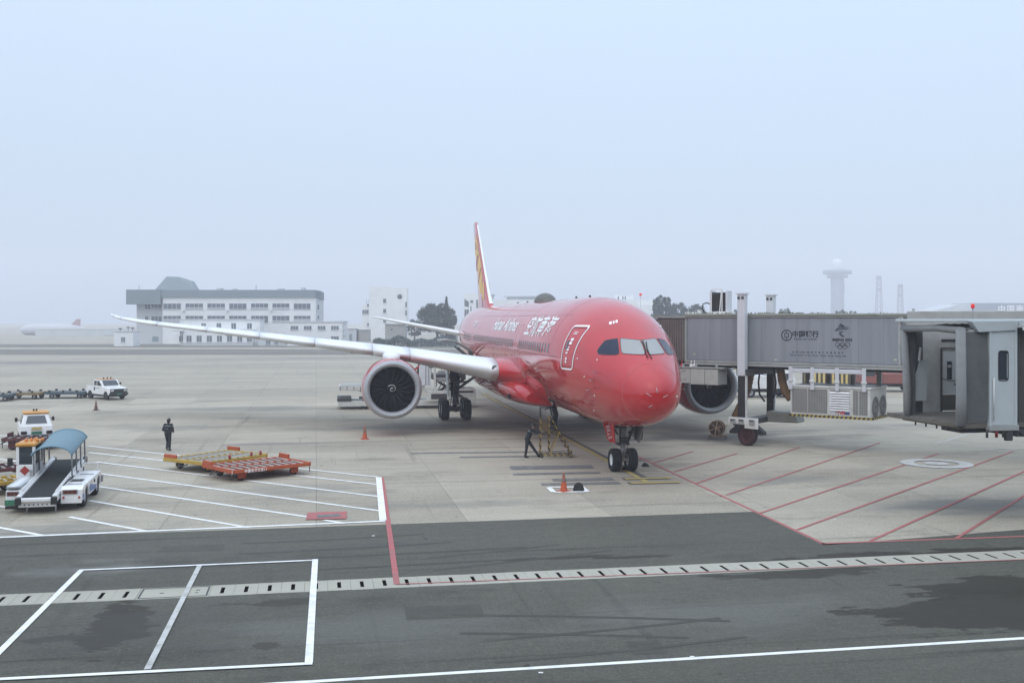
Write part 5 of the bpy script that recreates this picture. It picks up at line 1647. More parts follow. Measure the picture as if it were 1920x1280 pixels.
wallbox(1767, 1806, FL + 2.30, FL + 2.36, YW - 0.035, 0.1, 'door_frame', BRZ)
dr_ = wallbox(1767.5, 1805, FL + 0.62, FL + 2.29, YW, 0.05, 'cab_door', mat('door_pale_grey', (0.78, 0.79, 0.79), rough=0.4, var=0.05), bevel=0.01)
wallbox(1767.5, 1805, FL + 0.02, FL + 0.61, YW + 0.002, 0.05, 'kick_plate', mat('kick_plate_bronze', (0.13, 0.12, 0.10), rough=0.45), dr_)
wallbox(1776, 1785, FL + 1.18, FL + 1.85, YW - 0.012, 0.02, 'door_window', GLASS, dr_)
wallbox(1777, 1783.5, FL + 1.62, FL + 1.72, YW - 0.018, 0.005, 'door_notice', WHITE, dr_)
a_, b_, c_ = tp2(1767, 709, YW - 0.1), tp2(1780, 714, YW - 0.14), tp2(1800, 714, YW - 0.1)
mb = MB(); mb.tube([a_, b_, c_], 0.014, 6); mb.build('door_cord', BLACK, dr_)
mb = MB(); mb.sphere(tp2(1791, 720, YW - 0.04), 0.035, 8, 6); mb.build('door_knob', BLACK, dr_)
wallbox(1766, 1800, FL + 2.60, FL + 2.67, YW - 0.03, 0.03, 'lamp_strip', DSTEEL)
mb = MB(); mb.bx(0.05, 4.2, MW - 0.03, YW + 0.05, FL - 0.16, FL - 0.004); mb.build('cab_floor', CBAGE, b2)
# folding screen beside the wall
rows = []
xa, xb = tp2(1700, 700, MW + 0.25).x, tp2(1733, 700, MW + 0.7).x
for z in (FL, (FL + TP_) / 2, TP_ + 0.1):
    rows.append([Vector((xa + (xb - xa) * i / 16, MW + 0.2 + 0.6 * i / 16 + (0.05 if i % 2 else 0), z)) for i in range(17)])
mb = MB(); mb.grid(rows, smooth=False); o = mb.build('folding_screen', BELL, b2); so = o.modifiers.new('thick', 'SOLIDIFY'); so.thickness = 0.012
ys_ = MW + 0.1
mb = MB(); mb.prism([tp2(x_, y_, ys_) for x_, y_ in ((1715, 751), (1737, 751), (1739, 675), (1725, 675), (1722, 690), (1716, 708), (1715, 720))], (0, 0.06, 0)); mb.build('swing_panel', CWALL, b2)
for (pa, pb) in (((1698, 665), (1701, 629)), ((1723, 676), (1726, 651))):
    mb = MB(); mb.bar(tp2(*pa, ys_ - 0.1), tp2(*pb, ys_ - 0.1), 0.06); mb.build('canopy_arm', WHITE, b2)
mb = MB(); mb.cyl((0.1, 0.45, FL + 0.1), (1.0, 0.02, FL + 0.1), 0.03, seg=8); mb.build('canopy_spring', STEEL, b2)
# side wall facing the viewer, with its window
wx0, wx1 = 1.02, 1.92
zt2 = 6.62
ww0, ww1, wz0, wz1 = 1.33, 1.66, 4.78, 5.72
for (xa, xb, za, zc) in ((wx0, ww0, FL - 0.05, zt2), (ww1, wx1, FL - 0.05, zt2), (ww0, ww1, FL - 0.05, wz0), (ww0, ww1, wz1, zt2)):
    mb = MB(); mb.bx(xa, xb, -0.06, 0.04, za, zc); mb.build('side_wall', CWALL, b2)
mb = MB(); mb.bx(ww0 - 0.01, ww1 + 0.01, -0.02, 0.0, wz0 - 0.01, wz1 + 0.01); mb.build('window_pane', GLASS, b2)
mb = MB(); pts = rrect(ww0 - 0.03, ww1 + 0.03, wz0 - 0.03, wz1 + 0.03, 0.09, 4, 1)
a = [Vector((p[0], -0.075, p[1])) for p in pts]; cxm, czm = (ww0 + ww1) / 2, (wz0 + wz1) / 2
b = [Vector((cxm + (p.x - cxm) * 0.86, -0.075, czm + (p.z - czm) * 0.95)) for p in a]
mb.grid([a + a[:1], b + b[:1]], smooth=False); c3_ = [p + Vector((0, 0.06, 0)) for p in b]; mb.grid([b + b[:1], c3_ + c3_[:1]], smooth=False); mb.build('window_seal', BLACK, b2)
mb = MB(); mb.bx(wx0 - 0.05, wx0 + 0.02, -0.10, 0.05, FL - 0.1, zt2 - 0.1); mb.build('wall_post', CWALL, b2, bevel=0.01)
mb = MB(); mb.bx(wx1, wx1 + 0.08, -0.10, 0.05, FL - 0.1, zt2 - 0.1); mb.build('wall_post', CWALL, b2, bevel=0.01)
mb = MB(); mb.cyl((wx0 + 0.1, -0.10, FL + 0.1), (wx0 + 0.1, -0.10, FL + 1.5), 0.02, seg=8); mb.build('grab_rail', WHITE, b2)
mb = MB(); mb.bx(0.95, 2.05, -0.12, 0.1, FL - 0.24, FL - 0.06); mb.build('sill_beam', TFRAME, b2, bevel=0.01)
# roof, eave and curtain towards the rotunda
mb = MB(); mb.bx(-0.15, 5.5, 0.05, MW + 0.35, zt2 + 0.06, zt2 + 0.16); mb.build('cab_roof', CWALL, b2, bevel=0.02)
mb = MB(); mb.hexa([(0.55, -0.13, zt2 - 0.26), (1.95, -0.13, zt2 - 0.20), (1.95, 0.1, zt2 - 0.20), (0.55, 0.1, zt2 - 0.26)], [(0.25, -0.16, zt2 + 0.08), (2.0, -0.16, zt2 + 0.10), (2.0, 0.12, zt2 + 0.10), (0.25, 0.12, zt2 + 0.08)]); mb.build('eave', CWALL, b2)
mb = MB(); mb.bx(2.0, 6.0, -0.35, 0.1, zt2 - 0.06, zt2 + 0.12); mb.build('eave', CWALL, b2)
mb = MB(); mb.bx(1.99, 2.6, -0.42, -0.36, zt2 - 0.20, zt2 - 0.10); mb.build('curtain_track', WHITE, b2)
rows = []
for j in range(9):
    z = FL - 0.02 + (zt2 - FL - 0.1) * j / 8
    rows.append([Vector((2.02 + 0.09 * i, 0.06 + (0.08 if i % 2 else 0.0) - 0.02 * i * 0.2, z)) for i in range(30)])
mb = MB(); mb.grid(rows, smooth=False); o = mb.build('rotunda_curtain', mat('curtain_dark', (0.085, 0.083, 0.078), rough=0.8, var=0.2, dirt=0.3), b2); so = o.modifiers.new('thick', 'SOLIDIFY'); so.thickness = 0.015
mb = MB(); mb.bx(2.0, 6.0, -0.1, 2.8, FL - 0.45, FL - 0.2); mb.build('rotunda_base', DSTEEL, b2)
mb = MB(); mb.tube([(1.95, -0.05, FL - 0.2), (2.2, -0.15, FL - 0.4), (2.6, -0.15, FL - 0.36)], 0.04, 8); mb.build('drain_hose', BLACK, b2)
for xx, m_, rr in ((0.9, DSTEEL, 0.04), (1.25, mat('red_cap', (0.22, 0.02, 0.02), rough=0.5), 0.05), (1.5, DSTEEL, 0.04)):
    mb = MB(); mb.cyl((xx, -0.05, FL - 0.46), (xx, -0.05, FL - 0.2), rr, seg=10); mb.build('under_fitting', m_, b2)
mb = MB(); mb.bx(1.62, 1.84, -0.1, 0.1, FL - 0.58, FL - 0.24); mb.build('proximity_lamp', DSTEEL, b2, bevel=0.02)
# mast with the obstruction lamp
mpx = 0.62
mb = MB(); mb.cyl((mpx, 0.3, zt2 + 0.1), (mpx, 0.3, zt2 + 0.52), 0.018, seg=8); ms = mb.build('beacon_mast', STEEL, b2)
mb = MB(); mb.cyl((mpx, 0.3, zt2 + 0.52), (mpx, 0.3, zt2 + 0.66), 0.065, 0.06, 14); mb.build('beacon_lamp', mat('beacon_red', (0.75, 0.03, 0.03), rough=0.25, emit=0.25), ms)
# tunnel and wheel support, past the frame's right edge
mb = MB(); mb.bx(6.0, 22.0, -0.1, 3.0, FL - 0.3, zt2 + 0.1); mb.build('tunnel', TPAN, b2, bevel=0.03)
mb = MB(); mb.bx(8.0, 8.5, 1.2, 1.7, 0.3, FL - 0.3); mb.bx(7.4, 9.1, 0.6, 2.3, 0.0, 0.35); mb.build('support_leg', DSTEEL, b2, bevel=0.03)

# ================================================================== ground equipment
ORANGE = mat('dolly_orange', (0.42, 0.085, 0.030), rough=0.55, var=0.15, scale=3, dirt=0.45, dirt_col=(0.20, 0.06, 0.03), dscale=2.5)
YELLOW = mat('dolly_yellow', (0.44, 0.29, 0.05), rough=0.55, var=0.15, scale=3, dirt=0.5, dirt_col=(0.20, 0.14, 0.05), dscale=2.5)
MAROON = mat('dolly_maroon', (0.095, 0.025, 0.025), rough=0.6, var=0.2, scale=3, dirt=0.45)
BLUEGR = mat('dolly_blue', (0.045, 0.085, 0.115), rough=0.55, var=0.2, scale=3, dirt=0.4)
OLIVE = mat('dolly_ochre', (0.26, 0.18, 0.07), rough=0.6, var=0.2, scale=3, dirt=0.5)
ROLL = mat('roller_steel', (0.42, 0.41, 0.38), rough=0.35, metal=0.7, var=0.2, dirt=0.4)


def pallet_dolly(label, loc, rz, L_, W_, m, stop_m=None, group='pallet dollies', text=None, stops=((-1, 1), (1, 1)), rollers=10, hdeck=0.50, name='pallet_dolly', studs=()):
    """flat roller dolly: x long, y wide"""
    t = thing(name, label, 'dolly', loc, rz, group)
    hx, hy, z = L_ / 2, W_ / 2, hdeck
    for s in (-1, 1):
        mb = MB(); mb.bx(-hx, hx, s * hy - 0.05, s * hy + 0.05, z - 0.13, z + 0.02); mb.build('side_rail', m, t, bevel=0.012)
        mb = MB(); mb.bx(s * hx - 0.05, s * hx + 0.05, -hy - 0.05, hy + 0.05, z - 0.125, z + 0.035); mb.build('end_rail', m, t, bevel=0.012)
    mb = MB(); mb.bx(-hx + 0.05, hx - 0.05, -hy + 0.05, hy - 0.05, z - 0.12, z - 0.07); mb.build('deck_plate', m, t)
    for y in (0,):
        mb = MB(); mb.bx(-hx + 0.05, hx - 0.05, y - 0.05, y + 0.05, z - 0.10, z + 0.012); mb.build('inner_rail', m, t, bevel=0.01)
    for x in (-hx * 0.62, 0, hx * 0.62):
        mb = MB(); mb.bx(x - 0.06, x + 0.06, -hy + 0.05, hy - 0.05, z - 0.19, z - 0.122); mb.build('cross_member', m, t)
    mb = MB()
    lanes = ((-hy + 0.14, -0.12), (0.12, hy - 0.14))
    ml = MB(); ml.cyl((0, -0.5, 0), (0, 0.5, 0), 0.042, seg=8)
    rm = ml.mesh('roller', ROLL)
    for li, (ya, yb) in enumerate(lanes):
        for i in range(rollers):
            x = -hx + 0.22 + (L_ - 0.44) * i / (rollers - 1)
            inst(rm, 'roller', t, (x, (ya + yb) / 2, z - 0.015), (0, 0, 0), (1, yb - ya, 1))
    for sx, sy in stops:
        mb = MB(); mb.bx(sx * hx - 0.04, sx * hx + 0.04, sy * (hy - 0.85), sy * hy, z + 0.036, z + 0.20) if abs(sx) == 1 and sy else None
        mb.build('end_stop', stop_m or m, t, bevel=0.012)
    for (sx, sy) in studs:
        mb = MB(); mb.cyl((sx * hx, sy * hy, z + 0.02), (sx * hx, sy * hy, z + 0.20), 0.06, 0.05, 10); mb.build('lock_stud', mat('stud_red', (0.3, 0.03, 0.03), rough=0.5), t)
    for sx in (-0.68, 0.68):
        for sy in (-0.72, 0.72):
            wheel(t, (sx * hx, sy * hy, 0.18), (0, 1, 0), 0.18, 0.12, rim=0.55)
            mb = MB(); so_ = math.copysign(0.09, sy); mb.bx(sx * hx - 0.18, sx * hx + 0.18, sy * hy + so_ - 0.02, sy * hy + so_ + 0.02, 0.10, z - 0.13); mb.bx(sx * hx - 0.18, sx * hx + 0.18, sy * hy - 0.08, sy * hy + 0.08, 0.37, z - 0.131) if z > 0.52 else None; mb.build('wheel_bracket', m, t)
    mb = MB(); mb.cyl((-hx, -hy, 0.10), (-hx, -hy, z - 0.12), 0.02, seg=6); mb.build('prop_rod', DSTEEL, t)
    mb = MB(); mb.cyl((hx, -hy, 0.10), (hx, -hy, z - 0.12), 0.02, seg=6); mb.build('prop_rod', DSTEEL, t)
    mb = MB(); mb.tube([(-hx, -0.3, z - 0.15), (-hx - 0.35, 0, 0.24), (-hx, 0.3, z - 0.15)], 0.03, 6); mb.build('tow_bar', DSTEEL, t)
    if text:
        lettering(text, on_plane((-hx * 0.42, -hy - 0.056, z - 0.115), (1, 0, 0), (0, 0, 1)), PALE, t, size=0.14, bold=0.004, spacing=1.15)
    return t


# orange and yellow dollies in the bay
dol_o = pallet_dolly('orange roller pallet dolly standing in front of the yellow dolly', G(474, 893.5, 0.0) + Vector((0.05, 0.5, 0)), R(42), 3.7, 2.6, ORANGE,
                     text='中国东方航空11', stops=((1, 1), (-1, 1)), group='pallet dollies in the hatched bay', rollers=10)
dol_y = pallet_dolly('yellow roller pallet dolly with red end stops behind the orange dolly', G(402, 877, 0.0) + Vector((0, 0.3, 0)), R(55), 3.6, 2.7, YELLOW, stop_m=ORANGE,
                     stops=((-1, 1), (1, 1)), group='pallet dollies in the hatched bay', rollers=10, studs=((0.5, -1), (0.8, -1), (-0.2, -1)))

# reflective end plate on the orange dolly
mb = MB(); mb.box((-1.86, -1.28, 0.44), (0.02, 0.16, 0.14)); q = mb.build('reflector_plate', PALE, dol_o)


# ------------------------------------------------------------------ cones
CONE = mat('cone_orange', (0.46, 0.085, 0.03), rough=0.5, var=0.12, dirt=0.4, dirt_col=(0.15, 0.05, 0.03), dscale=6)
def cone(label, loc, h=0.70, m=CONE, band=True, group='traffic cones'):
    t = thing('traffic_cone', label, 'traffic cone', loc, random.uniform(0, 1), group)
    mb = MB(); s = 0.20 * h / 0.7
    mb.box((0, 0, 0.02), (2 * s, 2 * s, 0.04)); mb.build('cone_base', m, t, bevel=0.012)
    mb = MB(); mb.lathe([(s * 0.72, 0.04), (s * 0.64, 0.10), (0.035, h - 0.02), (0.025, h), (0.0, h)], seg=18); mb.build('cone_body', m, t)
    if band:
        def rr(z): return s * 0.64 + (0.035 - s * 0.64) * (z - 0.10) / (h - 0.12) + 0.004
        for z0, z1 in ((h * 0.52, h * 0.72), (h * 0.80, h * 0.93)):
            mb = MB(); mb.lathe([(rr(z0), z0), (rr(z1), z1)], seg=18); mb.build('cone_band', mat('cone_band_grey', (0.22, 0.12, 0.10), rough=0.5), t)
    return t
cone('tall orange traffic cone in the white painted box near the nose wheels', G(1057, 921), 0.74)
cone('orange traffic cone on bare concrete below the left engine', G(684, 823), 0.74)
cone('small dark worn traffic cone near the white tow pickup', G(180, 769), 0.72, mat('cone_dark', (0.12, 0.075, 0.05), rough=0.7, dirt=0.5))

# dark bundle beside the cone: a heap of folded cover cloth with folds
mb = MB(); rows = []
for k in range(9):
    t_ = k / 8
    rows.append([Vector((0.21 * (1 - t_ ** 2.2) ** 0.5 * math.cos(2 * math.pi * i / 24) * (1 + 0.09 * math.sin(5 * i * 0.52 + k)),
                         0.19 * (1 - t_ ** 2.2) ** 0.5 * math.sin(2 * math.pi * i / 24) * (1 + 0.09 * math.cos(3 * i * 0.52)),
                         0.34 * t_ + 0.015 * math.sin(i * 1.3 + k))) for i in range(24)])
mb.grid(rows, closed=True)
o = mb.build('cover_bundle', mat('bundle_cloth', (0.022, 0.022, 0.02), rough=0.9, var=0.4, scale=9, bump=0.6))
tag(o, 'small black rounded bundle on the ground beside the orange cone', 'bundle'); o.location = G(1085, 920)

# wheel chocks by the nose wheels
for k, (px, py, a, lab) in enumerate(((1147, 876, 0.1, 'dark wheel chock left of the nose wheels'), (1171, 880, 0.0, 'dark wheel chock lying between and before the nose wheels'), (1210, 874, 0.3, 'low dark wheel chock right of the nose wheels'))):
    mb = MB(); mb.prism([(-0.16, -0.12, 0), (0.16, -0.12, 0), (0.05, -0.12, 0.16), (-0.05, -0.12, 0.16)][::-1], (0, 0.24, 0))
    o = mb.build('wheel_chock', BLACK, None, bevel=0.012); o.location = G(px, py); o.rotation_euler = (0, 0, a)
    tag(o, lab, 'wheel chock', 'chocks at the nose wheels')

# ------------------------------------------------------------------ maintenance steps, yellow and black
SY = mat('steps_yellow', (0.36, 0.26, 0.08), rough=0.6, dirt=0.5); SB = mat('steps_brown', (0.09, 0.06, 0.03), rough=0.7, dirt=0.4)
st_loc = G(1030, 858)
steps = thing('maintenance_steps', 'striped mobile maintenance steps with a worker at the top', 'steps', (st_loc.x, st_loc.y, 0), R(2))
def striped(p0, p1, w, name='striped_tube', n=None):
    p0, p1 = Vector(p0), Vector(p1)
    n = n or max(3, int((p1 - p0).length / 0.17))
    for i in range(n):
        mb = MB(); mb.bar(p0.lerp(p1, i / n), p0.lerp(p1, (i + 1) / n), w); mb.build(name, SY if i % 2 else SB, steps)
HT = 1.78                                  # platform height
for y in (-0.05, 0.72):
    striped((-0.42, y, 0.10), (-0.42, y, 2.02), 0.05); striped((0.0, y, 0.30), (0.0, y, 2.02), 0.05)
    striped((0.05, y, 2.0), (1.12, y, 0.12), 0.055, n=13); striped((-0.42, y, 0.12), (1.12, y, 0.12), 0.06, n=10)
    mb = MB(); mb.bar((0.02, y, 0.15), (0.50, y, 1.25), 0.05); mb.build('diagonal_brace', SY, steps)
    mb = MB(); mb.bar((-0.42, y, 1.18), (0.36, y, 1.18), 0.04); mb.build('side_bar', SB, steps)
    mb = MB(); mb.tube([(-0.42, y, 2.02), (-0.42, y, 2.42), (0.06, y, 2.42), (0.16, y, 2.0)], 0.024, 8); mb.build('guard_rail', BLACK, steps)
mb = MB(); mb.bar((-0.42, -0.05, 2.42), (-0.42, 0.72, 2.42), 0.045); mb.build('guard_rail', BLACK, steps)
mb = MB(); mb.bx(-0.44, 0.03, -0.07, 0.74, HT - 0.05, HT); mb.build('platform', SB, steps)
mb = MB(); mb.bx(-0.40, 0.0, -0.075, -0.06, 1.30, HT - 0.06); mb.build('side_panel', mat('panel_ochre', (0.13, 0.09, 0.04), rough=0.7, dirt=0.4), steps)
for i in range(6):
    t_ = (i + 0.6) / 6.6; x, z = 1.12 - 1.07 * t_, 0.12 + 1.70 * t_
    mb = MB(); mb.bx(x - 0.11, x + 0.11, -0.03, 0.70, z - 0.02, z + 0.02); mb.build('tread', SB, steps)
for x in (-0.38, 1.06):
    for y in (-0.02, 0.68):
        wheel(steps, (x, y, 0.085), (0, 1, 0), 0.085, 0.05, rim=0.5)

# ------------------------------------------------------------------ hose cart beside the bridge leg
hc = thing('hose_cart', 'small wheeled wire cart with a rolled brown hose beside the bridge leg', 'cart', G(1345, 822), R(-12))
BRN = mat('cart_brown', (0.20, 0.13, 0.075), rough=0.7, dirt=0.4)
for (x, y) in ((-0.42, -0.3), (0.46, -0.3), (-0.42, 0.3), (0.46, 0.3)): wheel(hc, (x, y, 0.07), (0, 1, 0), 0.07, 0.05)
mb = MB()
for y in (-0.3, 0.3): mb.bar((-0.5, y, 0.15), (0.52, y, 0.15), 0.05)
for x in (-0.5, 0.52): mb.bar((x, -0.3, 0.15), (x, 0.3, 0.15), 0.05)
mb.build('cart_frame', BRN, hc)
for i in range(7):
    mb = MB(); mb.bar((0.06 + 0.075 * i, -0.31, 0.17), (0.06 + 0.075 * i, -0.31, 0.76), 0.016); mb.build('wire_bar', mat('wire_tan', (0.38, 0.28, 0.2), rough=0.6), hc)
mb = MB(); mb.bar((0.05, -0.31, 0.77), (0.53, -0.31, 0.77), 0.03); mb.bar((0.53, -0.31, 0.77), (0.53, 0.3, 0.77), 0.03); mb.build('cart_rail', BRN, hc)
mb = MB(); mb.lathe([(0.0, -0.02), (0.41, -0.02), (0.41, 0.02), (0, 0.02)], (-0.06, -0.26, 0.62), (0.15, 1, 0), 24); rl = mb.build('reel_side', mat('reel_dark', (0.07, 0.045, 0.03), rough=0.8), hc)
for a in range(0, 180, 60):
    d_ = Vector((math.cos(R(a + 20)), -0.02, math.sin(R(a + 20)))) * 0.40
    mb = MB(); mb.bar(Vector((-0.06, -0.30, 0.62)) - d_, Vector((-0.06, -0.30, 0.62)) + d_, 0.05, 0.03); mb.build('reel_spoke', MATS['wire_tan'], rl)
mb = MB(); mb.tube([(-0.06 + 0.42 * math.cos(R(a)), -0.28, 0.62 + 0.42 * math.sin(R(a))) for a in range(0, 361, 15)], 0.022, 6); mb.build('reel_rim', MATS['wire_tan'], rl)
mb = MB()
for k in range(4): mb.tube([(0.02 + 0.38 * math.cos(R(a)), -0.16 + 0.13 * k, 0.62 + 0.36 * math.sin(R(a))) for a in range(0, 361, 20)], 0.062, 7)
mb.build('hose_coil', mat('hose_brown', (0.13, 0.08, 0.045), rough=0.8, var=0.3), hc)

# ------------------------------------------------------------------ belt loader with the blue canopy
bl_o = G(154, 957)                         # ground point near its right rear wheel
BLF = UV(0, 0)
belt = thing('belt_loader', 'white belt loader with a curved blue canopy over its black conveyor', 'belt loader', (bl_o.x, bl_o.y, 0), PHI + R(2))
# local: x right (0 at right side, negative to the left), y forward/away
BLUE = mat('canopy_blue', (0.135, 0.225, 0.275), rough=0.45, var=0.12, scale=1.5, dirt=0.3, dirt_col=(0.22, 0.30, 0.34), dscale=2)
BELT = mat('belt_black', (0.014, 0.016, 0.016), rough=0.75, var=0.2)
BW_ = -2.52
# right body pod, with wheel arches cut as dark arcs
def pod(x0, x1, nm):
    prof = [(0.05, 0.36), (0.45, 0.36)]
    for (c_, r_) in ((0.95, 0.43), (3.55, 0.43)):
        for a in range(180, -1, -20): prof.append((c_ + r_ * math.cos(R(a)), max(0.36, 0.34 + r_ * math.sin(R(a)))))
        prof.append((c_ + 0.9 if c_ < 2 else 4.3, 0.34))
    prof += [(4.35, 0.66), (4.1, 0.86), (0.35, 0.84), (0.05, 0.74)]
    out = []
    for p in prof:
        if not out or (Vector(p) - Vector(out[-1])).length > 0.01: out.append(p)
    mb = MB(); mb.prism([(x0, p[0], p[1]) for p in out], (x1 - x0, 0, 0)); return mb.build(nm, VWHITE, belt)
pod(-0.72, 0.0, 'side_body'); pod(BW_, BW_ + 0.46, 'side_body')
mb = MB(); mb.bx(BW_ + 0.47, -0.73, 0.15, 4.1, 0.30, 0.44); mb.build('chassis', DSTEEL, belt)
for (y) in (0.95, 3.55):
    for x in (-0.17, BW_ + 0.17): wheel(belt, (x, y, 0.37), (1, 0, 0), 0.37, 0.27)
mb = MB(); mb.prism([(0.004, 1.55, 0.42), (0.004, 2.9, 0.36), (0.004, 3.0, 0.50), (0.004, 2.2, 0.60), (0.004, 1.7, 0.72), (0.004, 1.5, 0.6)], (0.006, 0, 0)); mb.build('side_stripe', mat('stripe_blue', (0.10, 0.16, 0.34), rough=0.4), belt)
mb = MB(); mb.bx(0.003, 0.010, 0.08, 0.36, 0.40, 0.58); mb.build('side_stripe', MATS['stripe_blue'], belt)
mb = MB(); mb.bx(-0.02, 0.06, 4.10, 4.30, 0.42, 0.66); mb.build('front_bumper', STEEL, belt)
# rear lamps, plate, bumper
for x0_, x1_ in ((-0.66, -0.16), (BW_ + 0.03, BW_ + 0.43)):
    mb = MB(); mb.bx(x0_, x1_, 0.02, 0.06, 0.60, 0.75); lp_ = mb.build('lamp_housing', STEEL, belt)
    for k in range(3):
        mb = MB(); xa = x0_ + 0.03 + k * (x1_ - x0_ - 0.05) / 3; mb.bx(xa, xa + (x1_ - x0_ - 0.09) / 3, 0.0, 0.025, 0.62, 0.73); mb.build('tail_lamp', mat('tail_lamp_brown', (0.12, 0.025, 0.015), rough=0.35), lp_)
mb = MB(); mb.bx(BW_ - 0.02, BW_ + 0.50, -0.02, 0.02, 0.28, 0.46); pl2 = mb.build('number_plate', mat('plate_green', (0.02, 0.16, 0.09), rough=0.5), belt)
marks(6, on_plane((BW_ + 0.24, -0.026, 0.325), (1, 0, 0), (0, 0, 1)), 0.07, 0.09, mat('plate_mark', (0.12, 0.30, 0.20), rough=0.5), pl2, 'plate_mark')
mb = MB(); mb.bx(BW_ - 0.02, BW_ + 0.52, 0.03, 0.10, 0.14, 0.24); mb.build('rear_bumper', BLACK, belt)
mb = MB(); mb.bx(BW_ + 0.0, BW_ + 0.46, 0.03, 0.10, 0.25, 0.56); mb.build('rear_panel', VWHITE, belt, bevel=0.01)
mb = MB(); mb.bx(-0.72, -0.02, 0.03, 0.10, 0.27, 0.50); mb.build('rear_panel', VWHITE, belt, bevel=0.01)
# conveyor
xL, xR = -1.98, -0.82
pa, pb = Vector((0, -0.42, 0.56)), Vector((0, 5.35, 1.12))
dv = (pb - pa).normalized(); nv_ = Vector((0, -dv.z, dv.y))
def cv_(x, t, h): return Vector((x, 0, 0)) + pa + (pb - pa) * t + nv_ * h
mb = MB(); mb.hexa([cv_(xL + 0.1, 0.01, -0.10), cv_(xR - 0.1, 0.01, -0.10), cv_(xR - 0.1, 0.99, -0.10), cv_(xL + 0.1, 0.99, -0.10)], [cv_(xL + 0.1, 0, 0.06), cv_(xR - 0.1, 0, 0.06), cv_(xR - 0.1, 1.0, 0.06), cv_(xL + 0.1, 1.0, 0.06)])
bt_ = mb.build('conveyor_belt', BELT, belt)
for t_ in (0.52,):
    mb = MB(); mb.bar(cv_(xL + 0.12, t_, 0.062), cv_(xR - 0.12, t_, 0.062), 0.03, 0.012); mb.build('belt_seam', DSTEEL, bt_)
for x_, nm in ((xL, 'l'), (xR, 'r')):
    mb = MB(); mb.hexa([cv_(x_ - 0.08, -0.01, -0.14), cv_(x_ + 0.08, -0.01, -0.14), cv_(x_ + 0.08, 1.01, -0.14), cv_(x_ - 0.08, 1.01, -0.14)], [cv_(x_ - 0.08, -0.01, 0.12), cv_(x_ + 0.08, -0.01, 0.12), cv_(x_ + 0.08, 1.01, 0.12), cv_(x_ - 0.08, 1.01, 0.12)]); mb.build('conveyor_rail', VWHITE, belt, bevel=0.02)
    mb = MB(); mb.tube([cv_(x_, 0.02, 0.20), cv_(x_, 0.5, 0.2), cv_(x_, 1.0, 0.2)], 0.022, 8); mb.build('hand_rail', VWHITE, belt)
    mb = MB(); mb.cyl(cv_(x_ - 0.09, 1.015, 0.0), cv_(x_ + 0.09, 1.015, 0.0), 0.13, seg=16); mb.build('end_roller', BLACK, belt)
    mb = MB(); mb.box(cv_(x_, -0.03, -0.05), (0.20, 0.18, 0.26)); mb.build('rail_end', BLACK, belt, bevel=0.03)
mb = MB(); mb.bx(xL + 0.02, xR - 0.02, -0.62, -0.46, 0.46, 0.60); mb.build('belt_bumper', VWHITE, belt, bevel=0.03)
mb = MB(); mb.bx(xL - 0.02, xR + 0.02, -0.44, -0.34, 0.26, 0.47); pf = mb.build('perforated_plate', VWHITE, belt, bevel=0.01)
for k in range(7):
    mb = MB(); mb.cyl((xL + 0.18 + k * 0.145, -0.448, 0.345), (xL + 0.18 + k * 0.145, -0.43, 0.345), 0.026, seg=10); mb.build('plate_hole', BLACK, pf)
for x_ in (xL + 0.25, xR + 0.02):
    mb = MB(); mb.cyl((x_, -0.38, 0.05), (x_, -0.38, 0.30), 0.025, seg=8); mb.build('jack_rod', STEEL, belt)
mb = MB(); mb.bar((xL, 1.0, 0.5), cv_(xL, 0.55, -0.1), 0.07); mb.bar((xR, 1.0, 0.5), cv_(xR, 0.55, -0.1), 0.07); mb.build('lift_arm', DSTEEL, belt)
mb = MB(); mb.cyl((xR + 0.02, 5.05, 0.36), (xR + 0.02, 5.05, 1.30), 0.025, seg=8); mb.build('support_rod', DSTEEL, belt)
# canopy: barrel sheet on posts
c0, c1 = 0.50, 0.97
rows = []
for k in range(13):
    t_ = c0 - 0.06 + (c1 + 0.02 - c0 + 0.06) * k / 12
    rows.append([cv_((xL + xR) / 2 + 0.72 * math.cos(R(a)), t_, 0.86 + 0.42 * math.sin(R(a))) for a in range(8, 173, 8)])
mb = MB(); mb.grid(rows); cn = mb.build('canopy', BLUE, belt)
so = cn.modifiers.new('thick', 'SOLIDIFY'); so.thickness = 0.03
for t_ in (c0 - 0.06, c1 + 0.02):
    mb = MB(); mb.tube([cv_((xL + xR) / 2 + 0.72 * math.cos(R(a)), t_, 0.86 + 0.42 * math.sin(R(a))) for a in range(8, 173, 8)], 0.035, 6); mb.build('canopy_rim', mat('rim_blue', (0.16, 0.28, 0.35), rough=0.4), cn)
for k in range(4):
    t_ = c0 + (c1 - c0) * k / 3 - 0.03
    for x_, s in ((xL - 0.085, -1), (xR + 0.085, 1)):
        mb = MB(); mb.cyl(cv_(x_, t_, 0.0), cv_(x_ + s * 0.0, t_, 0.93), 0.03, seg=8); mb.build('canopy_post', mat('post_grey', (0.20, 0.21, 0.21), rough=0.45, metal=0.4), belt)
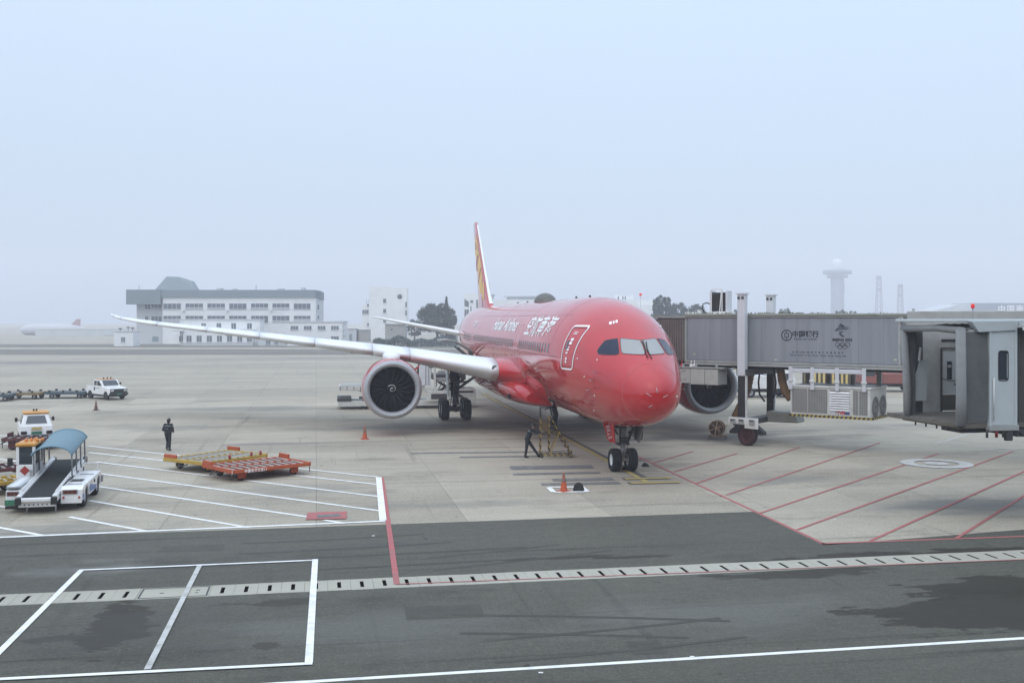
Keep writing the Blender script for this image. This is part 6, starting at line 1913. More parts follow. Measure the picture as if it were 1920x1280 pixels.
# cab on the left
cx0, cx1, cy0, cy1 = BW_ - 0.22, BW_ + 0.44, 2.55, 3.95
mb = MB(); mb.bx(cx0, cx1, cy0, cy1, 0.80, 1.36); cab_ = mb.build('cab', VWHITE, belt, bevel=0.04)
for (x, y) in ((cx0 + 0.05, cy0 + 0.05), (cx1 - 0.05, cy0 + 0.05), (cx0 + 0.05, cy1 - 0.05), (cx1 - 0.05, cy1 - 0.05)):
    mb = MB(); mb.bx(x - 0.05, x + 0.05, y - 0.05, y + 0.05, 1.36, 2.02); mb.build('cab_pillar', VWHITE, cab_)
mb = MB(); mb.bx(cx0 + 0.10, cx1 - 0.10, cy0 + 0.02, cy0 + 0.05, 1.38, 2.0); mb.build('rear_window', GLASS, cab_)
mb = MB(); mb.bx(cx0 + 0.10, cx1 - 0.10, cy1 - 0.05, cy1 - 0.02, 1.38, 2.0); mb.build('windscreen', GLASS, cab_)
mb = MB(); mb.bx(cx1 - 0.05, cx1 - 0.02, cy0 + 0.1, cy1 - 0.1, 1.38, 2.0); mb.build('side_window', GLASS, cab_)
mb = MB(); mb.bx(cx0 + 0.02, cx0 + 0.05, cy0 + 0.1, cy1 - 0.1, 1.38, 2.0); mb.build('side_window', GLASS, cab_)
AMB = mat('amber_roof', (0.55, 0.26, 0.05), rough=0.4, var=0.15)
mb = MB(); mb.bx(cx0 - 0.03, cx1 + 0.03, cy0 - 0.05, cy1 + 0.05, 2.02, 2.17); mb.build('cab_roof', AMB, cab_, bevel=0.05)
for k in range(5):
    mb = MB(); mb.sphere((cx0 + 0.25 + 0.13 * k, cy0 + 0.5 + 0.2 * (k % 3), 2.20), (0.07, 0.07, 0.08), 10, 6); mb.build('roof_lamp', mat('lamp_amber', (0.6, 0.2, 0.03), rough=0.3), cab_)
mb = MB(); mb.bx(cx0 - 0.30, cx0 - 0.12, cy0 - 0.02, cy0 + 0.04, 1.32, 1.62); mb.bar((cx0 - 0.2, cy0 + 0.02, 1.6), (cx0 + 0.05, cy0 + 0.05, 1.55), 0.02); mb.build('mirror', BLACK, cab_, bevel=0.015)
mb = MB(); mb.box((cx0 + 0.30, cy0 - 0.012, 1.14), (0.25, 0.01, 0.25), Matrix.Rotation(R(45), 3, 'Y')); mb.build('diamond_placard', mat('placard_red', (0.35, 0.04, 0.03), rough=0.5), cab_)
for k in range(3):
    mb = MB(); mb.bx(cx1 - 0.18 + k * 0.055, cx1 - 0.15 + k * 0.055, cy0 - 0.012, cy0, 0.92, 1.16); mb.build('cab_vent', STEEL, cab_)
# roller deck beside the belt
mb = MB(); mb.bx(BW_ - 0.02, xL - 0.09, 0.1, 2.5, 0.845, 0.865); rdk = mb.build('roller_deck', STEEL, belt)
for k in range(14):
    mb = MB(); y = 0.20 + k * 0.17; mb.cyl((BW_, y, 0.895), (xL - 0.10, y, 0.895), 0.04, seg=8); mb.build('roller', mat('roller_bright', (0.62, 0.65, 0.67), rough=0.35, metal=0.4), rdk)
mb = MB(); mb.bx(-0.62, -0.22, 1.35, 1.85, 0.852, 0.868); mb.build('deck_grating', DSTEEL, belt)
mb = MB(); mb.cyl((0.004, 2.55, 0.70), (0.03, 2.55, 0.70), 0.06, seg=12); mb.build('fuel_cap', BLACK, belt)

for k in range(3):
    mb = MB(); mb.tube([(xR + 0.12, 0.4 + k * 0.25, 0.86), (xR + 0.16, 0.8 + k * 0.3, 0.95 + 0.03 * k), (xR + 0.13, 1.5 + k * 0.3, 0.88), (xR + 0.1, 2.4, 0.92)], 0.018, 6); mb.build('hydraulic_hose', BLACK, belt)
for k in range(6):
    mb = MB(); q_ = cv_(xR + 0.083, 0.08 + 0.15 * k, -0.02); mb.box(q_, (0.01, 0.30, 0.05)); mb.build('rail_slot', DSTEEL, belt)
for y_, z_ in ((0.25, 0.66), (2.0, 0.74), (4.0, 0.72)):
    mb = MB(); mb.box((0.006, y_, z_), (0.012, 0.10, 0.05)); mb.build('side_marker', mat('marker_amber', (0.55, 0.2, 0.02), rough=0.4), belt)
mb = MB(); mb.box((-0.36, 0.70, 0.862), (0.5, 0.03, 0.02)); mb.box((-0.36, 3.1, 0.868), (0.5, 0.03, 0.02)); mb.build('body_seam', STEEL, belt)
for x_ in (-0.10, -0.62):
    mb = MB(); mb.cyl((x_, 0.02, 0.48), (x_, 0.0, 0.48), 0.04, seg=12); mb.build('reflector', mat('reflector_red', (0.4, 0.02, 0.02), rough=0.3), belt)
mb = MB(); mb.tube([(-0.66, 4.0, 0.86), (-0.66, 4.0, 1.18), (-0.10, 4.0, 1.18), (-0.10, 4.0, 0.86)], 0.02, 6); mb.build('guard_hoop', VWHITE, belt)

# ------------------------------------------------------------------ tow tractors and pickups
def tractor(label, loc, rz, group=None):
    """small white tow pickup seen from behind; x right, y forward"""
    t = thing('tow_tractor', label, 'tow tractor', loc, rz, group)
    mb = MB()
    mb.hexa([(-0.82, -1.5, 0.62), (0.82, -1.5, 0.62), (0.82, 1.5, 0.62), (-0.82, 1.5, 0.62)], [(-0.80, -1.42, 1.16), (0.80, -1.42, 1.16), (0.80, 1.4, 1.12), (-0.80, 1.4, 1.12)])
    bd = mb.build('body', VWHITE, t, bevel=0.05)
    mb = MB(); mb.bx(-0.80, 0.80, -1.52, 1.48, 0.34, 0.615); mb.build('under_body', BLACK, t)
    mb = MB()
    B = [(-0.76, -1.34, 1.14), (0.76, -1.34, 1.14), (0.76, 0.75, 1.14), (-0.76, 0.75, 1.14)]; T_ = [(-0.60, -1.05, 1.72), (0.60, -1.05, 1.72), (0.60, 0.35, 1.72), (-0.60, 0.35, 1.72)]
    mb.hexa(B, T_); cabn = mb.build('cabin', VWHITE, t, bevel=0.04)
    def face(pts, name, inset=0.14, off=0.02):
        pts = [Vector(p) for p in pts]; c = sum(pts, Vector()) / 4
        n = (pts[1] - pts[0]).cross(pts[2] - pts[0]).normalized()
        q = [p + (c - p) * inset * (1.2 if i < 9 else 1) + n * off for i, p in enumerate(pts)]
        mb = MB(); mb.poly(q); o = mb.build(name, GLASS, cabn); return o
    face([B[0], B[1], T_[1], T_[0]], 'rear_window', 0.26); face([B[2], B[3], T_[3], T_[2]], 'windscreen', 0.16)
    face([B[1], B[2], T_[2], T_[1]], 'side_window', 0.2); face([B[3], B[0], T_[0], T_[3]], 'side_window', 0.2)
    mb = MB(); mb.bx(-0.66, 0.66, -1.10, 0.45, 1.72, 1.82); mb.build('cab_roof', AMB, cabn, bevel=0.045)
    for x in (-0.08, 0.06):
        mb = MB(); mb.cyl((x, -0.2, 1.81), (x, -0.2, 1.93), 0.045, seg=10); mb.build('roof_beacon', BLACK, cabn)
    for s in (-1, 1):
        mb = MB(); mb.bx(s * 0.92 - 0.07, s * 0.92 + 0.07, 0.30, 0.36, 1.22, 1.44); mb.bar((s * 0.75, 0.4, 1.3), (s * 0.88, 0.34, 1.34), 0.025); mb.build('mirror', BLACK, cabn, bevel=0.012)
        mb = MB(); mb.bx(s * 0.62 - 0.15, s * 0.62 + 0.15, -1.53, -1.50, 0.70, 0.86); mb.build('tail_lamp', mat('tail_lamp_dark', (0.03, 0.015, 0.02), rough=0.3), t, bevel=0.01)
        for y in (-0.95, 0.95): wheel(t, (s * 0.70, y, 0.33), (1, 0, 0), 0.33, 0.22)
    mb = MB(); mb.poly([(-0.27, -1.515, 0.86), (0.27, -1.515, 0.86), (0.26, -1.475, 1.08), (-0.26, -1.475, 1.08)]); mb.build('logo_panel', mat('logo_cream', (0.55, 0.52, 0.42), rough=0.5), t)
    mb = MB(); mb.poly([(-0.24, -1.53, 0.92), (-0.1, -1.525, 0.97), (0.02, -1.53, 0.94), (0.24, -1.525, 0.98), (0.24, -1.51, 1.04), (0.0, -1.51, 1.02), (-0.18, -1.505, 1.05)]); mb.build('logo_mark', mat('logo_gold', (0.45, 0.30, 0.04), rough=0.5), t)
    mb = MB(); mb.bx(-0.26, 0.26, -1.53, -1.51, 0.70, 0.82); mb.build('number_plate', MATS['plate_green'], t)
    mb = MB(); mb.bx(-0.12, 0.12, -1.72, -1.50, 0.42, 0.52); mb.build('tow_hook', DSTEEL, t)
    return t
tt = G(71, 838)
tractor('white tow tractor with orange roof seen from behind', (tt.x - 0.75, tt.y + 1.35, 0), R(27))

def pickup(label, loc, rz):
    """white tow pickup; front towards -y, x to the left seen from the front"""
    t = thing('tow_pickup', label, 'pickup truck', loc, rz)
    # side profile (y, z), nose at negative y
    prof = [(-1.95, 0.42), (-1.98, 0.80), (-1.90, 0.98), (-0.85, 1.10), (-0.35, 1.62), (0.62, 1.64), (0.70, 1.06), (1.85, 1.06), (1.88, 0.42),
            (1.62, 0.42), (1.52, 0.62), (1.28, 0.72), (1.02, 0.62), (0.92, 0.42), (-0.92, 0.42), (-1.02, 0.62), (-1.28, 0.72), (-1.52, 0.62), (-1.62, 0.42)]
    mb = MB(); mb.prism([(-0.80, y, z) for y, z in prof], (1.60, 0, 0)); bd = mb.build('body', VWHITE, t, bevel=0.03)
    mb = MB(); mb.bx(-0.70, 0.70, 0.80, 1.78, 1.05, 1.075); mb.build('cargo_bed', BLACK, t)
    for s in (-1, 1):
        mb = MB(); mb.bx(s * 0.78 - 0.03, s * 0.78 + 0.03, 0.72, 1.86, 1.06, 1.14); mb.build('bed_rail', VWHITE, t)
    q = [(-0.68, -0.80, 1.17), (0.68, -0.80, 1.17), (0.62, -0.41, 1.57), (-0.62, -0.41, 1.57)]
    mb = MB(); mb.poly([Vector(p) + Vector((0, -0.03, 0.02)) for p in q]); mb.build('windscreen', GLASS, bd)
    for s in (-1, 1):
        mb = MB(); p = [(s * 0.806, -0.58, 1.16), (s * 0.806, 0.05, 1.16), (s * 0.806, 0.05, 1.56), (s * 0.806, -0.30, 1.56)]; mb.poly(p); mb.build('side_window', GLASS, bd)
        mb = MB(); p = [(s * 0.806, 0.12, 1.16), (s * 0.806, 0.55, 1.16), (s * 0.806, 0.52, 1.56), (s * 0.806, 0.12, 1.56)]; mb.poly(p); mb.build('side_window', GLASS, bd)
        mb = MB(); mb.bx(s * 0.95 - 0.07, s * 0.95 + 0.07, -0.62, -0.56, 1.20, 1.38); mb.bar((s * 0.8, -0.58, 1.25), (s * 0.9, -0.58, 1.27), 0.025); mb.build('mirror', BLACK, bd)
        mb = MB(); mb.bx(s * 0.58 - 0.13, s * 0.58 + 0.13, -2.02, -1.98, 0.72, 0.86); mb.build('headlight', mat('headlight_glass', (0.6, 0.6, 0.58), rough=0.15), bd, bevel=0.01)
        for y in (-1.28, 1.28): wheel(t, (s * 0.70, y, 0.33), (1, 0, 0), 0.33, 0.22, rim_mat=DSTEEL)
        mb = MB(); mb.poly([(s * 0.806, -0.25, 0.90), (s * 0.806, 0.55, 0.90), (s * 0.806, 0.55, 0.98), (s * 0.806, -0.25, 0.98)]); mb.build('door_lettering', mat('faint_grey_mark', (0.35, 0.36, 0.38), rough=0.5), bd)
        mb = MB(); mb.poly([(s * 0.806, 0.42, 0.72), (s * 0.806, 0.62, 0.72), (s * 0.806, 0.62, 1.02), (s * 0.806, 0.42, 1.02)]); mb.build('door_badge', DSTEEL, bd)
    mb = MB(); mb.bx(-0.76, 0.76, -2.00, -1.96, 0.56, 0.92); mb.build('grille', mat('grille_black', (0.015, 0.025, 0.02), rough=0.4), bd)
    mb = MB(); mb.bx(-0.84, 0.84, -2.08, -1.90, 0.40, 0.58); bp_ = mb.build('front_bumper', BLACK, t, bevel=0.03)
    mb = MB(); mb.bx(-0.22, 0.22, -2.09, -2.075, 0.43, 0.55); mb.build('number_plate', MATS['plate_green'], bp_)
    mb = MB(); mb.bx(-0.78, 0.78, -1.9, 1.86, 0.28, 0.419); mb.build('under_body', BLACK, t)
    mb = MB(); mb.bx(-0.66, 0.66, -0.30, 0.58, 1.645, 1.70); rf = mb.build('roof_panel', AMB, t, bevel=0.02)
    for x in (-0.2, 0.15, 0.45):
        mb = MB(); mb.cyl((x, 0.1, 1.70), (x, 0.1, 1.82), 0.05, seg=10); mb.build('roof_beacon', BLACK, rf)
    mb = MB(); mb.bx(-0.1, 0.1, 1.88, 2.15, 0.40, 0.50); mb.build('tow_hook', DSTEEL, t)
    return t
pl = G(200, 747.5)
pickup('white tow pickup with orange roof panel pulling empty dollies', (pl.x - 0.1, pl.y + 0.2, 0), R(50))

def bag_dolly(label, loc, rz, L_, m, group, W_=1.9):
    t = thing('baggage_dolly', label, 'dolly', loc, rz, group)
    hx, hy, z = L_ / 2, W_ / 2, 0.52
    mb = MB(); mb.bx(-hx, hx, -hy, hy, z - 0.03, z); mb.build('deck', m, t)
    for s in (-1, 1):
        mb = MB(); mb.bx(-hx, hx, s * hy - 0.04, s * hy + 0.04, z - 0.16, z + 0.05); mb.build('side_rail', m, t, bevel=0.01)
        mb = MB(); mb.bx(s * hx - 0.04, s * hx + 0.04, -hy, hy, z - 0.16, z + 0.06); mb.build('end_rail', m, t, bevel=0.01)
        for sx in (-0.7, 0.7): wheel(t, (sx * hx, s * hy * 0.82, 0.22), (0, 1, 0), 0.22, 0.16)
        for sx in (-0.8, -0.1, 0.6):
            mb = MB(); mb.bx(sx * hx - 0.10, sx * hx + 0.10, s * hy - 0.05, s * hy + 0.05, z + 0.05, z + 0.20); mb.build('lock_stop', DSTEEL, t)
    for i in range(8):
        mb = MB(); x = -hx + 0.2 + (L_ - 0.4) * i / 7; mb.cyl((x, -hy + 0.06, z + 0.02), (x, hy - 0.06, z + 0.02), 0.04, seg=8); mb.build('roller', ROLL, t)
    mb = MB(); mb.bar((hx, 0, 0.40), (hx + 0.75, 0, 0.42), 0.07); mb.build('tow_bar', DSTEEL, t)
    return t
gq = 'dollies towed by the white pickup'
bag_dolly('empty blue-grey dolly hitched right behind the white tow pickup', G(123, 746.5) + Vector((0, 0.6, 0)), R(6), 3.2, BLUEGR, gq)
bag_dolly('empty ochre dolly between two blue-grey dollies', G(44, 748) + Vector((0, 0.6, 0)), R(3), 2.7, OLIVE, gq)
bag_dolly('blue-grey dolly cut by the left edge, last of the towed row', G(-12, 752) + Vector((0, 0.6, 0)), R(10), 2.4, BLUEGR, gq)

# dark red roller dollies by the tow tractor
gm = 'dark red roller dollies'
pallet_dolly('dark red roller dolly hitched behind the white tow tractor', G(52, 842) + Vector((0.1, 0.5, 0)), R(8), 2.6, 1.7, MAROON, group=gm, rollers=6, stops=((-1, 1),), hdeck=0.60)
pallet_dolly('dark red roller dolly left of the belt loader', G(17, 900) + Vector((-0.15, 0.4, 0)), R(40), 2.6, 1.7, MAROON, group=gm, rollers=7, stops=((1, 1), (-1, 1)), hdeck=0.56)
pallet_dolly('yellow dolly cut off by the left edge beside the belt loader', G(-34, 928) + Vector((0.1, 0.3, 0)), R(40), 2.2, 1.6, YELLOW, group='pallet dollies in the hatched bay', rollers=6, stops=(), hdeck=0.52)

# ------------------------------------------------------------------ cargo loader at the rear hold
cl_o = Vector((-7.1, 82.0, 0))
ld = thing('cargo_loader', 'white scissor-lift cargo loader at the rear hold of the jet', 'cargo loader', cl_o, R(9))
LWH = mat('loader_white', (0.60, 0.60, 0.57), rough=0.45, var=0.08, dirt=0.45, dirt_col=(0.30, 0.29, 0.26), dscale=2)
def lb(x0, x1, y0, y1, z0, z1, nm, m=LWH, bv=0.02):
    mb = MB(); mb.bx(x0, x1, y0, y1, z0, z1); return mb.build(nm, m, ld, bevel=bv)
lb(-6.2, 2.6, -1.4, 1.4, 0.22, 0.62, 'chassis')
lb(-6.25, -5.2, -1.45, 1.45, 0.62, 0.86, 'rear_deck', DSTEEL)
lb(-6.1, 0.3, -1.3, 1.3, 1.42, 1.75, 'main_platform')
lb(-6.0, 0.1, -1.1, 1.1, 1.76, 1.82, 'platform_rollers', ROLL)
for s in (-1.15, 1.15):
    mb = MB(); mb.bar((-4.6, s, 0.65), (-1.0, s, 1.45), 0.12, 0.2); mb.bar((-4.6, s, 1.42), (-1.0, s, 0.65), 0.12, 0.2); mb.build('scissor_arm', STEEL, ld)
lb(0.9, 3.4, -1.45, 1.45, 2.30, 2.55, 'bridge_platform', DSTEEL)
for s in (-1.3, 1.3):
    mb = MB(); mb.bar((0.9, s, 0.65), (3.4, s, 2.3), 0.12, 0.2); mb.bar((3.4, s, 0.65), (0.9, s, 2.3), 0.12, 0.2); mb.build('scissor_arm', DSTEEL, ld)
    mb = MB()
    for x in (1.0, 1.8, 2.6, 3.3): mb.bar((x, s, 2.55), (x, s, 3.6), 0.05)
    mb.bar((1.0, s, 3.6), (3.3, s, 3.6), 0.05); mb.bar((1.0, s, 3.1), (3.3, s, 3.1), 0.04); mb.build('guard_rail', mat('rail_grey', (0.35, 0.35, 0.32), rough=0.5), ld)
lb(-0.15, 0.75, -1.5, -1.42, 1.75, 3.9, 'tall_panel', mat('panel_pale', (0.62, 0.65, 0.68), rough=0.4))
for x in (0.32, 0.55):
    lb(x, x + 0.06, -1.53, -1.50, 1.75, 3.9, 'panel_rib', STEEL, 0)
lb(0.95, 1.12, -1.6, -1.42, 0.9, 3.9, 'lift_post')
lb(0.45, 2.1, -1.62, -1.35, 0.55, 1.35, 'engine_cover')
lb(0.75, 1.95, -1.66, -1.61, 0.72, 1.12, 'engine_louvre', DSTEEL, 0)
lb(2.7, 4.2, -1.2, 1.2, 0.35, 1.45, 'control_cabinet')
lb(2.9, 4.0, -1.23, -1.2, 1.15, 1.30, 'cabinet_slot', BLACK, 0)
for k in range(4):
    lb(1.3 + 0.55 * k, 1.75 + 0.55 * k, -1.5, -1.4, 2.62 + 0.12 * (k % 2), 2.85, 'roller_guide', HY if k % 2 else STEEL, 0.01)
lb(1.2, 2.8, -1.55, -1.45, 2.0, 2.28, 'valve_block', STEEL, 0.03)
mb = MB()
for z in (0.7, 1.0, 1.3, 1.6, 1.9, 2.2): mb.bar((2.25, -1.55, z), (2.65, -1.55, z), 0.03)
mb.bar((2.25, -1.55, 0.6), (2.25, -1.55, 2.4), 0.04); mb.bar((2.65, -1.55, 0.6), (2.65, -1.55, 2.4), 0.04); mb.build('ladder', STEEL, ld)
for k in range(6):
    mb = MB(); mb.tube([(1.0 + 0.3 * k, -1.4, 2.3), (1.2 + 0.3 * k, -1.55, 1.8), (0.9 + 0.35 * k, -1.5, 1.3)], 0.035, 6); mb.build('hydraulic_hose', BLACK, ld)
for k in range(12):
    mb = MB(); mb.bx(-6.05 + 0.5 * k, -5.98 + 0.5 * k, -1.32, -1.30, 1.44, 1.73); mb.build('platform_rib', STEEL, ld)
for x in (-4.2, 2.0):
    for s in (-1.2, 1.2): wheel(ld, (x, s, 0.36), (0, 1, 0), 0.36, 0.3)
mb = MB(); mb.bx(-4.5, -4.2, -1.4, -1.2, 0.02, 0.25); mb.bx(-4.6, -4.1, -1.45, -1.15, 0.0, 0.05); mb.build('jack_foot', BLACK, ld)

# ------------------------------------------------------------------ barrier fence and vehicles behind the bridge
fy = 108.0
fn = thing('barrier_fence', 'low yellow and black slatted barrier beyond the bridge', 'fence', (at(1598, 700, fy).x, fy, 0), R(-4))
hw = (1692 - 1508) / 2 / FPX * fy
YB = mat('barrier_yellow', (0.62, 0.48, 0.18), rough=0.6, dirt=0.3); BB = mat('barrier_black', (0.06, 0.05, 0.03), rough=0.7)
n = 44
for i in range(n):
    x = -hw + 2 * hw * i / n
    mb = MB(); mb.bx(x, x + 2 * hw / n * 0.97, -0.05, 0.05, 0.18, 1.55); mb.build('slat', YB if i % 2 else BB, fn)
mb = MB(); mb.bx(-hw - 0.1, hw + 0.1, 0.055, 0.12, 1.35, 1.5); mb.build('top_rail', BB, fn)
mb = MB(); mb.bx(-hw - 0.1, hw + 0.1, -0.12, 0.12, 0.0, 0.175); mb.build('plinth', DSTEEL, fn)

def box_truck(name, label, cat, loc, rz, L_, m, cab_m, hb, group=None):
    t = thing(name, label, cat, loc, rz, group)
    mb = MB(); mb.bx(-L_ / 2, L_ / 2 - 1.6, -1.1, 1.1, 0.75, hb); cg = mb.build('cargo_box', m, t, bevel=0.03)
    mb = MB(); mb.bx(-L_ / 2, L_ / 2, -0.9, 0.9, 0.45, 0.745); mb.build('chassis', BLACK, t)
    mb = MB(); mb.prism([(L_ / 2 - 1.55, -1.05, 0.75), (L_ / 2, -1.05, 0.75), (L_ / 2, -1.05, 1.5), (L_ / 2 - 0.35, -1.05, 2.2), (L_ / 2 - 1.55, -1.05, 2.25)], (0, 2.1, 0)); cb = mb.build('cab', cab_m, t, bevel=0.04)
    mb = MB(); mb.poly([(L_ / 2 + 0.01, -0.9, 1.52), (L_ / 2 + 0.01, 0.9, 1.52), (L_ / 2 - 0.33, 0.9, 2.15), (L_ / 2 - 0.33, -0.9, 2.15)]); mb.build('windscreen', GLASS, cb)
    for s in (-1, 1):
        mb = MB(); mb.poly([(L_ / 2 - 1.3, s * 1.06, 1.45), (L_ / 2 - 0.3, s * 1.06, 1.45), (L_ / 2 - 0.5, s * 1.06, 2.05), (L_ / 2 - 1.3, s * 1.06, 2.05)]); mb.build('side_window', GLASS, cb)
        for x in (-L_ / 2 + 1.0, L_ / 2 - 0.8): wheel(t, (x, s * 0.95, 0.42), (0, 1, 0), 0.42, 0.28)
    return t
BRICK = mat('faded_red_truck', (0.26, 0.09, 0.075), rough=0.6, dirt=0.4)
p = at(1665, 700, 100); box_truck('service_truck', 'faded red service truck standing behind the open bridge cab', 'truck', (p.x, 100.0, 0), R(175), 5.5, BRICK, BRICK, 1.7)
p = at(1437, 700, 92); box_truck('service_truck', 'white service truck half hidden behind the bridge leg', 'truck', (p.x, 93.0, 0), R(5), 5.0, VWHITE, VWHITE, 1.9)

# ================================================================== people
SKIN = mat('skin', (0.42, 0.25, 0.18), rough=0.55, var=0.08, scale=8)
HAIR = mat('hair_black', (0.012, 0.011, 0.010), rough=0.5, var=0.3)
CLOTH = mat('dark_uniform', (0.016, 0.018, 0.022), rough=0.85, var=0.3, scale=5, bump=0.4)
CLOTH2 = mat('dark_trousers', (0.022, 0.024, 0.028), rough=0.85, var=0.3, scale=5, bump=0.4)
SHOE = mat('black_shoes', (0.012, 0.012, 0.012), rough=0.6)
GLOVE = mat('pale_glove', (0.62, 0.60, 0.56), rough=0.8)
REFL = mat('grey_reflective_band', (0.20, 0.22, 0.23), rough=0.5)


def person(label, loc, rz, J, scale=1.0, gloves=False, stripes=True):
    """J: joint positions in a local frame, y = the way the person faces"""
    J = {k: Vector(v) for k, v in J.items()}
    caps = []
    def cap(a, b, ra, rb, m): caps.append((Vector(a), Vector(b), ra, rb, m))
    pel, chest, neck, head = J['pelvis'], J['chest'], J['neck'], J['head']
    side = (J['sh_r'] - J['sh_l']).normalized()
    hipd = (J['hip_r'] - J['hip_l']).normalized()
    for t in (-1, 1):
        cap(pel + hipd * 0.075 * t, chest + side * 0.075 * t, 0.125, 0.135, 0)
        cap(chest + side * 0.07 * t, (J['sh_r'] if t > 0 else J['sh_l']) - side * 0.03 * t, 0.12, 0.085, 0)
    cap(pel, chest, 0.12, 0.135, 0)
    cap(chest, neck, 0.11, 0.062, 0)
    cap(neck, head, 0.056, 0.062, 2)
    fwd = J['look'].normalized()
    upv = (head - neck).normalized()
    sd = fwd.cross(upv).normalized()
    cap(head - upv * 0.02, head + upv * 0.055, 0.088, 0.092, 2)
    cap(head - upv * 0.06 + fwd * 0.03, head - upv * 0.085 + fwd * 0.055, 0.055, 0.035, 2)          # jaw
    cap(head + upv * 0.0 + fwd * 0.085, head - upv * 0.03 + fwd * 0.108, 0.014, 0.018, 2)            # nose
    cap(head - upv * 0.062 + fwd * 0.082 - sd * 0.02, head - upv * 0.062 + fwd * 0.082 + sd * 0.02, 0.010, 0.010, 2)   # mouth
    for t in (-1, 1):
        cap(head + sd * 0.092 * t + upv * 0.02, head + sd * 0.094 * t - upv * 0.03, 0.018, 0.014, 2)  # ears
        cap(head + sd * 0.034 * t + upv * 0.018 + fwd * 0.078, head + sd * 0.036 * t + upv * 0.018 + fwd * 0.080, 0.014, 0.014, 2)
    cap(head + upv * 0.05 - fwd * 0.02, head + upv * 0.085 + fwd * 0.01, 0.104, 0.09, 3)           # hair
    cap(head - upv * 0.03 - fwd * 0.045, head + upv * 0.05 - fwd * 0.035, 0.082, 0.092, 3)
    for s in ('l', 'r'):
        sh, el, wr = J['sh_' + s], J['el_' + s], J['wr_' + s]
        cap(sh, el, 0.076, 0.060, 0); cap(el, wr, 0.060, 0.044, 0)
        hm_ = 5 if gloves else 2
        d = (wr - el).normalized()
        ax = d.cross(Vector((0, 0, 1)))
        ax = ax.normalized() if ax.length > 0.1 else Vector((1, 0, 0))
        nm = ax.cross(d).normalized()
        palm = wr + d * 0.075
        for k in (-1, 1): cap(wr + ax * 0.010 * k, palm + ax * 0.026 * k, 0.022, 0.017, hm_)
        for i, (o, L_) in enumerate(((-0.033, 0.062), (-0.011, 0.075), (0.011, 0.072), (0.033, 0.056))):
            b = palm + ax * o
            k1 = b + d * L_ * 0.55 - nm * 0.010
            cap(b, k1, 0.0095, 0.009, hm_); cap(k1, k1 + d * L_ * 0.35 - nm * 0.030, 0.009, 0.008, hm_)
        tb = wr + d * 0.025 + ax * 0.030
        cap(tb, tb + ax * 0.025 + d * 0.030, 0.0125, 0.011, hm_); cap(tb + ax * 0.025 + d * 0.030, tb + ax * 0.028 + d * 0.058 - nm * 0.01, 0.011, 0.009, hm_)
        hp, kn, an, toe = J['hip_' + s], J['kn_' + s], J['an_' + s], J['toe_' + s]
        cap(hp, kn, 0.106, 0.074, 1); cap(kn, an, 0.074, 0.060, 1)
        cap(an - Vector((0, 0, 0.03)), toe, 0.048, 0.038, 4); cap(an - Vector((0, 0, 0.03)) - (toe - an).normalized() * 0.03, toe, 0.042, 0.036, 4)
    mb = MB()
    for a, b, ra, rb, m in caps:
        mb.sphere(a, ra, 10, 8); mb.sphere(b, rb, 10, 8)
        if (b - a).length > 1e-4: mb.cyl(a, b, ra, rb, 10)
    me = mb.mesh('person', CLOTH)
    ob = bpy.data.objects.new('person', me); COL.objects.link(ob)
    md = ob.modifiers.new('skin', 'REMESH'); md.mode = 'VOXEL'; md.voxel_size = 0.0105
    md2 = ob.modifiers.new('smooth', 'SMOOTH'); md2.iterations = 2; md2.factor = 0.4
    bpy.context.view_layer.update()
    m2 = bpy.data.meshes.new_from_object(ob.evaluated_get(bpy.context.evaluated_depsgraph_get()))
    bpy.data.objects.remove(ob)
    m2.materials.clear()
    for q in (CLOTH, CLOTH2, SKIN, HAIR, SHOE, GLOVE, REFL): m2.materials.append(q)
    n = len(m2.polygons)
    cen = np.empty(n * 3); m2.polygons.foreach_get('center', cen); cen = cen.reshape(-1, 3)
    best = np.full(n, 1e9); idx = np.zeros(n, int)
    for a, b, ra, rb, m in caps:
        a_, d_ = np.array(a), np.array(b - a); L2 = max(1e-9, float(d_ @ d_))
        t = np.clip((cen - a_) @ d_ / L2, 0, 1)
        dist = np.linalg.norm(cen - (a_ + t[:, None] * d_), axis=1) - (ra + (rb - ra) * t)
        k = dist < best; best[k] = dist[k]; idx[k] = m
    if stripes:                                    # reflective band across chest and back
        up_ = np.array((chest - pel).normalized())
        h_ = (cen - np.array(chest)) @ up_
        idx[(idx == 0) & (np.abs(h_ - 0.06) < 0.014)] = 6
    m2.polygons.foreach_set('material_index', idx); m2.polygons.foreach_set('use_smooth', [True] * n)
    o = bpy.data.objects.new('person', m2); COL.objects.link(o)
    o.location = loc; o.rotation_euler = (0, 0, rz); o.scale = (scale,) * 3
    return tag(o, label, 'person', 'ground crew')


walk = dict(pelvis=(0, 0, 0.92), chest=(0, 0.03, 1.26), neck=(0, 0.05, 1.43), head=(0, 0.09, 1.56), look=(0.1, 1, -0.25),
            sh_l=(-0.19, 0.03, 1.38), sh_r=(0.19, 0.03, 1.38), el_l=(-0.27, -0.02, 1.12), el_r=(0.28, 0.0, 1.12), wr_l=(-0.20, 0.16, 1.00), wr_r=(0.20, 0.18, 1.02),
            hip_l=(-0.09, 0, 0.90), hip_r=(0.09, 0, 0.90), kn_l=(-0.08, 0.12, 0.50), kn_r=(0.09, 0.02, 0.48), an_l=(-0.06, -0.02, 0.16), an_r=(0.06, 0.05, 0.085),
            toe_l=(-0.06, 0.08, 0.06), toe_r=(0.07, 0.18, 0.04))
w1 = person('crew member in dark uniform walking away across the apron, head bowed', G(315, 845), R(-8), walk, 0.97)
marks(2, lambda x, y: Vector((x, -0.13 - 0.03 * (1 - abs(x) / 0.2), 1.16 + y)), 0.11, 0.07, REFL, w1, 'jacket_mark')

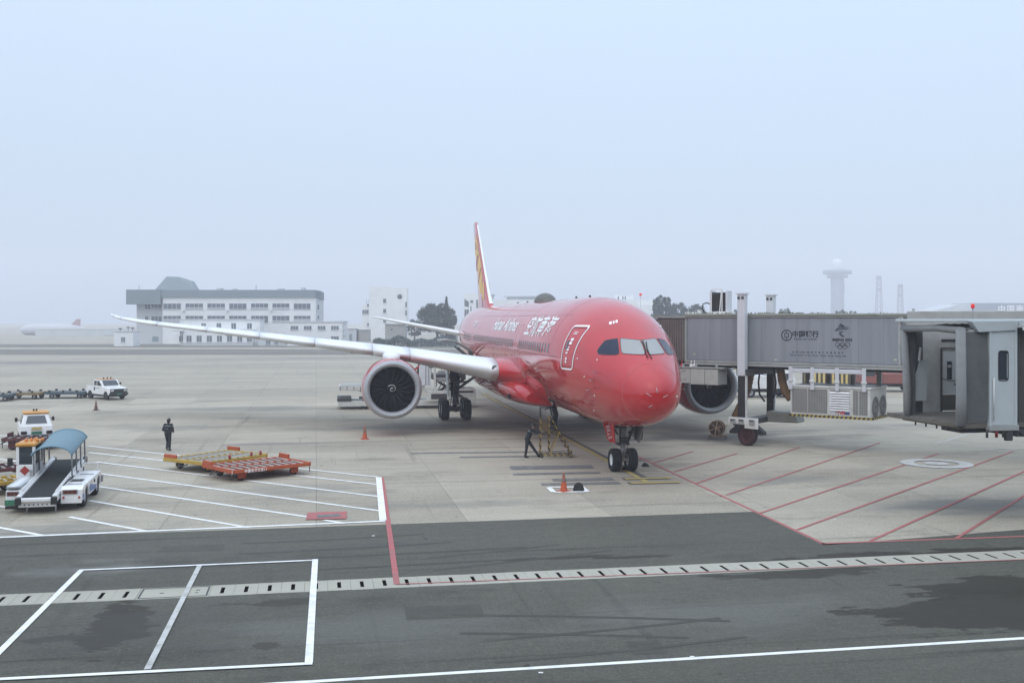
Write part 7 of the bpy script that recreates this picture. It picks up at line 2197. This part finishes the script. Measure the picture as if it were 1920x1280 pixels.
push = dict(pelvis=(0, -0.10, 0.90), chest=(0, 0.04, 1.23), neck=(0, 0.12, 1.40), head=(0, 0.17, 1.53), look=(0, 1, -0.15),
            sh_l=(-0.18, 0.08, 1.35), sh_r=(0.18, 0.08, 1.35), el_l=(-0.18, 0.34, 1.22), el_r=(0.20, 0.32, 1.20), wr_l=(-0.12, 0.58, 1.30), wr_r=(0.14, 0.56, 1.27),
            hip_l=(-0.09, -0.10, 0.88), hip_r=(0.09, -0.10, 0.88), kn_l=(-0.09, 0.18, 0.50), kn_r=(0.10, -0.14, 0.47), an_l=(-0.09, 0.46, 0.09), an_r=(0.10, -0.20, 0.09),
            toe_l=(-0.09, 0.59, 0.045), toe_r=(0.10, -0.06, 0.04))
pp = G(993, 859)
person('crew member in dark uniform and pale gloves pushing the striped steps', (st_loc.x - 0.98, st_loc.y + 0.05, 0), R(-88), push, 1.0, gloves=True)

climb = dict(pelvis=(0, 0.0, 0.88), chest=(0, 0.10, 1.20), neck=(0, 0.15, 1.36), head=(0, 0.17, 1.49), look=(0, 1, 0.5),
             sh_l=(-0.18, 0.12, 1.31), sh_r=(0.18, 0.12, 1.31), el_l=(-0.26, 0.34, 1.26), el_r=(0.24, 0.30, 1.50), wr_l=(-0.16, 0.52, 1.18), wr_r=(0.14, 0.36, 1.68),
             hip_l=(-0.09, 0, 0.86), hip_r=(0.09, 0, 0.86), kn_l=(-0.09, 0.20, 0.56), kn_r=(0.09, 0.04, 0.46), an_l=(-0.09, 0.10, 0.30), an_r=(0.09, -0.02, 0.09),
             toe_l=(-0.09, 0.22, 0.265), toe_r=(0.09, 0.10, 0.045))
person('crew member in dark uniform standing on the striped steps under the belly', (st_loc.x + 0.34, st_loc.y + 0.33, 1.24), R(78), climb, 0.95, stripes=False)

stand = dict(pelvis=(0, 0, 0.92), chest=(0, 0.02, 1.26), neck=(0, 0.04, 1.43), head=(0, 0.06, 1.57), look=(0, 1, -0.1),
             sh_l=(-0.19, 0.02, 1.38), sh_r=(0.19, 0.02, 1.38), el_l=(-0.25, 0.0, 1.12), el_r=(0.25, 0.02, 1.12), wr_l=(-0.20, 0.20, 1.02), wr_r=(0.20, 0.22, 1.04),
             hip_l=(-0.09, 0, 0.90), hip_r=(0.09, 0, 0.90), kn_l=(-0.10, 0.02, 0.48), kn_r=(0.10, 0.02, 0.48), an_l=(-0.10, 0, 0.09), an_r=(0.10, 0, 0.09),
             toe_l=(-0.11, 0.13, 0.04), toe_r=(0.11, 0.13, 0.04))
person('loader operator in dark uniform standing on the loader platform behind the engine', (at(785, 700, 81.2).x, 81.2, 1.83), R(-80), stand, 1.0)

# ================================================================== buildings and trees in the haze
BWALL = mat('pale_render', (0.74, 0.75, 0.75), rough=0.8, var=0.06, scale=0.2, dirt=0.25, dirt_col=(0.42, 0.42, 0.41), dscale=0.3)
BWALL2 = mat('grey_and_shaded_render', (0.52, 0.545, 0.56), rough=0.8, var=0.06, scale=0.2, dirt=0.3, dirt_col=(0.32, 0.33, 0.33), dscale=0.3)
BROOF = mat('slate_band', (0.185, 0.23, 0.255), rough=0.6, var=0.08, scale=0.3)
BWIN = mat('far_window', (0.105, 0.125, 0.145), rough=0.25, var=0.4, scale=0.6)
BFR = mat('far_window_frame', (0.50, 0.51, 0.52), rough=0.6)


class House:
    """far building: everything given in photo pixels at one depth"""
    def __init__(self, name, label, px, depth, cat='building'):
        self.d = depth; self.x0 = at(px, PYH, depth).x
        self.t = thing(name, label, cat, (self.x0, depth, 0))
    def X(self, px): return at(px, PYH, self.d).x - self.x0
    def Z(self, py): return max(0.0, at(PX0, py, self.d).z)
    def blk(self, name, px0, px1, py0, py1, y0, y1, m, parent=None, ground=False):
        mb = MB(); mb.bx(self.X(px0), self.X(px1), y0, y1, 0.0 if ground else self.Z(py1), self.Z(py0))
        return mb.build(name, m, parent or self.t)
    def win(self, px0, px1, py0, py1, y=0.0, mull=1, rail=True, sash=0.0):
        x0, x1, z1, z0 = self.X(px0), self.X(px1), self.Z(py0), self.Z(py1)
        mb = MB(); mb.bx(x0, x1, y - 0.05, y + 0.02, z0, z1); w = mb.build('window', BWIN, self.t)
        mb = MB(); mb.bx(x0 - 0.12, x1 + 0.12, y - 0.22, y - 0.004, z0 - 0.15, z0 - 0.01); mb.build('sill', BFR, w)
        for k in range(1, mull + 1):
            mb = MB(); x = x0 + (x1 - x0) * k / (mull + 1); mb.bx(x - 0.05, x + 0.05, y - 0.10, y - 0.052, z0, z1); mb.build('mullion', BFR, w)
        if sash:
            mb = MB(); mb.bx(x0 + 0.05, x1 - 0.05, y - 0.09, y - 0.053, z0 + 0.02, z0 + (z1 - z0) * sash); mb.build('blind', mat('pale_blind', (0.40, 0.42, 0.44), rough=0.7), w)
        return w

# office block
h = House('office_building', 'long white office block with dark roof band left of the wing', 420, 285)
h.blk('wall', 305, 592, 554, 650, 0.0, 7, BWALL, ground=True)
h.blk('wall', 250, 305, 560, 650, 2.5, 7, BWALL2, ground=True)  # recessed wall: the overhang's shadow is put into its greyer colour
mb = MB(); x0, x1 = h.X(592), h.X(598); mb.hexa([(x0, 0, 0), (x1, 3.0, 0), (x1, 7, 0), (x0, 7, 0)], [(x0, 0, h.Z(556)), (x1, 3.0, h.Z(556)), (x1, 7, h.Z(556)), (x0, 7, h.Z(556))]); mb.build('wall', BWALL2, h.t)
h.blk('roof_band', 303, 592, 543.5, 557.5, -0.5, 7.3, BROOF)
h.blk('roof_band', 238, 302.8, 543, 570.5, -0.7, 7.3, BROOF)
mb = MB(); x1 = h.X(598.5); mb.hexa([(x0, -0.5, h.Z(557.5)), (x1, 2.6, h.Z(562)), (x1, 7.3, h.Z(562)), (x0, 7.3, h.Z(557.5))], [(x0, -0.5, h.Z(543.5)), (x1, 2.6, h.Z(547)), (x1, 7.3, h.Z(547)), (x0, 7.3, h.Z(543.5))]); mb.build('roof_band', mat('slate_band_end', (0.15, 0.19, 0.22), rough=0.6), h.t)
mb = MB()
lo = [(283, 543), (360, 543)]; 
zA = h.Z(543.2)
mb.add([(h.X(283), 3, zA), (h.X(360), 3, zA), (h.X(360), 7.2, zA), (h.X(283), 7.2, zA), (h.X(301), 5, h.Z(517)), (h.X(323), 5, h.Z(517.5)), (h.X(350), 5, h.Z(526)), (h.X(350), 6.6, h.Z(526)), (h.X(323), 6.6, h.Z(517.5)), (h.X(301), 6.6, h.Z(517))],
       [(0, 1, 6, 5, 4), (1, 2, 7, 6), (2, 3, 9, 8, 7), (3, 0, 4, 9), (4, 5, 8, 9), (5, 6, 7, 8)])
mb.build('hipped_roof', mat('hip_roof_slate', (0.20, 0.24, 0.265), rough=0.6), h.t)
cols = [(306.5, 339), (348, 380.5), (389, 421.5), (430, 462), (471, 502.5), (511, 542.5), (551, 582)]
for i, (a, b) in enumerate(cols):
    h.win(a, b, 569, 579, 0.0, 3, sash=0.30 if i % 3 else 0.0); h.win(a, b, 592, 603 if i != 4 else 604.5, 0.0, 3, sash=(0.25 if i % 2 else 0.5) if i != 4 else 0.0)
h.win(266, 276, 570, 579, 2.5, 1); h.win(278, 297, 570, 579, 2.5, 2, sash=0.3); h.win(266, 272, 593, 603, 2.5, 0); h.win(278, 297, 593, 603, 2.5, 2)
h.win(592.8, 596.8, 571, 580, 1.2, 0); h.win(592.8, 596.8, 592, 597, 1.2, 0)
h.blk('door', 280, 291, 631, 642, 2.38, 2.49, mat('far_door', (0.20, 0.25, 0.28), rough=0.6))
h.blk('plinth', 249, 304, 641, 650, 2.2, 2.45, BWALL2, ground=True)
mb = MB(); mb.cyl((h.X(251), 4, h.Z(543)), (h.X(251), 4, h.Z(534)), 0.06, seg=6); mb.build('antenna', DSTEEL, h.t)

for px, w_, hh in ((400, 8, 4), (430, 5, 3), (515, 10, 3.5), (560, 5, 5)):
    h.blk('roof_plant', px, px + w_, 543.5 - hh, 543.5, 3, 6, BWALL2)
for px, py in ((343, 582), (425, 582), (466, 605), (507, 582), (546, 606), (384, 606)):
    h.blk('wall_unit', px, px + 3.2, py, py + 2.6, -0.5, -0.02, BFR)
mb = MB(); mb.cyl((h.X(470), 6, h.Z(543)), (h.X(470), 6, h.Z(533)), 0.07, seg=6); mb.build('antenna', DSTEEL, h.t)

# annexes in front of it
h = House('annex_building', 'low white annex with a row of windows before the office block', 412, 268)
h.blk('wall', 330, 482, 599, 650, 3.0, 8, BWALL, ground=True)
h.blk('wall', 343, 473, 617, 650, 0.0, 2.99, BWALL, ground=True)
h.blk('parapet', 329, 483, 598, 600.5, 2.8, 8.2, BWALL2)
h.blk('porch_roof', 325, 345, 619, 621, -1.0, 3, BWALL2)
for a in (371, 400, 428, 458): h.win(a, a + 8.5, 606, 617, 3.0, 1)
for a in (350, 369, 388, 407, 426, 445, 463): h.win(a, a + 9, 629, 640, 0.0, 1)
h.win(329, 338, 630, 640, 3.0, 1)
h.blk('plinth', 342.5, 474, 642, 650, -0.15, -0.01, BFR, ground=True)
h = House('annex_building', 'low white two-storey annex to the right of the office block', 590, 266)
h.blk('wall', 539, 642, 604, 650, 0.0, 8, BWALL, ground=True); h.blk('parapet', 538, 643, 602, 604.5, -0.2, 8.2, BFR)
for a in (545, 570, 596, 621): h.win(a, a + 14, 611, 617.5, 0.0, 2)
h.win(621, 635, 630.5, 637, 0.0, 2); h.win(498, 506, 637, 645, 0.5, 1); h.win(514, 520, 637, 645, 0.5, 1)
h.blk('wall', 484, 538.5, 632, 650, 0.5, 6, BWALL2, ground=True)
for py in (608, 618, 628): h.blk('wall_unit', 643, 647, py, py + 4, 0.5, 1.2, BWALL2)
h = House('guard_hut', 'small white hut with one window at the left of the office block', 232, 262)
h.blk('wall', 214, 249.5, 622, 655, 0, 5, BWALL, ground=True); h.win(227, 234.5, 632, 640.5, 0, 1)
h.blk('roof', 213.5, 250, 621, 622, -0.2, 5.2, BFR)
for px, z in ((220, 616), (235, 614), (243, 615)):
    mb = MB(); mb.cyl((h.X(px), 2, h.Z(622)), (h.X(px), 2, h.Z(z)), 0.08, seg=6); mb.box((h.X(px), 2, h.Z(z)), (0.8, 0.3, 0.3)); mb.build('roof_fitting', DSTEEL, h.t)

# far left: long wall and the jet behind it
h = House('blast_fence', 'long pale wall in the haze at the far left', 140, 420, 'wall')
h.blk('wall', 66, 250, 616.5, 650, 0, 1.2, BWALL2, ground=True)
h.blk('coping', 65, 251, 615.5, 616.6, -0.2, 1.4, BWALL)
h.blk('gate', 195, 212, 628, 642, -0.3, -0.05, mat('far_gate', (0.30, 0.31, 0.32), rough=0.7))
fj = thing('distant_jet', 'faint white jet with a red tail behind the far left wall', 'airliner', (at(90, 620, 440).x, 440, 0), 0)
sc_ = 440 / FPX
def jx(px): return (px - 90) * sc_
def jz(py): return CAM_H - (py - PYH) * sc_
rows = []
for px, r_, zc in ((38, 0.1, 619), (41, 1.2, 619), (48, 2.0, 618.5), (60, 2.4, 618), (120, 2.4, 618), (140, 1.8, 617), (155, 0.8, 616), (162, 0.1, 615.5)):
    rows.append([Vector((jx(px), r_ * math.cos(2 * math.pi * i / 20), jz(zc) + r_ * math.sin(2 * math.pi * i / 20))) for i in range(20)])
mb = MB(); mb.grid(rows, closed=True); mb.build('fuselage', mat('far_jet_hazed_white', (0.50, 0.51, 0.53), rough=0.6), fj)  # hull and fin colours have the fading of the haze mixed in
mb = MB(); mb.prism([(jx(128), -0.2, jz(614)), (jx(150), -0.2, jz(614)), (jx(151), -0.2, jz(598)), (jx(144), -0.2, jz(598))], (0, 0.4, 0)); mb.build('tail_fin', mat('far_jet_hazed_red', (0.40, 0.27, 0.28), rough=0.6), fj)
mb = MB(); mb.prism([(jx(85), -2, jz(624)), (jx(108), -2, jz(624)), (jx(124), -18, jz(620)), (jx(117), -18, jz(620))], (0, 0, 0.35)); mb.build('wing', mat('far_jet_hazed_white', (0.6, 0.6, 0.6)), fj)
mb = MB(); mb.prism([(jx(85), 2, jz(624)), (jx(108), 2, jz(624)), (jx(124), 18, jz(620)), (jx(117), 18, jz(620))], (0, 0, 0.35)); mb.build('wing', MATS['far_jet_hazed_white'], fj)
mb = MB(); mb.cyl((jx(50), 0, 0), (jx(50), 0, 2.2), 0.25, seg=8); mb.build('nose_gear', DSTEEL, fj)
for s in (-1, 1):
    mb = MB(); mb.cyl((jx(100), s * 3, 0), (jx(100), s * 3, 2.4), 0.4, seg=8); mb.build('main_gear', DSTEEL, fj)

# middle: white tower block with a clock-like disc
h = House('white_tower_block', 'white windowed tower block with a round disc behind the tailplane', 725, 330)
h.blk('wall', 692, 763, 540, 640, 0, 5, BWALL, ground=True); h.blk('parapet', 691.5, 735, 537.5, 540, 0, 5, BWALL)
h.blk('wing_wall', 678, 692, 571, 640, 1.0, 5, BWALL, ground=True)
for a, b in ((560, 567.5), (579, 586), (599, 604)): h.win(718.5, 724, a, b, 0, 0)
for a, b in ((566, 576), (581.5, 590.5)): h.win(760, 762.8, a, b, 0, 0)
h.win(678.8, 690, 581, 588, 1.0, 2); h.win(688, 691.3, 570, 574, 0.5, 0); h.win(688, 691.3, 606, 610, 0.5, 0)
c = Vector((h.X(749.5), -0.1, h.Z(556)))
mb = MB(); mb.lathe([(0, -0.05), (0.74, -0.05), (0.74, 0.08)], c, (0, 1, 0), 24); dk = mb.build('round_disc', mat('disc_dark', (0.08, 0.09, 0.10), rough=0.5), h.t)
mb = MB(); mb.bar(c + Vector((-0.35, -0.07, -0.3)), c + Vector((0.3, -0.07, 0.35)), 0.10, 0.02); mb.build('disc_mark', BFR, dk)
mb = MB()
for k in range(5): mb.bar((h.X(732), 2, h.Z(548)), (h.X(732 + (k - 2) * 1.2), 2, h.Z(538)), 0.10)
mb.build('roof_antenna', mat('far_antenna', (0.3, 0.31, 0.32), rough=0.6), h.t)
mb = MB(); mb.bar((h.X(686), 2, h.Z(571)), (h.X(685), 2, h.Z(561)), 0.12); mb.bar((h.X(688), 2, h.Z(571)), (h.X(689.5), 2, h.Z(561)), 0.12); mb.build('roof_antenna', MATS['far_antenna'], h.t)
h = House('tan_shed', 'small tan flat-roofed shed before the white tower block', 741, 300)
SH = mat('shed_tan', (0.34, 0.34, 0.32), rough=0.85, var=0.15, dirt=0.3)
h.blk('wall', 722, 759, 608, 640, 0, 6, SH, ground=True); h.blk('roof', 720, 760, 606, 608, -0.4, 6.4, BFR); h.win(732, 736, 616, 620, 0, 0)
h = House('low_sheds', 'row of small grey sheds between the annex and the tower block', 668, 310)
h.blk('wall', 648, 668, 616, 640, 0, 6, BWALL2, ground=True); h.blk('roof', 647, 669, 614, 616, -0.3, 6.3, BWALL)
h.blk('wall', 671, 690, 618, 640, 1, 6, SH, ground=True); h.blk('roof', 670, 691, 616.5, 618, 0.7, 6.3, BWALL)
h.blk('door', 655, 660, 626, 640, -0.12, -0.01, BROOF, ground=True)

# behind the tail and fuselage
h = House('terminal_block', 'pale block with tall glazed bays behind the tail fin', 884, 350)
h.blk('wall', 870, 900, 550, 640, 0, 14, BWALL, ground=True)
mb = MB(); mb.prism([(h.X(871), -0.05, h.Z(574)), (h.X(879), -0.05, h.Z(576)), (h.X(879), -0.05, h.Z(566)), (h.X(871), -0.05, h.Z(560))], (0, 0.04, 0)); mb.build('window', BWIN, h.t)
h.win(871, 879, 580, 594, 0, 1); h.win(882, 884, 574, 583, 0, 0); h.win(893, 896, 562, 576, 0, 0); h.win(882, 887, 563, 567, 0, 0)
h = House('long_terminal', 'long flat white building behind the red fuselage', 1070, 370)
h.blk('wall', 908, 1228, 562, 640, 0, 20, BWALL, ground=True)
h.blk('roof_room', 950, 1020, 556, 562, 4, 12, BWALL2); h.blk('roof_room', 918, 926, 553, 562, 3, 6, BWALL2)
h.blk('roof_room', 1158, 1190, 553, 562, 4, 12, BWALL)
for px in (1160.5, 1169, 1173.5): h.win(px, px + 2.2, 555, 561, 4.0, 0)
h.blk('roof_slab', 945, 1024, 554, 556, 3, 13, BWALL2); h.blk('roof_slab', 916, 928, 552, 553, 2, 7, BROOF)
h.blk('stair_head', 1195, 1225, 572, 590, -2.0, -0.01, BWALL)
lm = thing('obstruction_lamp', 'thin mast with a round red lamp above the fuselage', 'lamp', at(1201, 590, 150) * 1.0, 0)
lm.location = (at(1201, 590, 150).x, 150, 0)
zt_ = at(1201, 553, 150).z
mb = MB(); mb.cyl((0, 0, 0), (0, 0, zt_ - 0.1), 0.06, 0.04, 8); mb.build('mast', mat('mast_pale', (0.45, 0.46, 0.47), rough=0.5), lm)
mb = MB(); mb.sphere((0, 0, zt_ + 0.08), 0.20, 12, 8); mb.build('lamp', MATS['beacon_red'], lm)

# right: control tower, masts, hangar
h = House('radar_tower', 'tall hazy radar tower with a white ball on top', 1570, 1250, 'tower')
def rot(prof, m, nm, seg=24):
    mb = MB(); mb.lathe([(abs(h.X(1570 + r_)), h.Z(y_)) for r_, y_ in prof], (0, 0, 0), (0, 0, 1), seg); return mb.build(nm, m, h.t)
TW_ = mat('tower_pale', (0.16, 0.19, 0.215), rough=0.8)
rot([(12.5, 640), (12.5, 505)], TW_, 'shaft', 12)
rot([(0, 521.5), (19, 521), (19, 516), (0, 515.5)], TW_, 'gallery'); rot([(0, 514.5), (26.5, 514), (26.5, 507), (0, 506.5)], TW_, 'platform'); rot([(13, 506.6), (13, 499), (0, 499)], BWALL2, 'cab')
mb = MB(); mb.sphere((0, 0, h.Z(494.5)), abs(h.X(1579.5)), 20, 12); mb.build('radome', BWALL, h.t)
TXT_ = mat('tower_text', (0.15, 0.16, 0.18), rough=0.7)
for k in range(6): marks(1, on_plane((h.X(1577.8), -h.X(1583.2), h.Z(533 + k * 9)), (1, 0, 0), (0, 0, 1)), 5.4, 4.2, TXT_, h.t, 'tower_sign_mark')
for k in range(7): marks(1, on_plane((h.X(1561.5), -h.X(1583.2), h.Z(532 + k * 8)), (1, 0, 0), (0, 0, 1)), 3.4, 2.6, TXT_, h.t, 'tower_sign_mark')
def mast(label, px, py, w0, w1, d):
    t = thing('lattice_mast', label, 'mast', (at(px, 0, d).x, d, 0), 0, 'lattice masts')
    H_ = at(px, py, d).z; k = d / FPX
    LM = mat('mast_grey', (0.10, 0.11, 0.12), rough=0.7)
    n = 9
    def cr(i): 
        f = i / n; w = (w0 + (w1 - w0) * f) * k / 2
        return [Vector((a * w, b * w, H_ * f)) for a, b in ((-1, -1), (1, -1), (1, 1), (-1, 1))]
    mb = MB()
    for i in range(n):
        A, B = cr(i), cr(i + 1)
        for j in range(4):
            mb.bar(A[j], B[j], 0.6); mb.bar(A[j], B[(j + 1) % 4], 0.35); mb.bar(B[j], B[(j + 1) % 4], 0.35)
    mb.build('lattice', LM, t)
    for f in (0.96, 0.72):
        mb = MB(); mb.lathe([(0, -1.0), (w0 * k * 0.36, -1.0), (w0 * k * 0.36, 1.0), (0, 1.0)], (0, 0, H_ * f), (0, 0, 1), 10); mb.build('antenna_ring', LM, t)
mast('taller of the two hazy lattice masts, nearer the radar tower', 1648, 517, 12, 6, 1250)
mast('shorter of the two hazy lattice masts, farther right', 1688, 533, 10, 6, 1250)
h = House('airline_hangar', 'wide hazy hangar with white characters on its roof band', 1830, 640, 'hangar')
h.blk('wall', 1740, 2050, 588, 640, 0, 30, BWALL, ground=True)
h.blk('roof_band', 1822, 2050, 568, 588, -0.5, 30, mat('hangar_band', (0.20, 0.24, 0.27), rough=0.6))
mb = MB(); mb.prism([(h.X(1725), -0.4, h.Z(589)), (h.X(1822), -0.4, h.Z(589)), (h.X(1822), -0.4, h.Z(569)), (h.X(1800), -0.4, h.Z(570)), (h.X(1772), -0.4, h.Z(577))], (0, 28, 0)); mb.build('sloped_roof', BWALL2, h.t)
mb = MB(); mb.prism([(h.X(1745), -0.5, h.Z(589)), (h.X(1822), -0.5, h.Z(589)), (h.X(1820), -0.5, h.Z(582)), (h.X(1750), -0.5, h.Z(584))], (0, 0.09, 0)); mb.build('fascia_panel', mat('fascia_grey', (0.30, 0.33, 0.35), rough=0.6), h.t)
lettering('中国南方航空', on_plane((h.X(1920), -0.56, h.Z(584.6)), (1, 0, 0), (0, 0, 1)), mat('sign_white', (0.8, 0.8, 0.8), rough=0.6), h.t, size=4.8, bold=0.08, spacing=1.28)
mb = MB(); dd = Vector((h.X(1716), 3, h.Z(581))); mb.lathe([(0, 0.0), (1.0, 0.2)], dd, (0, -1, 0.2), 16); mb.cyl((dd.x, 3, 0), dd, 0.15, seg=6); mb.build('dish_antenna', DSTEEL, h.t)

# ------------------------------------------------------------------ trees
LEAF = []
for i, c in enumerate(((0.040, 0.066, 0.048), (0.055, 0.085, 0.060), (0.030, 0.050, 0.038))):
    LEAF.append(mat('foliage_%s' % 'abc'[i], c, rough=0.85, var=0.3, scale=1.5))
BARK = mat('bark', (0.09, 0.07, 0.055), rough=0.95, var=0.3, scale=4)


def tree(label, px0, px1, ptop, d, seed, conifer=False, n=2600, name='tree', trunk_frac=0.2, group='trees in the haze'):
    rnd = random.Random(seed)
    x0, x1 = at(px0, 0, d).x, at(px1, 0, d).x
    H_ = at(0, ptop, d).z; W = (x1 - x0) / 2
    t = thing(name, label, 'tree', ((x0 + x1) / 2, d, 0), 0, group)
    mb = MB(); mb.tube([(0, 0, 0), (0.1, 0, H_ * 0.3), (0, 0.05, H_ * 0.6), (0.05, 0, H_ * 0.85)], [0.035 * H_, 0.028 * H_, 0.016 * H_, 0.005 * H_], 8)
    for k in range(7):
        a = rnd.uniform(0, 6.28); z = H_ * rnd.uniform(0.25, 0.6)
        mb.tube([(0, 0, z), (W * 0.35 * math.cos(a), W * 0.35 * math.sin(a), z + 0.12 * H_), (W * 0.7 * math.cos(a), W * 0.7 * math.sin(a), z + 0.22 * H_)], [0.014 * H_, 0.009 * H_, 0.004 * H_], 6)
    mb.build('trunk', BARK, t)
    clumps = []
    for k in range(190 if not conifer else 110):
        if conifer:
            f = rnd.uniform(0.12, 1.0); a = rnd.uniform(0, 6.28); r_ = W * (1 - f) * rnd.uniform(0.35, 1.05)
            clumps.append((Vector((r_ * math.cos(a), r_ * math.sin(a), H_ * f - 0.03 * r_)), W * 0.22 * (1.15 - f)))
        else:
            a, b, r_ = rnd.uniform(0, 6.28), rnd.uniform(-0.9, 1.0), rnd.uniform(0.5, 1.0) ** 0.5
            cz = H_ * (0.5 + trunk_frac / 2); hz_ = H_ * (0.5 - trunk_frac / 2)
            p = Vector((W * r_ * math.cos(a) * math.sqrt(max(0.05, 1 - b * b * 0.9)), W * r_ * math.sin(a) * math.sqrt(max(0.05, 1 - b * b * 0.9)), cz + hz_ * 0.9 * b * r_))
            clumps.append((p, W * rnd.uniform(0.12, 0.22)))
    mb = MB(); mb.recalc = False
    for k in range(n):
        c, r_ = rnd.choice(clumps)
        v = Vector((rnd.gauss(0, 1), rnd.gauss(0, 1), rnd.gauss(0, 1))).normalized() * r_ * rnd.uniform(0.3, 1.0) ** 0.5
        p = c + v
        if p.z < 0.2: continue
        s = rnd.uniform(0.14, 0.32) * (H_ / 10) ** 0.5
        a = Vector((rnd.gauss(0, 1), rnd.gauss(0, 1), rnd.gauss(0, 1))).normalized() * s
        b = a.cross(Vector((rnd.gauss(0, 1), rnd.gauss(0, 1), rnd.gauss(0, 1)))).normalized() * s * 0.6
        mb.add([p - a, p + b, p + a, p - b], [(0, 1, 2, 3)], False, hash((int(c.x * 10), int(c.z * 10))) % 3)
    mb.build('crown', LEAF, t)
    return t
tree('broad dark evergreen tree between the tower block and the tail fin', 783, 856, 568, 292, 3, n=11000)
tree('conifer with a pointed top rising out of the broad evergreen', 818, 856, 557, 290, 4, conifer=True, n=3600)
tree('small round tree at the foot of the broad evergreen', 762, 792, 597, 296, 5, n=1500)
tree('tallest dark tree right of the cockpit, beside the red lamp', 1222, 1262, 551, 320, 6, n=6000)
tree('middle dark tree right of the cockpit', 1252, 1292, 566, 322, 7, n=4500)
tree('lower dark tree left of the rooftop unit', 1286, 1324, 569, 325, 8, n=4500)
tree('round tree top showing left of the lift column', 1372, 1398, 576, 330, 13, n=1500)
tree('round tree top showing between the lift columns and the radar tower', 1456, 1486, 575.5, 330, 9, n=1800)
tree('low tree top left of the radar tower foot', 1524, 1552, 583, 330, 10, n=1200)
tree('low tree top at the foot of the radar tower', 1562, 1590, 578, 335, 11, n=1500)
tree('low tree top right of the radar tower foot', 1586, 1610, 581, 335, 12, n=1200)
# hedge bank beneath them
def hedge(label, px0, px1, pt, d, seed, m):
    rnd = random.Random(seed); x0, x1 = at(px0, 0, d).x, at(px1, 0, d).x; H_ = at(0, pt, d).z
    t = thing('hedge', label, 'hedge', ((x0 + x1) / 2, d, 0), 0, 'hedges along the far verge')
    mb = MB(); mb.recalc = False
    for k in range(1700):
        x = rnd.uniform(x0, x1) - (x0 + x1) / 2; y = rnd.uniform(-1, 1); hh = H_ * (0.75 + 0.25 * math.sin(x * 0.9) * math.sin(x * 0.37 + 1))
        p = Vector((x, y, hh * rnd.uniform(0.02, 1.0) ** 0.7)); s = rnd.uniform(0.15, 0.35)
        a = Vector((rnd.gauss(0, 1), rnd.gauss(0, 1), rnd.gauss(0, 1))).normalized() * s; b = a.cross(Vector((rnd.gauss(0, 1), rnd.gauss(0, 1), rnd.gauss(0, 1)))).normalized() * s * 0.6
        mb.add([p - a, p + b, p + a, p - b], [(0, 1, 2, 3)], False, 0)
    mb.build('foliage', m, t)
hedge('blue-green hedge left of the broad evergreen', 700, 770, 629, 258, 1, mat('hedge_green', (0.085, 0.125, 0.10), rough=0.9, var=0.3))
hedge('paler blue-green hedge below the tailplane', 768, 858, 629.5, 256, 2, mat('hedge_blue', (0.11, 0.155, 0.15), rough=0.9, var=0.3))

# ================================================================== haze
HAZE_D = 0.00085
mb = MB(); mb.bx(-960, 960, -27, 1460, -1.2, 86)
hz = mb.build('haze', [])
hz['kind'] = 'stuff'
hz['label'] = 'pale grey haze filling the air over the airfield'
hm = bpy.data.materials.new('haze_air'); hm.use_nodes = True
N, L = hm.node_tree.nodes, hm.node_tree.links
N.remove(N['Principled BSDF'])
pv = N.new('ShaderNodeVolumePrincipled')
pv.inputs['Color'].default_value = (0.90, 0.91, 0.995, 1)
pv.inputs['Density'].default_value = HAZE_D
pv.inputs['Anisotropy'].default_value = 0.0
L.new(pv.outputs[0], N['Material Output'].inputs['Volume'])
hz.data.materials.append(hm)
